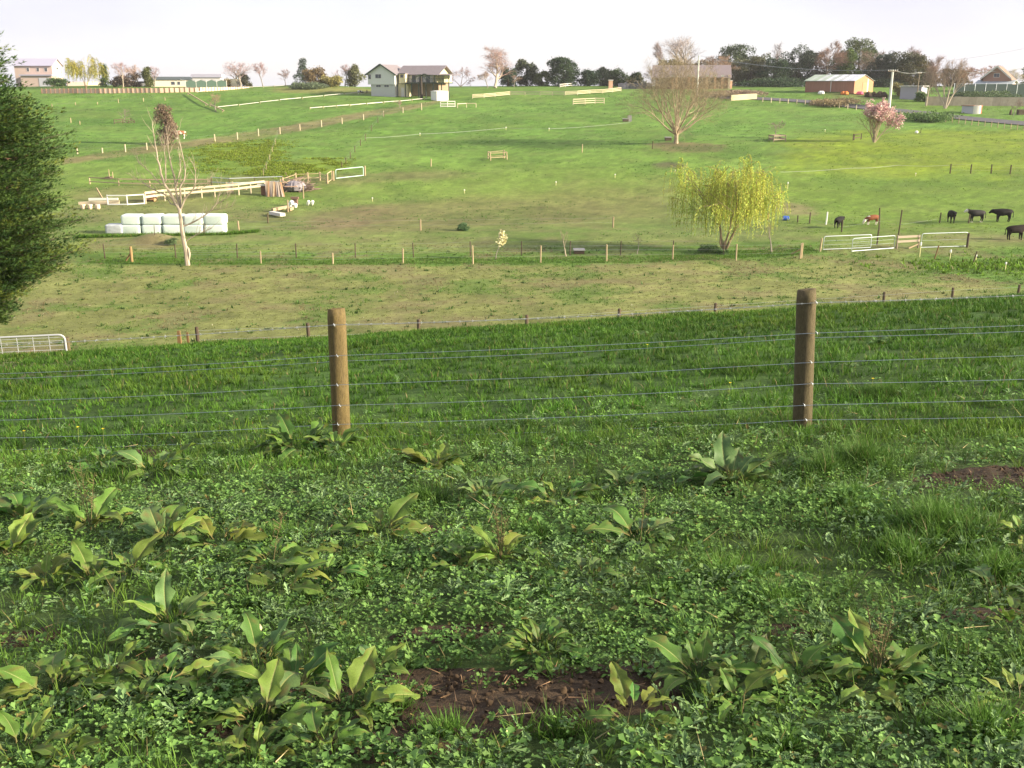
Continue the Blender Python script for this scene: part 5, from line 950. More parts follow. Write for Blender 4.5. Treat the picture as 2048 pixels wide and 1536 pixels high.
bare_tree('bare_tree', 'rust-brown bare trees left of the gabled cottage', 1938, 196, 134, 30, 133, BARK, (.27, .15, .09), 'round', 3200, base=G(1938, 196, 262), wl=.1)
bare_tree('bare_tree', 'rust-red bare tree behind the gabled cottage', 1978, 196, 130, 34, 134, BARK, (.30, .155, .09), 'round', 3600, base=G(1978, 196, 270), wl=.1)
bare_tree('bare_tree', 'cream-twigged bare tree at the right edge of the ridge', 2028, 198, 138, 30, 135, BARK_P, (.42, .36, .25), 'round', 2800, base=G(2028, 198, 258), wl=.1)
leafy_tree('evergreen_tree', 'olive tree cut by the right edge of the ridge', 2056, 198, 124, 16, 136, (.07, .085, .04), 'round', 900, 14, base=G(2056, 198, 268))
bare_tree('bare_tree', 'wispy grey trees rising above the dark evergreens, right', 1845, 196, 92, 30, 137, BARK_G, (.32, .25, .24), 'tall', 1700, base=G(1845, 196, 296), first=.4)
leafy_tree('hedge', 'low green hedge on top of the concrete wall', 1975, 203, 184, 62, 138, (.055, .085, .035), 'low', 1600, 30, cat='hedge', base=G(1975, 203, 226), trunk=False)
leafy_tree('shrub', 'green bush between grey shed and pale tree', 1843, 203, 186, 12, 139, (.075, .12, .035), 'low', 600, 12, cat='shrub', trunk=False)
leafy_tree('shrub', 'yellowish bush behind the concrete pole', 1796, 191, 168, 12, 140, (.13, .12, .045), 'low', 500, 10, cat='shrub', trunk=False)
leafy_tree('scrub_strip', 'brown scrub along the road fence below the barn', 1670, 211, 199, 44, 141, (.20, .155, .085), 'low', 1200, 26, cat='scrub', trunk=False)
leafy_tree('scrub_strip', 'low brown scrub at the foot of the brick house', 1465, 192, 183, 55, 142, (.17, .125, .09), 'low', 1200, 26, cat='scrub', trunk=False)
leafy_tree('shrub', 'small green-grey bush at the right foot of the mound', 344, 489, 477, 11, 143, (.08, .12, .05), 'low', 500, 10, .10, cat='shrub', trunk=False)
leafy_tree('shrub', 'dark green tussock in the rough ground left of the blossom sapling', 928, 461, 449, 11, 144, (.06, .11, .045), 'low', 500, 10, .12, cat='shrub', trunk=False)
leafy_tree('shrub', 'dark tussocks at the foot of the yellow willow', 1424, 506, 492, 26, 145, (.05, .09, .03), 'low', 900, 16, .12, cat='shrub', trunk=False)
for px, row, top, hw, sd, col, colb, shp, dep, lb in [(1518, 186, 112, 26, 161, (.060, .075, .040), (.09, .10, .05), 'round', 300, 'grey-green tree filling the gap left of the barn evergreens'), (1572, 186, 128, 26, 162, (.055, .062, .040), (.08, .07, .05), 'round', 300, 'dusky low tree between the two dark barn evergreens'),
    (1622, 186, 108, 26, 163, (.060, .062, .045), (.11, .08, .06), 'round', 304, 'brown-green tree directly behind the left end of the barn'), (1672, 186, 104, 26, 164, (.055, .075, .035), (.08, .09, .04), 'round', 306, 'mid green tree behind the pinkish-brown barn tree'), (1744, 188, 122, 26, 165, (.050, .058, .036), (.09, .075, .05), 'round', 292, 'dull green tree behind the barn gable'),
    (1792, 190, 124, 26, 166, (.032, .046, .026), (.05, .06, .03), 'round', 286, 'dark filler tree right behind the concrete pole'), (1850, 200, 132, 22, 167, (.060, .060, .036), (.11, .085, .05), 'round', 284, 'brown-green tree behind the pale-barked wall tree'), (1905, 200, 140, 26, 168, (.085, .075, .045), (.13, .10, .06), 'round', 284, 'olive-brown tree behind the pollarded tree'),
    (1446, 186, 128, 24, 169, (.10, .095, .05), (.15, .12, .07), 'round', 296, 'olive-tan tree right of the brick house'), (1350, 184, 126, 30, 170, (.16, .125, .07), (.20, .155, .09), 'round', 290, 'tan leafy tree over the brick house roof, centre'), (1408, 184, 122, 28, 171, (.17, .125, .08), (.21, .16, .10), 'round', 290, 'tan leafy tree over the brick house roof, right')]:
    leafy_tree('belt_tree', lb, px, row, top, hw, sd, col, shp, 1500, 22, col_b=colb, base=G(px, row, dep))

# ------------------------------------------------------------------ buildings on the ridge
GLASS = mat('window_glass', (.05, .06, .075), rough=.12, spec=.6)
def frame(name, lb, cat, px, row, yaw, depth=None):
    p = at_depth(px, depth) if depth else ground_at(px, row); t = thing(name, lb, cat, p, yaw - math.atan((px - 1024) / F)); s = mpp(p); c = math.cos(yaw)
    return t, s, (lambda q: (q - px) * s / c), (lambda r: (row - r) * s)
def gable(wall, roof, x0, x1, y0, y1, z0, ze, zr, axis='x', oh=.35, th=.12):
    if axis == 'x':
        ym = (y0 + y1) / 2; wall.poly([(x0,y0,z0),(x1,y0,z0),(x1,y1,z0),(x0,y1,z0),(x0,y0,ze),(x1,y0,ze),(x1,y1,ze),(x0,y1,ze),(x0,ym,zr),(x1,ym,zr)], [(0,1,5,4),(1,2,6,9,5),(2,3,7,6),(3,0,4,8,7)])
        k = (zr - ze) / (ym - y0)
        for ya, sg in ((y0, -1), (y1, 1)):
            a = (ya + sg * oh, ze - k * oh + .02); roof.poly([(x0-oh,a[0],a[1]),(x1+oh,a[0],a[1]),(x1+oh,ym,zr+.02),(x0-oh,ym,zr+.02),(x0-oh,a[0],a[1]+th),(x1+oh,a[0],a[1]+th),(x1+oh,ym,zr+.02+th),(x0-oh,ym,zr+.02+th)], [(3,2,1,0),(4,5,6,7),(0,1,5,4),(1,2,6,5),(2,3,7,6),(3,0,4,7)])
    else:
        xm = (x0 + x1) / 2; wall.poly([(x0,y0,z0),(x1,y0,z0),(x1,y1,z0),(x0,y1,z0),(x0,y0,ze),(x1,y0,ze),(x1,y1,ze),(x0,y1,ze),(xm,y0,zr),(xm,y1,zr)], [(0,1,5,8,4),(1,2,6,5),(2,3,7,9,6),(3,0,4,7)])
        k = (zr - ze) / (xm - x0)
        for xa, sg in ((x0, -1), (x1, 1)):
            a = (xa + sg * oh, ze - k * oh + .02); roof.poly([(a[0],y0-oh,a[1]),(a[0],y1+oh,a[1]),(xm,y1+oh,zr+.02),(xm,y0-oh,zr+.02),(a[0],y0-oh,a[1]+th),(a[0],y1+oh,a[1]+th),(xm,y1+oh,zr+.02+th),(xm,y0-oh,zr+.02+th)], [(3,2,1,0),(4,5,6,7),(0,1,5,4),(1,2,6,5),(2,3,7,6),(3,0,4,7)])
def window(t, x0, x1, y, z0, z1, fm=WHITE, face='y', n=2, sgn=-1):
    """frame proud of the wall, panes just inside it; face 'y' looks towards -y, 'x' towards +x"""
    f = MB(); d = .05; w = .07
    B = (lambda b, a0, a1, e0, e1, c0, c1: b.box(a0, a1, e0, e1, c0, c1)) if face == 'y' else (lambda b, a0, a1, e0, e1, c0, c1: b.box(-e1, -e0, a0, a1, c0, c1))
    yy = y if face == 'y' else -y
    B(f, x0, x1, yy - d, yy - .004, z0, z0 + w); B(f, x0, x1, yy - d, yy - .004, z1 - w, z1); B(f, x0, x0 + w, yy - d, yy - .004, z0 + w, z1 - w); B(f, x1 - w, x1, yy - d, yy - .004, z0 + w, z1 - w)
    o = f.build('window', fm, t); k = (x1 - x0 - w) / n
    for i in range(n): b = MB(); B(b, x0 + w * .5 + k * i + .03, x0 + w * .5 + k * (i + 1) - .03, yy - .03, yy - .006, z0 + w, z1 - w); b.build('pane', GLASS, o)
def farmhouse():
    yaw = math.radians(-24); t, s, X, Z = frame('farmhouse', 'two storey cream farmhouse with a grey roof and balcony on the ridge', 'house', 764, 193, yaw)
    BOARD = mat('shaded_weatherboard', (.60, .60, .57), rough=.8); LOW = mat('grey_block', (.46, .46, .45), rough=.9); CR = mat('sunlit_plaster', (.60, .53, .34), rough=.8); ROOF = mat('grey_tile_roof', (.19, .165, .175), rough=.8, noise=[(2, .15)])  # low sun's yellow put into the cream, gable shade into the grey
    TRIM = mat('dark_green_trim', (.05, .075, .06), rough=.6); BR = mat('tan_brick', (.28, .20, .14), rough=.9)
    w, r = MB(), MB(); gable(w, r, X(737), X(790), 0, 9, Z(170), Z(150), Z(133), 'y', .45); w.build('upper_wall', BOARD, t); r.build('roof', ROOF, t)
    MB().box(X(742), X(789), .25, 8.8, -.4, Z(170)).build('lower_wall', LOW, t)
    b = MB(); xm = (X(737) + X(790)) / 2
    for sg, xe in ((-1, X(737) - .5), (1, X(790) + .5)): b.beam((xe, -.5, Z(150) - .25), (xm, -.5, Z(132.5) + .12), .06, .28)
    b.build('bargeboard', TRIM, t)
    window(t, X(752), X(764), 0, Z(158.5), Z(150), WHITE, 'y', 2); window(t, X(752), X(762), .25, Z(175.5), Z(169.5) - .1, WHITE, 'y', 2); window(t, X(768), X(778), .25, Z(175.5), Z(169.5) - .1, WHITE, 'y', 2); window(t, X(738), X(744), 0, Z(160), Z(150.5), WHITE, 'y', 1)
    w, r = MB(), MB(); gable(w, r, X(790) + .02, X(862), 3.2, 11.5, Z(167), Z(149), Z(134.5), 'x', .9); w.build('upper_wall', CR, t); r.build('roof', ROOF, t)
    MB().box(X(790) + .02, X(862), 4.2, 11.3, -.6, Z(167)).build('lower_wall', BR, t)
    MB().box(X(795), X(807), 1.0, 3.15, Z(168), Z(150)).build('bay', CR, t); MB().box(X(794), X(808), .8, 3.1, Z(150) + .01, Z(148.5)).build('bay_roof', ROOF, t); window(t, X(798), X(804), 1.0, Z(157), Z(151.5), BR, 'y', 1)
    MB().box(X(791), X(810), 1.6, 4.15, -.5, Z(169)).build('porch_wall', CR, t); MB().box(X(797), X(803), 1.5, 1.58, -.3, Z(176)).build('door', WHITE, t)
    MB().box(X(808), X(893), .6, 3.15, Z(168), Z(166)).build('balcony_floor', TRIM, t)
    for q in (808, 820, 834, 848, 862, 878, 892): MB().box(X(q) - .09, X(q) + .09, .65, .85, -1.0, Z(168)).build('pillar', TRIM, t)
    for q in (811, 824, 838, 852): MB().box(X(q) - .35, X(q) + .35, 3.05, 3.17, Z(165.5), Z(152)).build('french_door', WHITE, t)
    for q in (817.5, 831, 845): MB().box(X(q) - .5, X(q) + .5, 3.08, 3.18, Z(165.5), Z(152.5)).build('window', GLASS, t)
    b = MB()
    for q in range(808, 893, 3): b.box(X(q) - .03, X(q) + .03, .62, .68, Z(166), Z(159.5))
    b.box(X(808), X(893), .6, .7, Z(159.5), Z(158.8)); o = b.build('railing', TRIM, t)
    MB().poly([(X(848), .2, Z(151.5)), (X(895), .2, Z(153)), (X(895), 8, Z(151)), (X(848), 8, Z(149)), (X(848), .2, Z(151)), (X(895), .2, Z(152.2)), (X(895), 8, Z(150.2)), (X(848), 8, Z(148.2))], [(3,2,1,0),(4,5,6,7),(0,1,5,4),(1,2,6,5),(2,3,7,6),(3,0,4,7)]).build('verandah_roof', ROOF, t)
    for q in (866, 893): MB().box(X(q) - .08, X(q) + .08, .4, .56, Z(166), Z(152.6)).build('verandah_post', TRIM, t)
    MB().box(X(862) + .01, X(874), 4, 9, Z(167), Z(151.5)).build('side_room', CR, t)
farmhouse()
def palm():
    p = at_depth(843, ground_at(764, 193).y - 7); s = mpp(p); t = thing('palm_tree', 'dark palm with drooping fronds in front of the farmhouse balcony', 'palm', p); b = MB(); b.tube([(0, 0, -.3), (.05, 0, 2.2), (0, .05, 5.0)], [.32, .26, .2], 8); b.build('trunk', BARK_D, t)
    rr = random.Random(3)
    for k in range(17):
        a = k * 2.4; el = rr.uniform(.05, 1.0); L = rr.uniform(1.9, 2.6); m = MB(); pts = []
        for j in range(7): u = j / 6; pts.append(Vector((math.cos(a) * L * u * math.cos(el * (1 - u * .5)), math.sin(a) * L * u * math.cos(el * (1 - u * .5)), 5.0 + L * (math.sin(el) * u - .75 * u * u))))
        m.tube(pts, [.04, .035, .03, .025, .02, .015, .008], 3, False)
        for j in range(1, 7):
            for sg in (-1, 1):
                d = (pts[j] - pts[j - 1]).normalized(); side = d.cross(Vector((0, 0, 1))) * sg; q = pts[j]; e = q + side * .38 * (1 - .08 * j) + d * .3 - Vector((0, 0, .18)); m.poly([q - d * .12, q + d * .12, e], [(0, 1, 2)])
        m.build('frond', mat('palm_frond', (.030, .045, .020), rough=.6, transl=.1), t)
palm()
def white_shed():
    t, s, X, Z = frame('garden_shed', 'small white shed with one bright and one grey side below the farmhouse', 'shed', 874, 194, math.radians(-62), ground_at(764, 193).y - 10); w, r = MB(), MB()
    W1, W2, hh = 12 * s / math.cos(math.radians(62)), 23 * s / math.sin(math.radians(62)), 19 * s
    gable(w, r, -W1, 0, 0, W2, -.4, hh * .93, hh, 'x', .12, .06); w.build('wall', mat('white_cladding', (.74, .73, .68), rough=.7), t); r.build('roof', mat('pale_roof', (.6, .6, .58)), t); MB().box(.002, .04, W2 * .1, W2 * .45, .0, hh * .82).build('door', WHITE, t)
white_shed()
def pink_house():
    yaw = math.radians(-22); t, s, X, Z = frame('pink_house', 'pinkish two storey house behind the cypress on the left ridge', 'house', 108, 172, yaw); PKW = mat('pinkish_plaster', (.47, .36, .32), rough=.85); ROOF = mat('lavender_roof', (.34, .33, .42), rough=.7)
    D = 20 * s / math.sin(-yaw); w, r = MB(), MB(); gable(w, r, X(40), 0, 0, D, -.3, Z(132), Z(119.5), 'x', .4); w.build('wall', PKW, t); r.build('roof', ROOF, t)
    for a, b in ((80, 85), (94, 100), (62, 67)): window(t, X(a), X(b), 0, Z(144), Z(136), WHITE, 'y', 2)
    window(t, D * .42, D * .60, 0, Z(140), Z(135), WHITE, 'x', 1)
    w, r = MB(), MB(); w.box(X(62), X(117), -4.5, -.02, -.3, Z(152)); w.build('garage_wall', PKW, t); r.box(X(60), X(119), -4.9, -.03, Z(152) + .01, Z(149.5)); r.build('garage_roof', ROOF, t); MB().box(X(94), X(114), -4.56, -4.51, -.2, Z(156)).build('garage_door', mat('grey_door', (.45, .45, .5)), t)
pink_house()
def block_building(name, lb, cat, x0, x1, r0, r1, depth_m, m, px_yaw=-18, roof=None, rm=None, flat=True, dist=None, wins=()):
    t, s, X, Z = frame(name, lb, cat, x0, r0, math.radians(px_yaw), dist); MB().box(0, X(x1), 0, depth_m, -.5, Z(r1)).build('wall', m, t)
    if roof: MB().box(-.3, X(x1) + .3, -.3, depth_m + .3, Z(r1) + .01, Z(r1 - roof)).build('roof', rm, t)
    for a, b, c, d in wins: window(t, X(a), X(b), 0, Z(c), Z(d), WHITE, 'y', 2)
    return t, s, X, Z
CREAMW = mat('cream_wall', (.70, .63, .48), rough=.85)
block_building('garden_wall', 'long cream wall behind the left willow', 'wall', 172, 201, 171, 164, .5, CREAMW, 0)
block_building('garden_wall', 'pinkish low wall right of the pinkish house', 'wall', 134, 171, 172, 164, .4, mat('pinkish_plaster'), 0)
block_building('long_building', 'long low cream building with a dark flat roof on the left ridge', 'building', 299, 388, 172, 159, 7, CREAMW, -8, 6, mat('slate_roof', (.10, .12, .14), rough=.6), wins=((340, 348, 169, 162), (352, 358, 169, 162)))
block_building('low_building', 'low building with a lavender grey roof behind the netted shelter', 'building', 386, 440, 172, 154, 8, mat('pale_grey_wall', (.50, .47, .48), rough=.8), -8, 6.5, mat('lavender_roof'), dist=282)
block_building('garden_wall', 'cream wall right of the netted shelter', 'wall', 448, 482, 173, 157.5, .6, CREAMW, -4)
for px, lb in ((240, 'pale parked car, left one behind the white-trunked tree'), (264, 'bluish parked car, middle one behind the white-trunked tree'), (287, 'white parked car, right one near the narrow cypress')):
    p = at_depth(px, 279); t = thing('parked_car', lb, 'car', p); c = mat('car_white' if px != 264 else 'car_blue', (.6, .6, .62) if px != 264 else (.25, .32, .45), rough=.3, spec=.5); s = mpp(p)
    MB().poly([(-2.1,-.8,.35),(2.1,-.8,.35),(2.1,.8,.35),(-2.1,.8,.35),(-2.1,-.8,.85),(2.1,-.8,.9),(2.1,.8,.9),(-2.1,.8,.85),(-1.3,-.65,1.4),(.8,-.65,1.42),(.8,.65,1.42),(-1.3,.65,1.4)], [(3,2,1,0),(0,1,5,4),(1,2,6,5),(2,3,7,6),(3,0,4,7),(4,5,9,8),(5,6,10,9),(6,7,11,10),(7,4,8,11),(8,9,10,11)]).build('body', c, t)
    MB().poly([(-1.5,-.815,.93),(1.3,-.815,.93),(.75,-.69,1.34),(-1.2,-.69,1.33)], [(0,1,2,3)]).build('side_window', GLASS, t)
    for x in (-1.3, 1.3):
        for y in (-.75, .75): MB().tube([(x, y - .12, .32), (x, y + .12, .32)], .33, 10).build('wheel', DARKP, t)
def netted_shelter():
    t, s, X, Z = frame('netted_shelter', 'green netted shelter with pale hooped posts on the left ridge', 'shelter', 372, 172, 0, 268); NET = mat('green_netting', (.12, .19, .15), rough=.9, transl=.3); b = [372, 392, 412, 432, 451]
    for a, c in zip(b[:-1], b[1:]): MB().poly([(X(a) + .06, 0, 0), (X(c) - .06, 0, 0), (X(c) - .06, 0, Z(160)), (X((a + c) / 2), .0, Z(156.6)), (X(a) + .06, 0, Z(160)), (X(a) + .06, .03, 0), (X(c) - .06, .03, 0), (X(c) - .06, .03, Z(160)), (X((a + c) / 2), .03, Z(156.6)), (X(a) + .06, .03, Z(160))], [(0,1,2,3,4),(9,8,7,6,5),(0,5,6,1),(1,6,7,2),(2,7,8,3),(3,8,9,4),(4,9,5,0)]).build('net_panel', NET, t)
    for a in b: MB().tube([(X(a), .05, -.2), (X(a), .05, Z(158)), (X(a) - 1.2, 2.5, Z(155.5))], .07, 5).build('post', WHITE, t)
netted_shelter()
def retaining_wall():
    A = [(84, 187), (200, 186.5), (320, 185.5), (400, 184), (452, 180), (498, 176)]; t = None; pts = [ground_at(a, b) for a, b in A]; PANEL = mat('pink_wall_panel', (.60, .43, .33), rough=.85, rand=.22); PO = mat('wall_post', (.26, .15, .10), rough=.9); t = thing('retaining_wall', 'long pinkish retaining wall of panels between dark posts along the left ridge', 'wall', pts[0])
    for i in range(len(pts) - 1):
        a, b = pts[i], pts[i + 1]; n = max(3, int((b - a).length / 1.05)); hA = [9, 9, 9, 8.5, 6, 3][i] * .13; hB = [9, 9, 9, 8.5, 6, 3][i + 1] * .13
        for k in range(n):
            p = a.lerp(b, k / n); q = a.lerp(b, (k + 1) / n); p.z = h(p.x, p.y); q.z = h(q.x, q.y); h0 = hA + (hB - hA) * k / n; v = (q - p)
            o = MB().beam(p + v * .07 + Vector((0, 0, h0 / 2 - .1)), p + v * .93 + Vector((0, 0, h0 / 2 - .1)), .08, h0 * random.uniform(.92, 1.02)).build('panel', PANEL, t, pts[0])
            MB().box(p.x - .07, p.x + .07, p.y - .16, p.y - .05, p.z - .3, p.z + h0 * 1.02).build('post', PO, t, pts[0])
retaining_wall()
def barn():
    yaw = math.radians(-27); t, s, X, Z = frame('red_barn', 'long red-brown barn with a patched pale roof on the right ridge', 'barn', 1707, 188, yaw)
    RED = mat('red_cladding', (.285, .145, .098), rough=.8, noise=[(1.2, .15)], stretch=(3, 3, .2)); SUNLIT = mat('sunlit_cladding', (.36, .20, .105), rough=.8); L = X(1610); W = 36 * s / math.sin(-yaw)
    w, r = MB(), MB(); gable(w, r, L, 0, 0, W, -.6, Z(163), Z(151.5), 'x', .25, .06); w.build('wall', RED, t); MB().poly([(.012, .02, -.5), (.012, W - .02, -.5), (.012, W - .02, Z(163)), (.012, W / 2, Z(151.7)), (.012, .02, Z(163))], [(0, 1, 2, 3, 4)]).build('sunlit_gable_sheet', SUNLIT, t)  # orange sheet over the gable: sunlight put into the cladding colour
    r.build('roof', mat('barn_roof_base', (.35, .38, .36), rough=.7), t); k = (Z(151.5) - Z(163)) / (W / 2); cols = [(.36, .43, .33), (.42, .47, .40), (.34, .42, .30), (.50, .53, .50), (.40, .46, .38), (.62, .64, .66), (.42, .46, .42), (.66, .68, .72), (.50, .52, .52), (.70, .72, .78), (.60, .62, .68), (.66, .66, .74)]
    for i, c in enumerate(cols):
        x0 = L - .25 + (-L + .5) * i / 12; x1 = L - .25 + (-L + .5) * (i + 1) / 12 - .04; MB().poly([(x0, -.27, Z(163) - k * .25 + .10), (x1, -.27, Z(163) - k * .25 + .10), (x1, W / 2 - .02, Z(151.5) + .11), (x0, W / 2 - .02, Z(151.5) + .11), (x0, -.27, Z(163) - k * .25 + .13), (x1, -.27, Z(163) - k * .25 + .13), (x1, W / 2 - .02, Z(151.5) + .14), (x0, W / 2 - .02, Z(151.5) + .14)], [(3,2,1,0),(4,5,6,7),(0,1,5,4),(1,2,6,5),(2,3,7,6),(3,0,4,7)]).build('roof_sheet', mat(f'roof_sheet_{i}', c, rough=.6, noise=[(.8, .2)]), t)
    MB().box(.014, .06, W * .42, W * .66, -.4, Z(166)).build('barn_door', mat('barn_door', (.42, .22, .12), rough=.8), t); MB().box(.062, .09, W * .66, W * .72, -.4, Z(159)).build('door_post', WHITE, t); MB().box(X(1661), X(1662.2), -.06, -.01, -.5, Z(163)).build('downpipe', WHITE, t)
    for px, row, lb, m, nm, cat in ((1690, 187, 'orange tarpaulin heap at the front corner of the barn', mat('orange_tarp', (.65, .20, .04), rough=.7), 'tarpaulin', 'tarp'), (1717, 187, 'pink and red plastic heap by the barn gable', mat('pink_plastic', (.75, .12, .22), rough=.5), 'plastic_heap', 'plastic toy'), (1641, 186, 'white sack against the long side of the barn', WHITEP, 'white_sack', 'sack')):
        p = ground_at(px, row + 2); s2 = mpp(p); q = MB(); rr = random.Random(px)
        for j in range(4): q.lathe([(.3, -.1), (.55, .1), (.45, .5), (.15, .7)], 7, (rr.uniform(-.6, .6), rr.uniform(-.3, .3), 0))
        o = q.build(nm, m); o.location = p; tag(o, lb, cat)
    p = ground_at(1748, 193); q = MB(); rr = random.Random(9)
    for j in range(9): q.lathe([(.9, -.3), (.8, .4), (.5, .9), (.1, 1.2)], 8, (rr.uniform(-2, 2.4), rr.uniform(-1, 1), rr.uniform(-.4, .1)))
    o = q.build('earth_heap', mat('damp_soil')); o.location = p; tag(o, 'brown heap of earth at the right corner of the barn', 'soil heap')
barn()
def grey_shed():
    yaw = math.radians(-12); t, s, X, Z = frame('grey_shed', 'lavender grey shed behind the concrete power pole', 'shed', 1799, 198, yaw); MB().poly([(0,0,-.6),(X(1838),0,-1.2),(X(1838),6,-1),(0,6,-.6),(0,0,Z(174)),(X(1838),0,Z(175)),(X(1838),6,Z(177)),(0,6,Z(176))], [(3,2,1,0),(4,5,6,7),(0,1,5,4),(1,2,6,5),(2,3,7,6),(3,0,4,7)]).build('wall', mat('lavender_wall', (.36, .34, .40), rough=.85), t); MB().box(-.3, X(1838) + .3, -.4, 6.2, Z(174) + .02, Z(172.6)).build('roof', mat('pale_roof'), t)
grey_shed()
def cottage():
    yaw = math.radians(-10); t, s, X, Z = frame('gabled_cottage', 'cottage with a steep brown gable behind the concrete wall at right', 'house', 1984, 200, yaw, 246); PK_ = mat('pinkish_plaster'); w, r = MB(), MB()
    gable(w, r, X(1953), X(2015), 0, 8, -.3, Z(183), Z(176), 'x', .5); w.build('wall', PK_, t); r.build('roof', mat('blue_grey_roof', (.30, .34, .36), rough=.7), t)
    w, r = MB(), MB(); gable(w, r, X(1960), X(2009), 2.4, 7.5, Z(178), Z(172), Z(150), 'y', .5); w.build('gable_wall', mat('brown_shingle', (.33, .20, .15), rough=.9), t); r.build('gable_roof', mat('brown_roof', (.26, .16, .12), rough=.9), t)
    b = MB(); xm = (X(1960) + X(2009)) / 2
    for xe in (X(1956), X(2013)): b.beam((xe, 1.75, Z(173)), (xm, 1.75, Z(149)), .08, .35)
    b.build('bargeboard', WHITE, t); window(t, X(1960), X(1972), 0, Z(194), Z(186), WHITE, 'y', 2); window(t, X(1990), X(2004), 0, Z(194), Z(186), WHITE, 'y', 2); window(t, X(1979), X(1990), 2.4, Z(170), Z(162), WHITE, 'y', 2)
cottage()
def brick_house():
    t, s, X, Z = frame('brick_house', 'low red brick house with pale pillars hidden behind the big bare tree', 'house', 1310, 187, 0, 272); BRK = mat('red_brick', (.22, .12, .09), rough=.9, noise=[(3, .15)]); w, r = MB(), MB()
    gable(w, r, X(1310), X(1452), 0, 11, -.4, Z(163), Z(142), 'x', .9); w.build('wall', BRK, t); r.build('roof', mat('purple_grey_roof', (.20, .165, .17), rough=.8), t)
    for q in (1344, 1352, 1376, 1384, 1411, 1427, 1441): MB().box(X(q) - .28, X(q) + .28, -1.3, -.9, -.3, Z(164)).build('pillar', mat('sunlit_pillar', (.55, .30, .18), rough=.85), t); MB().box(X(q) - .36, X(q) + .36, -1.4, -.8, Z(164), Z(160.5)).build('capital', WHITE, t)  # white pillars given the orange of low sun as their colour
    for q in (1322, 1363, 1396, 1418): window(t, X(q) - .9, X(q) + .9, 0, Z(176), Z(167), WHITE, 'y', 2)
    MB().box(X(1452) + .05, X(1456.5), -.6, 0, -.4, Z(160)).build('chimney', mat('tan_plaster', (.58, .46, .34)), t)
    for px, r0, r1, w_, lb in ((1221, 178, 161, 4, 'brick gate pillar left of the dark boarded fence, sunlit'), (1460, 184, 170, 3, 'pale stub pillar at the right end of the brick house')):
        p = at_depth(px, 270); s2 = mpp(p); t2 = thing('gate_pillar', lb, 'pillar', p); MB().box(-w_*s2, w_*s2, -.5, .5, -.3, (r0 - r1) * s2).build('shaft', mat('pale_orange_brick', (.62, .38, .26), rough=.85), t2); MB().box(-w_*s2 - .1, w_*s2 + .1, -.6, .6, (r0 - r1) * s2 + .003, (r0 - r1) * s2 + .2).build('cap', WHITE, t2)
    p = at_depth(1236, 272); q = at_depth(1302, 274); t3 = thing('board_fence', 'dark blue-grey boarded fence between the gate pillar and the brick house', 'fence', p); n = 22; s2 = mpp(p)
    for k in range(n): a = p.lerp(q, k / n); MB().box(a.x, a.x + (q.x - p.x) / n - .06, a.y, a.y + .06, a.z - .2, a.z + (11 + (k % 3) * .5) * s2).build('board', mat('blue_board', (.10, .10, .13), rough=.8, rand=.2), t3, p)
brick_house()
def concrete_wall():
    pts = [at_depth(a, b) for a, b in ((1850, 219), (1920, 218), (2000, 217), (2075, 216))]; t = thing('concrete_wall', 'pale stained concrete block wall along the right ridge', 'wall', pts[0]); m = mat('stained_concrete', (.36, .315, .25), rough=.9, rand=.15, noise=[(1.1, .7)], col2=(.22, .19, .15)); 
    for i in range(3):
        for k in range(5):
            a = pts[i].lerp(pts[i + 1], k / 5); b = pts[i].lerp(pts[i + 1], (k + .985) / 5); hh = 1.75 + .15 * random.random()
            MB().beam(a + Vector((0, 0, hh / 2 - .2)), b + Vector((0, 0, hh / 2 - .2)), .25, hh + .3).build('wall_panel', m, t, pts[0])
    t = thing('mesh_fence', 'tall green mesh fence with steel posts above the concrete wall', 'fence', at_depth(1905, 229)); P0 = t.location
    pp = [at_depth(a, 229) for a in range(1905, 2075, 21)]
    for a, b in zip(pp[:-1], pp[1:]): MB().beam(a + Vector((.08, 0, 1.9)), b + Vector((-.08, 0, 1.9)), .015, 2.9).build('mesh_panel', mat('green_mesh', (.10, .145, .13), rough=.9, transl=.4), t, P0)
    for a in pp: MB().tube([a, a + Vector((0, 0, 3.6))], .05, 5).build('post', GALV, t, P0)
    MB().tube([a + Vector((0, 0, 3.5)) for a in pp], .03, 4).build('top_rail', GALV, t, P0)
concrete_wall()
def hut():
    t, s, X, Z = frame('animal_hut', 'small hut with a grey side and a curved white and red end, right ridge', 'hut', 1945, 228, math.radians(-35)); w = X(1924); b = MB(); b.box(w, 0, 0, 2.6, -.1, Z(213)); b.build('wall', mat('grey_hut', (.42, .42, .46), rough=.8), t); MB().box(w - .15, .15, -.15, 2.75, Z(213) + .01, Z(211.5)).build('roof', mat('rust_roof', (.22, .13, .09), rough=.9), t)
    for k, (m, nm) in enumerate(((WHITE, 'end_panel'), (mat('red_panel', (.48, .09, .06), rough=.7), 'end_panel'))):
        pts = []; y0, y1 = (0.02, 1.35) if k == 0 else (1.36, 2.6)
        V = []; n = 5
        for j in range(n + 1):
            y = y0 + (y1 - y0) * j / n; x = .02 + .75 * math.sin(math.pi * y / 2.6) ; V += [(x, y, -.1), (x, y, Z(211.6))]
        MB().poly(V, [(2*j, 2*j+2, 2*j+3, 2*j+1) for j in range(n)]).build(nm, m, t)
hut()
p = ground_at(2044, 229); t = thing('dark_kennel', 'dark fronted low kennel at the right edge above the road', 'kennel', p); MB().box(-.9, .3, -.5, .5, -.1, .95).build('box', DARKP, t); MB().box(.302, 1.6, -.5, .5, -.1, .75).build('side', mat('tan_plaster', (.58, .46, .34)), t)
o = ground_at(2021, 230); q = MB().lathe([(.15, -.1), (.28, .2), (.22, .8), (.10, 1.1)], 7).build('dark_stump', DARKP); q.location = o; tag(q, 'dark stump on the grass left of the kennel', 'stump')
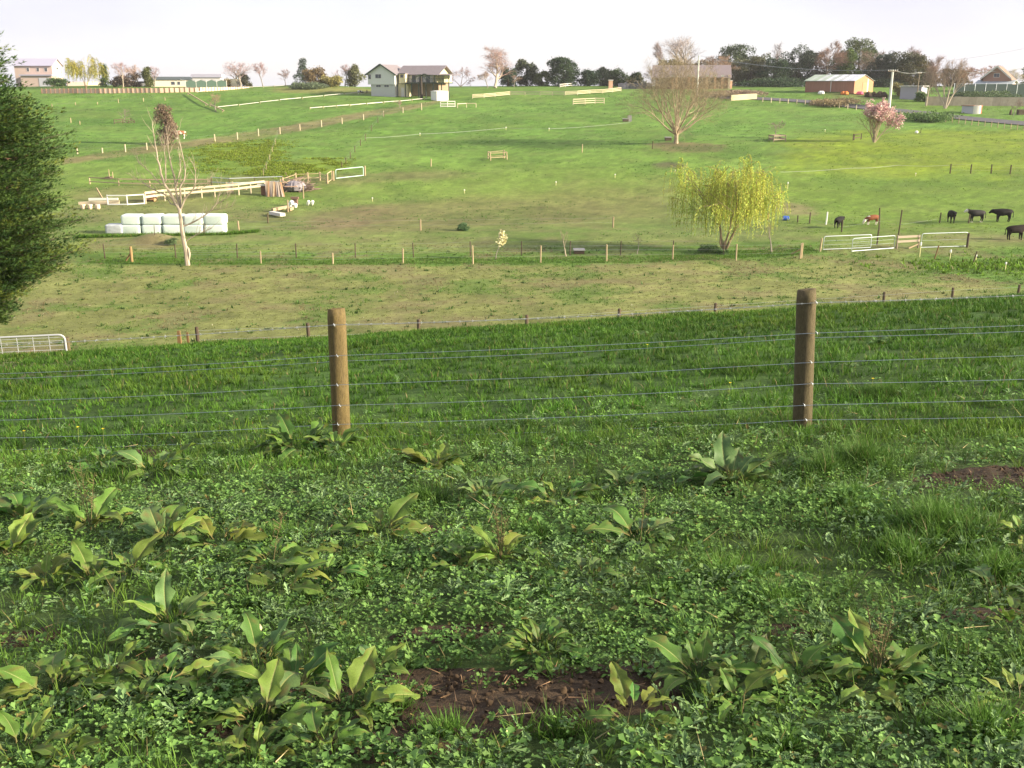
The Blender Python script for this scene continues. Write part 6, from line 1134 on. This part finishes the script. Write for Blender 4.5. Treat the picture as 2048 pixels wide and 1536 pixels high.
# ------------------------------------------------------------------ road, poles and wires
def road():
    pts = [(1440, 196), (1500, 197), (1560, 200), (1620, 204), (1680, 210), (1730, 216), (1790, 221.5), (1850, 227.5), (1920, 236), (1990, 243), (2060, 249), (2200, 258)]; P3 = [ground_at(a, b) for a, b in pts]; V, f = [], []; fine = []
    for a, b in zip(P3[:-1], P3[1:]):
        for k in range(10): fine.append(a.lerp(b, k / 10))
    for i, p in enumerate(fine):
        d = (fine[min(i + 1, len(fine) - 1)] - fine[max(i - 1, 0)]); n = Vector((-d.y, d.x, 0)).normalized(); 
        for w in np.linspace(-3.0, 3.0, 7): x, y = p.x + n.x * w, p.y + n.y * w; V.append((x, y, h(x, y) + .14))
    f = [(7*i+j, 7*(i+1)+j, 7*(i+1)+j+1, 7*i+j+1) for i in range(len(fine) - 1) for j in range(6)]
    tag(MB().poly(V, f).build('road', mat('asphalt', (.085, .082, .088), rough=.9, noise=[(.6, .2), (9, .2)]), None, None, True), kind='structure')
    rp = [(x, float(np.interp(x, [a for a, b in pts], [b for a, b in pts]))) for x in range(1800, 2062, 13)]
    fence('road_fence', 'line of small pale posts along the near side of the road, right of the magnolia', [(x, r + 10 + .012 * (x - 1800), 11) for x, r in rp], PALE, .07, (.6, .95), WIREF)
    rp = [(x, float(np.interp(x, [a for a, b in pts], [b for a, b in pts]))) for x in range(1525, 1715, 17)]
    fence('road_fence', 'pale posts along the upper road left of the magnolia', [(x, r + 6, 9) for x, r in rp], CREAM, .10, (.5, .95), WIREF)
road()
def hedge_strip():
    leafy_tree('road_hedge', 'low green verge hedge along the road fence', 1850, 239, 229, 56, 151, (.065, .115, .03), 'low', 900, 28, .5, cat='hedge', trunk=False)
hedge_strip()
def pole(lb, px, row, top, r0, r1, m, arm=1.1, depth=None):
    p = at_depth(px, depth) if depth else ground_at(px, row); s = mpp(p); hh = (row - top) * s; t = thing('power_pole', lb, 'power pole', p); MB().tube([(0, 0, -.5), (0, 0, hh * .5), (0, 0, hh)], [r0, (r0 + r1) / 2, r1], 9).build('pole', m, t)
    if arm:
        MB().box(-arm, arm, -.22, -.08 - 0, hh - .35, hh - .18).build('crossarm', mat('grey_timber', (.26, .21, .15)), t)
        for q in (-arm * .92, -arm * .45, arm * .45, arm * .92): MB().lathe([(.05, 0), (.07, .06), (.05, .18), (.03, .22)], 7, (q, -.15, hh - .18)).build('insulator', WHITEP, t)
    return p + Vector((0, -.15, hh - .02))
CONC = mat('pale_concrete', (.66, .66, .58), rough=.8)
a = pole('pale concrete power pole with a crossarm behind the pink magnolia', 1778, 216, 143, .30, .20, CONC, 1.0); b = pole('thin grey power pole at the right end of the grey shed', 1833, 201, 147, .13, .09, mat('grey_timber', (.26, .21, .15)), .4); c = pole('bright pale pole in front of the brick house', 1394, 190, 115, .24, .15, CONC, 0)
def lines(lb, spans, n=3, gap=.45, sag=1.2, r=.022):
    t = thing('power_line', lb, 'power line', spans[0])
    for k in range(n):
        m = MB()
        for p, q in zip(spans[:-1], spans[1:]): m.tube([p.lerp(q, j / 12) + Vector(((k - (n - 1) / 2) * gap, 0, -4 * sag * (j / 12) * (1 - j / 12))) for j in range(13)], r, 3, False)
        m.build('wire', WIREF, t, spans[0])
lines('power lines running left from the concrete pole to the pale pole', [a, c], 2, .9); lines('short power line between the concrete pole and the thin grey pole', [a, b], 2, .5, .4)
e = at_depth(2090, 262); lines('power line from the thin grey pole off to the right', [b, e + Vector((0, 0, 6.0))], 2, .5, .8)
p1 = at_depth(1830, 330); p2 = at_depth(2140, 300); lines('thin high power lines crossing the sky at upper right', [Vector((p1.x, p1.y, EYE + 5.6)), Vector((p2.x, p2.y, EYE + 12.5))], 3, 0, 1, .03)
# ------------------------------------------------------------------ cattle
def cow_mesh(head='up', name='cow'):
    V, E, Rr = [], [], []
    def add(p, r, link_=None):
        V.append(p); Rr.append(r if hasattr(r, '__len__') else (r, r))
        if link_ is not None: E.append((link_, len(V) - 1))
        return len(V) - 1
    hip = add((-.55, 0, 1.06), (.27, .29)); mid = add((-.1, 0, 1.0), (.32, .35), hip); sh = add((.40, 0, 1.03), (.25, .33), mid); rump = add((-.86, 0, 1.08), (.19, .22), hip)
    if head == 'up': nk = add((.72, 0, 1.17), (.15, .20), sh); pl = add((1.0, 0, 1.36), (.13, .13), nk); fc = add((1.17, 0, 1.25), (.105, .11), pl); mz = add((1.36, 0, 1.10), (.075, .08), fc); ez, ex = 1.42, .96
    elif head == 'level': nk = add((.74, 0, 1.10), (.16, .21), sh); pl = add((1.04, 0, 1.16), (.13, .13), nk); fc = add((1.20, 0, 1.04), (.11, .115), pl); mz = add((1.36, 0, .88), (.08, .085), fc); ez, ex = 1.24, 1.0
    else: nk = add((.72, 0, .86), (.15, .22), sh); pl = add((.98, 0, .54), (.13, .14), nk); fc = add((1.08, 0, .36), (.11, .11), pl); mz = add((1.15, 0, .16), (.08, .08), fc); ez, ex = .62, .98
    for y in (-.16, .16):
        k = add((-.66, y, .74), (.12, .15), hip); k = add((-.74, y, .47), (.065, .075), k); k = add((-.68, y, .14), (.045, .045), k); add((-.63, y, .02), (.055, .06), k)
        k = add((.42, y, .70), (.10, .12), sh); k = add((.43, y, .42), (.065, .07), k); k = add((.42, y, .13), (.042, .042), k); add((.46, y, .02), (.055, .06), k)
        add((ex, y * 1.45, ez), (.025, .05), pl)
    k = add((-1.04, 0, 1.08), (.04, .04), rump); k = add((-1.08, 0, .75), (.025, .025), k); add((-1.07, 0, .45), (.045, .045), k)
    me = bpy.data.meshes.new(name); me.from_pydata(V, E, []); return me, Rr
def make_cow(name, lb, px, row, length_px, yaw, head, m, cat='cow', group='cattle grazing behind the valley gates'):
    p = ground_at(px, row); sc = length_px * mpp(p) / 2.2; me, Rr = cow_mesh(head); o = link(name, me, None, None, p, (0, 0, yaw), (sc, sc, sc)); md = o.modifiers.new('skin', 'SKIN'); o.modifiers.new('sub', 'SUBSURF').levels = 1; o.modifiers['sub'].render_levels = 1; md.use_smooth_shade = True
    for v, r in zip(me.skin_vertices[0].data, Rr): v.radius = (r[0] * 1.14, r[1] * 1.14)
    me.skin_vertices[0].data[0].use_root = True; me.materials.append(m); tag(o, lb, cat, group); return o
def coat(name, base, patch, rules, rough=.75):
    """patches on the hide in the animal's own space: rules are (axis, from, to) boxes, plus optional noise blotches"""
    m = bpy.data.materials.new(name); m.use_nodes = True; nt = m.node_tree; b = nt.nodes['Principled BSDF']; b.inputs['Roughness'].default_value = rough; b.inputs['Specular IOR Level'].default_value = .25; N, L = nt.nodes.new, nt.links.new
    tc = N('ShaderNodeTexCoord'); sp = N('ShaderNodeSeparateXYZ'); L(tc.outputs['Object'], sp.inputs[0]); n = N('ShaderNodeTexNoise'); n.inputs['Scale'].default_value = 2.2; L(tc.outputs['Object'], n.inputs['Vector']); c = None
    nm = N('ShaderNodeMath'); nm.operation = 'MULTIPLY_ADD'; nm.inputs[1].default_value = .25; nm.inputs[2].default_value = -.125; L(n.outputs['Fac'], nm.inputs[0])
    tot = None
    for rule in rules:
        cur = None
        for ax, lo, hi in rule:
            if ax == 'n': g = N('ShaderNodeMath'); g.operation = 'GREATER_THAN'; g.inputs[1].default_value = lo; L(n.outputs['Fac'], g.inputs[0]); v = g.outputs[0]
            else:
                ad = N('ShaderNodeMath'); ad.operation = 'ADD'; L(sp.outputs[ax], ad.inputs[0]); L(nm.outputs[0], ad.inputs[1]); g = N('ShaderNodeMath'); g.operation = 'GREATER_THAN'; g.inputs[1].default_value = lo; L(ad.outputs[0], g.inputs[0]); g2 = N('ShaderNodeMath'); g2.operation = 'LESS_THAN'; g2.inputs[1].default_value = hi; L(ad.outputs[0], g2.inputs[0])
                mu = N('ShaderNodeMath'); mu.operation = 'MULTIPLY'; L(g.outputs[0], mu.inputs[0]); L(g2.outputs[0], mu.inputs[1]); v = mu.outputs[0]
            if cur is None: cur = v
            else: mu = N('ShaderNodeMath'); mu.operation = 'MULTIPLY'; L(cur, mu.inputs[0]); L(v, mu.inputs[1]); cur = mu.outputs[0]
        if tot is None: tot = cur
        else: mx = N('ShaderNodeMath'); mx.operation = 'MAXIMUM'; L(tot, mx.inputs[0]); L(cur, mx.inputs[1]); tot = mx.outputs[0]
    mix = N('ShaderNodeMixRGB'); mix.inputs['Color1'].default_value = (*base, 1); mix.inputs['Color2'].default_value = (*patch, 1); L(tot, mix.inputs['Fac']); L(mix.outputs[0], b.inputs['Base Color']); return m
BLK = mat('black_hide', (.009, .008, .008), rough=.75, spec=.12); BRB = mat('brown_black_hide', (.014, .009, .007), rough=.75, spec=.12)
WF = coat('white_faced_hide', (.013, .011, .011), (.62, .58, .52), [[(0, 1.02, 2)], [(2, -1, .12)]]); HER = coat('red_white_hide', (.20, .065, .025), (.66, .60, .52), [[(2, -1, .42)], [(0, .98, 2)], [(0, .35, .9), (2, 1.12, 2)], [(2, -1, .78), (0, .55, 1)]])
FRI = coat('black_white_hide', (.014, .013, .014), (.62, .61, .58), [[('n', .52, 1)], [(2, -1, .40)]]); PIN = coat('brown_white_hide', (.26, .11, .05), (.68, .62, .54), [[('n', .50, 1)], [(2, -1, .35)]])
make_cow('calf', 'small black calf standing beside the slanting fence stake', 1677, 456, 37, math.radians(48), 'level', BLK, 'calf')
make_cow('cow', 'red and white cow grazing with its head down', 1742, 450, 34, math.radians(188), 'down', HER)
make_cow('cow', 'black cow facing the viewer head on, left of the white-faced one', 1902, 446, 41, math.radians(-98), 'level', BLK)
make_cow('cow', 'black cow with a white face looking at the viewer', 1950, 445, 41, math.radians(184), 'up', WF)
make_cow('cow', 'heavy black cow with lowered head at far right of the upper row', 2003, 444, 43, math.radians(176), 'level', BLK)
make_cow('cow', 'brown-black cow cut by the right edge, standing lowest', 2031, 480, 48, math.radians(4), 'up', BRB)
for px, row, L, yaw, hd, m, lb in [(721, 189, 13, 10, 'down', FRI, 'black and white cow grazing at left of the ridge herd'), (734, 186, 9, 100, 'down', BLK, 'small dark calf right of the left grazing cow'), (764, 184, 17, 60, 'level', FRI, 'black and white cow before the grey farmhouse wall'), (764, 192, 10, 80, 'down', FRI, 'spotted calf lowest in the ridge herd'), (775, 184, 13, 30, 'level', mat('dark_brown_hide', (.10, .045, .03)), 'dark brown cow behind the spotted cow'), (784, 183, 15, 20, 'level', FRI, 'black and white cow at right of the ridge herd')]:
    make_cow('cow', lb, px, row, L, math.radians(yaw), hd, m, 'cow', 'dairy herd by the farmhouse')
make_cow('cow', 'brown and white cow alone on the slope behind the small bare tree', 360, 278, 27, math.radians(185), 'level', PIN, 'cow', 'lone cow')

# ------------------------------------------------------------------ dock plants in the foreground
def dock_leaf(seed, kind, tone):
    rr = random.Random(seed); nu = 10; VS = (-1, -.52, -.07, 0, .07, .52, 1); nv = 7; V, Cc = [], []; pos = Vector((0, 0, 0)); bend = {'up': .6, 'arch': 1.45, 'flat': .8}[kind] * rr.uniform(.7, 1.3); W = rr.uniform(.135, .195); ph = rr.uniform(0, 6); fr = rr.uniform(11, 19); sw = rr.uniform(-.4, .4)
    base = np.array({'lime': (.108, .192, .030), 'green': (.070, .155, .028), 'grey': (.088, .160, .048), 'yellow': (.155, .205, .033)}[tone]); tw = rr.uniform(-.5, .5)
    for i in range(nu):
        u = i / (nu - 1); a = -bend * u ** 1.6
        if i: pos = pos + Vector((math.cos(a) / (nu - 1), sw * u / (nu - 1), math.sin(a) / (nu - 1)))
        w = W * (max(0, math.sin(math.pi * min(1, max(0, (u - .14) / .86)) ** .8)) ** .75) * (1 + .10 * math.sin(u * 17 + ph)) + .010 * (1 - u) + .002
        for v in VS:
            av = abs(v); zz = .26 * av * w - .008 * (v == 0) + (.052 * math.sin(fr * u + ph + (1.9 if v > 0 else 0)) * av ** 2 * min(1, 4 * u)) + .012 * math.sin(9 * u + 4 * v) * (av == .52); edge = 1 + .22 * math.sin(fr * 1.7 * u + ph * 2 + v) * (av == 1)
            lat = v * w * edge; V.append((pos.x - math.sin(a) * zz * .4, pos.y + lat * math.cos(tw * u), pos.z + zz * math.cos(a) + lat * math.sin(tw * u)))
            c = base * rr.uniform(.85, 1.15) * (1 + .08 * (av == 1)); c = np.array((.33, .35, .13)) if v == 0 and u < .85 else c
            if u > .78 and rr.random() < .3: c = c * .6 + np.array((.15, .08, .03)) * .4
            if av >= .5 and rr.random() < .10: c = c * .55 + np.array((.15, .06, .03)) * .45
            if u < .16: c = np.array((.20, .18, .06))
            Cc.append(c)
    q = np.array([(i*nv+j, (i+1)*nv+j, (i+1)*nv+j+1, i*nv+j+1) for i in range(nu - 1) for j in range(nv - 1)])
    me = np_mesh('leaf', np.array(V), [q], np.array(Cc), True); me.materials.append(mat('dock_leaf', attr='col', rough=.55, transl=.30, spec=.25, rand=.25, hue=.02, noise=[(22, .16), (60, .25)], col2=(.14, .125, .045))); return me
DL = {(k, t): [dock_leaf((i * 131 + len(k) * 37 + len(t) * 11 + ord(k[0])) , k, t) for i in range(4)] for k in ('up', 'arch', 'flat') for t in ('lime', 'green', 'grey', 'yellow')}
STALK = mat('dock_stalk', (.13, .11, .045), rough=.8)
def dock(px, row, n, L, tones, lb, up=.5, stalks=0, spread=.02, seed=0, az=None):
    """n leaves about L photo pixels long"""
    rr = random.Random(px * 7 + row + seed); p = ground_at(px, row); s = mpp(p); t = thing('dock_plant', lb, 'dock plant', p, 0, 'broad-leaved dock plants')
    for k in range(n):
        a = (k * 2.4 + rr.uniform(-.5, .5)) if az is None else az[k % len(az)] + rr.uniform(-.25, .25); e = rr.random(); kind = 'up' if e < up else 'arch' if e < up + .3 else 'flat'; tone = rr.choice(tones); l = L * s * rr.uniform(.4, 1.25); pit = {'up': rr.uniform(.55, 1.05), 'arch': rr.uniform(.45, .95), 'flat': rr.uniform(.12, .45)}[kind]
        o = link('leaf', rr.choice(DL[(kind, tone)]), None, t, (math.cos(a) * spread, math.sin(a) * spread, .035 + .03 * rr.random()), (rr.uniform(-.35, .35), -pit, a), (l, l * rr.uniform(.85, 1.2), l)); o.rotation_mode = 'XYZ'
    for k in range(stalks):
        b = MB(); H0 = rr.uniform(1.2, 1.7) * L * s; dx, dy = rr.uniform(-.25, .25) * H0, rr.uniform(-.2, .2) * H0; b.tube([(0, 0, 0), (dx * .4, dy * .4, H0 * .5), (dx, dy, H0)], [.003, .002, .001], 5)
        for j in range(26):
            u = rr.uniform(.35, 1); q = Vector((dx * u, dy * u, H0 * u)); v = Vector((rr.uniform(-1, 1), rr.uniform(-1, 1), rr.uniform(.2, 1))).normalized() * rr.uniform(.015, .05); b.tube([q, q + v], [.0016, .0009], 3, False); e = q + v
            for _ in range(3): d = Vector((rr.uniform(-1, 1), rr.uniform(-1, 1), rr.uniform(-1, 1))) * .006; b.poly([e, e + d, e + Vector((d.y, d.z, d.x))], [(0, 1, 2)])
        b.build('flower_stem', STALK, t)
for d in DOCKS: dock(d[0], d[1], int(d[2] * 2.0 + .5), d[3] * .95, d[4], d[5], d[6] * .5, d[7], d[8])
for px, Y, n, L, lb in [(1755, 13.5, 9, .16, 'dark broad-leaved dock beyond the fence, right of the right post'), (800, 12.5, 7, .14, 'pale dock beyond the fence, right of the left post'), (1280, 17, 5, .14, 'small pale dock high on the slope beyond the fence, centre'), (1700, 11.2, 6, .13, 'low dock beyond the fence below the right post wires')]:
    p = at_depth(px, Y); dock(px, 1, n, L / mpp(p), (GR, GY), lb, .4, 0, .06) if False else None
    rr = random.Random(px); t = thing('dock_plant', lb, 'dock plant', p, 0, 'broad-leaved dock plants')
    for k in range(n): l = L * rr.uniform(.8, 1.5); link('leaf', rr.choice(DL[('up' if k % 2 else 'arch', rr.choice((GR, GY)))]), None, t, (0, 0, .02), (0, -rr.uniform(.5, 1.1), k * 2.4), (l, l, l))
# ------------------------------------------------------------------ small things on the ground
def dead_leaf(px, row, L, lb, m):
    p = ground_at(px, row); s = mpp(p); me = DL[('arch', YE)][0].copy(); me.materials.clear(); me.materials.append(m); o = link('dead_leaf', me, None, None, p + Vector((0, 0, .05)), (.5, -.5, 2.0), (L * s,) * 3); tag(o, lb, 'dead leaf')
dead_leaf(525, 1290, 55, 'crumpled cream dead leaf standing among the left docks', mat('cream_leaf', (.50, .42, .24), rough=.8)); dead_leaf(260, 1268, 22, 'small orange dead leaf on dark soil, left', mat('orange_leaf', (.42, .25, .06), rough=.8))
dead_leaf(400, 1022, 22, 'small white scrap of leaf among the weeds, left', mat('white_leaf', (.66, .64, .56), rough=.8)); dead_leaf(128, 1168, 24, 'curled orange-yellow leaf among weeds at left', mat('orange_leaf'))
def flower(px, row, lb, hh=.10, r=.011, m=None, depth=None):
    p = at_depth(px, depth) if depth else ground_at(px, row); t = thing('yellow_flower', lb, 'flower', p); MB().tube([(0, 0, 0), (.01, 0, hh * .6), (.015, 0, hh)], .0022, 5).build('stem', mat('flower_stalk', (.20, .25, .06)), t)
    b = MB()
    for k in range(6): a = k * 1.047; b.poly([(.015, 0, hh), (.015 + r * math.cos(a - .4), r * math.sin(a - .4), hh + .006), (.015 + r * 1.25 * math.cos(a), r * 1.25 * math.sin(a), hh + .009), (.015 + r * math.cos(a + .4), r * math.sin(a + .4), hh + .006)], [(0, 1, 2, 3)])
    b.build('petals', m or mat('yellow_petal', (.75, .58, .03), rough=.6), t)
for px, row, lb in [(157, 884, 'yellow flower in the grass at left, middle of three'), (207, 888, 'yellow flower in the grass at left, right of three'), (50, 892, 'yellow flower in the grass at left, leftmost of three'), (1456, 796, 'tiny yellow flower left of the right fence post'), (1740, 788, 'tiny yellow flower right of the right fence post'), (1292, 712, 'yellow flower high on the slope beyond the fence')]: flower(px, row, lb, .16, .013)
flower(1007, 1500, 'single pale yellow bud on a stem at the bottom of the soil patch', .06, .008, mat('pale_bud', (.60, .58, .25)))
def straws():
    rr = np.random.default_rng(77); p = Pile(); n = 420; x, y = in_view(n, 2.1, 9.5, .6, .5); L = .05 + .12 * rr.random(n); c = np.array((.36, .29, .15)) * (.5 + .8 * rr.random(n))[:, None]
    p.add(*scatter(*STRIP, np.stack([x, y, H(x, y) + .03 + .05 * rr.random(n)], 1), rr.random(n) * 6.28, rr.normal(.25, .4, n), rr.random(n) * 3, np.stack([L, .0035 * np.ones(n), L], 1), c))
    xs, ys = [], []
    for sx, sy, rx, ry in SOIL:
        m = int(160 * rx * ry) + 5; a = rr.random(m) * 6.28; r = np.sqrt(rr.random(m)); xs.append(sx + rx * r * np.cos(a)); ys.append(sy + ry * r * np.sin(a))
    x = np.concatenate(xs); y = np.concatenate(ys); n = len(x); L = .03 + .06 * rr.random(n)
    p.add(*scatter(*STRIP, np.stack([x, y, H(x, y) + .03], 1), rr.random(n) * 6.28, rr.normal(.1, .2, n), rr.random(n) * 3, np.stack([L, .0035 * np.ones(n), L], 1), np.array((.30, .19, .11)) * (.5 + .8 * rr.random(n))[:, None]))
    tag(p.build('dry_straw', m_twig), kind='stuff')
straws()

# ------------------------------------------------------------------ air
def haze():
    m = bpy.data.materials.new('thin_haze'); m.use_nodes = True; nt = m.node_tree; nt.nodes.clear(); o = nt.nodes.new('ShaderNodeOutputMaterial'); v = nt.nodes.new('ShaderNodeVolumePrincipled')
    v.inputs['Color'].default_value = (.95, .95, 1.0, 1); v.inputs['Density'].default_value = .00014; v.inputs['Density Attribute'].default_value = ''; v.inputs['Anisotropy'].default_value = .2
    nt.links.new(v.outputs[0], o.inputs['Volume']); b = MB().box(-3100, 3100, -260, 1340, -62, 32).build('haze', m); tag(b, kind='stuff')
haze()
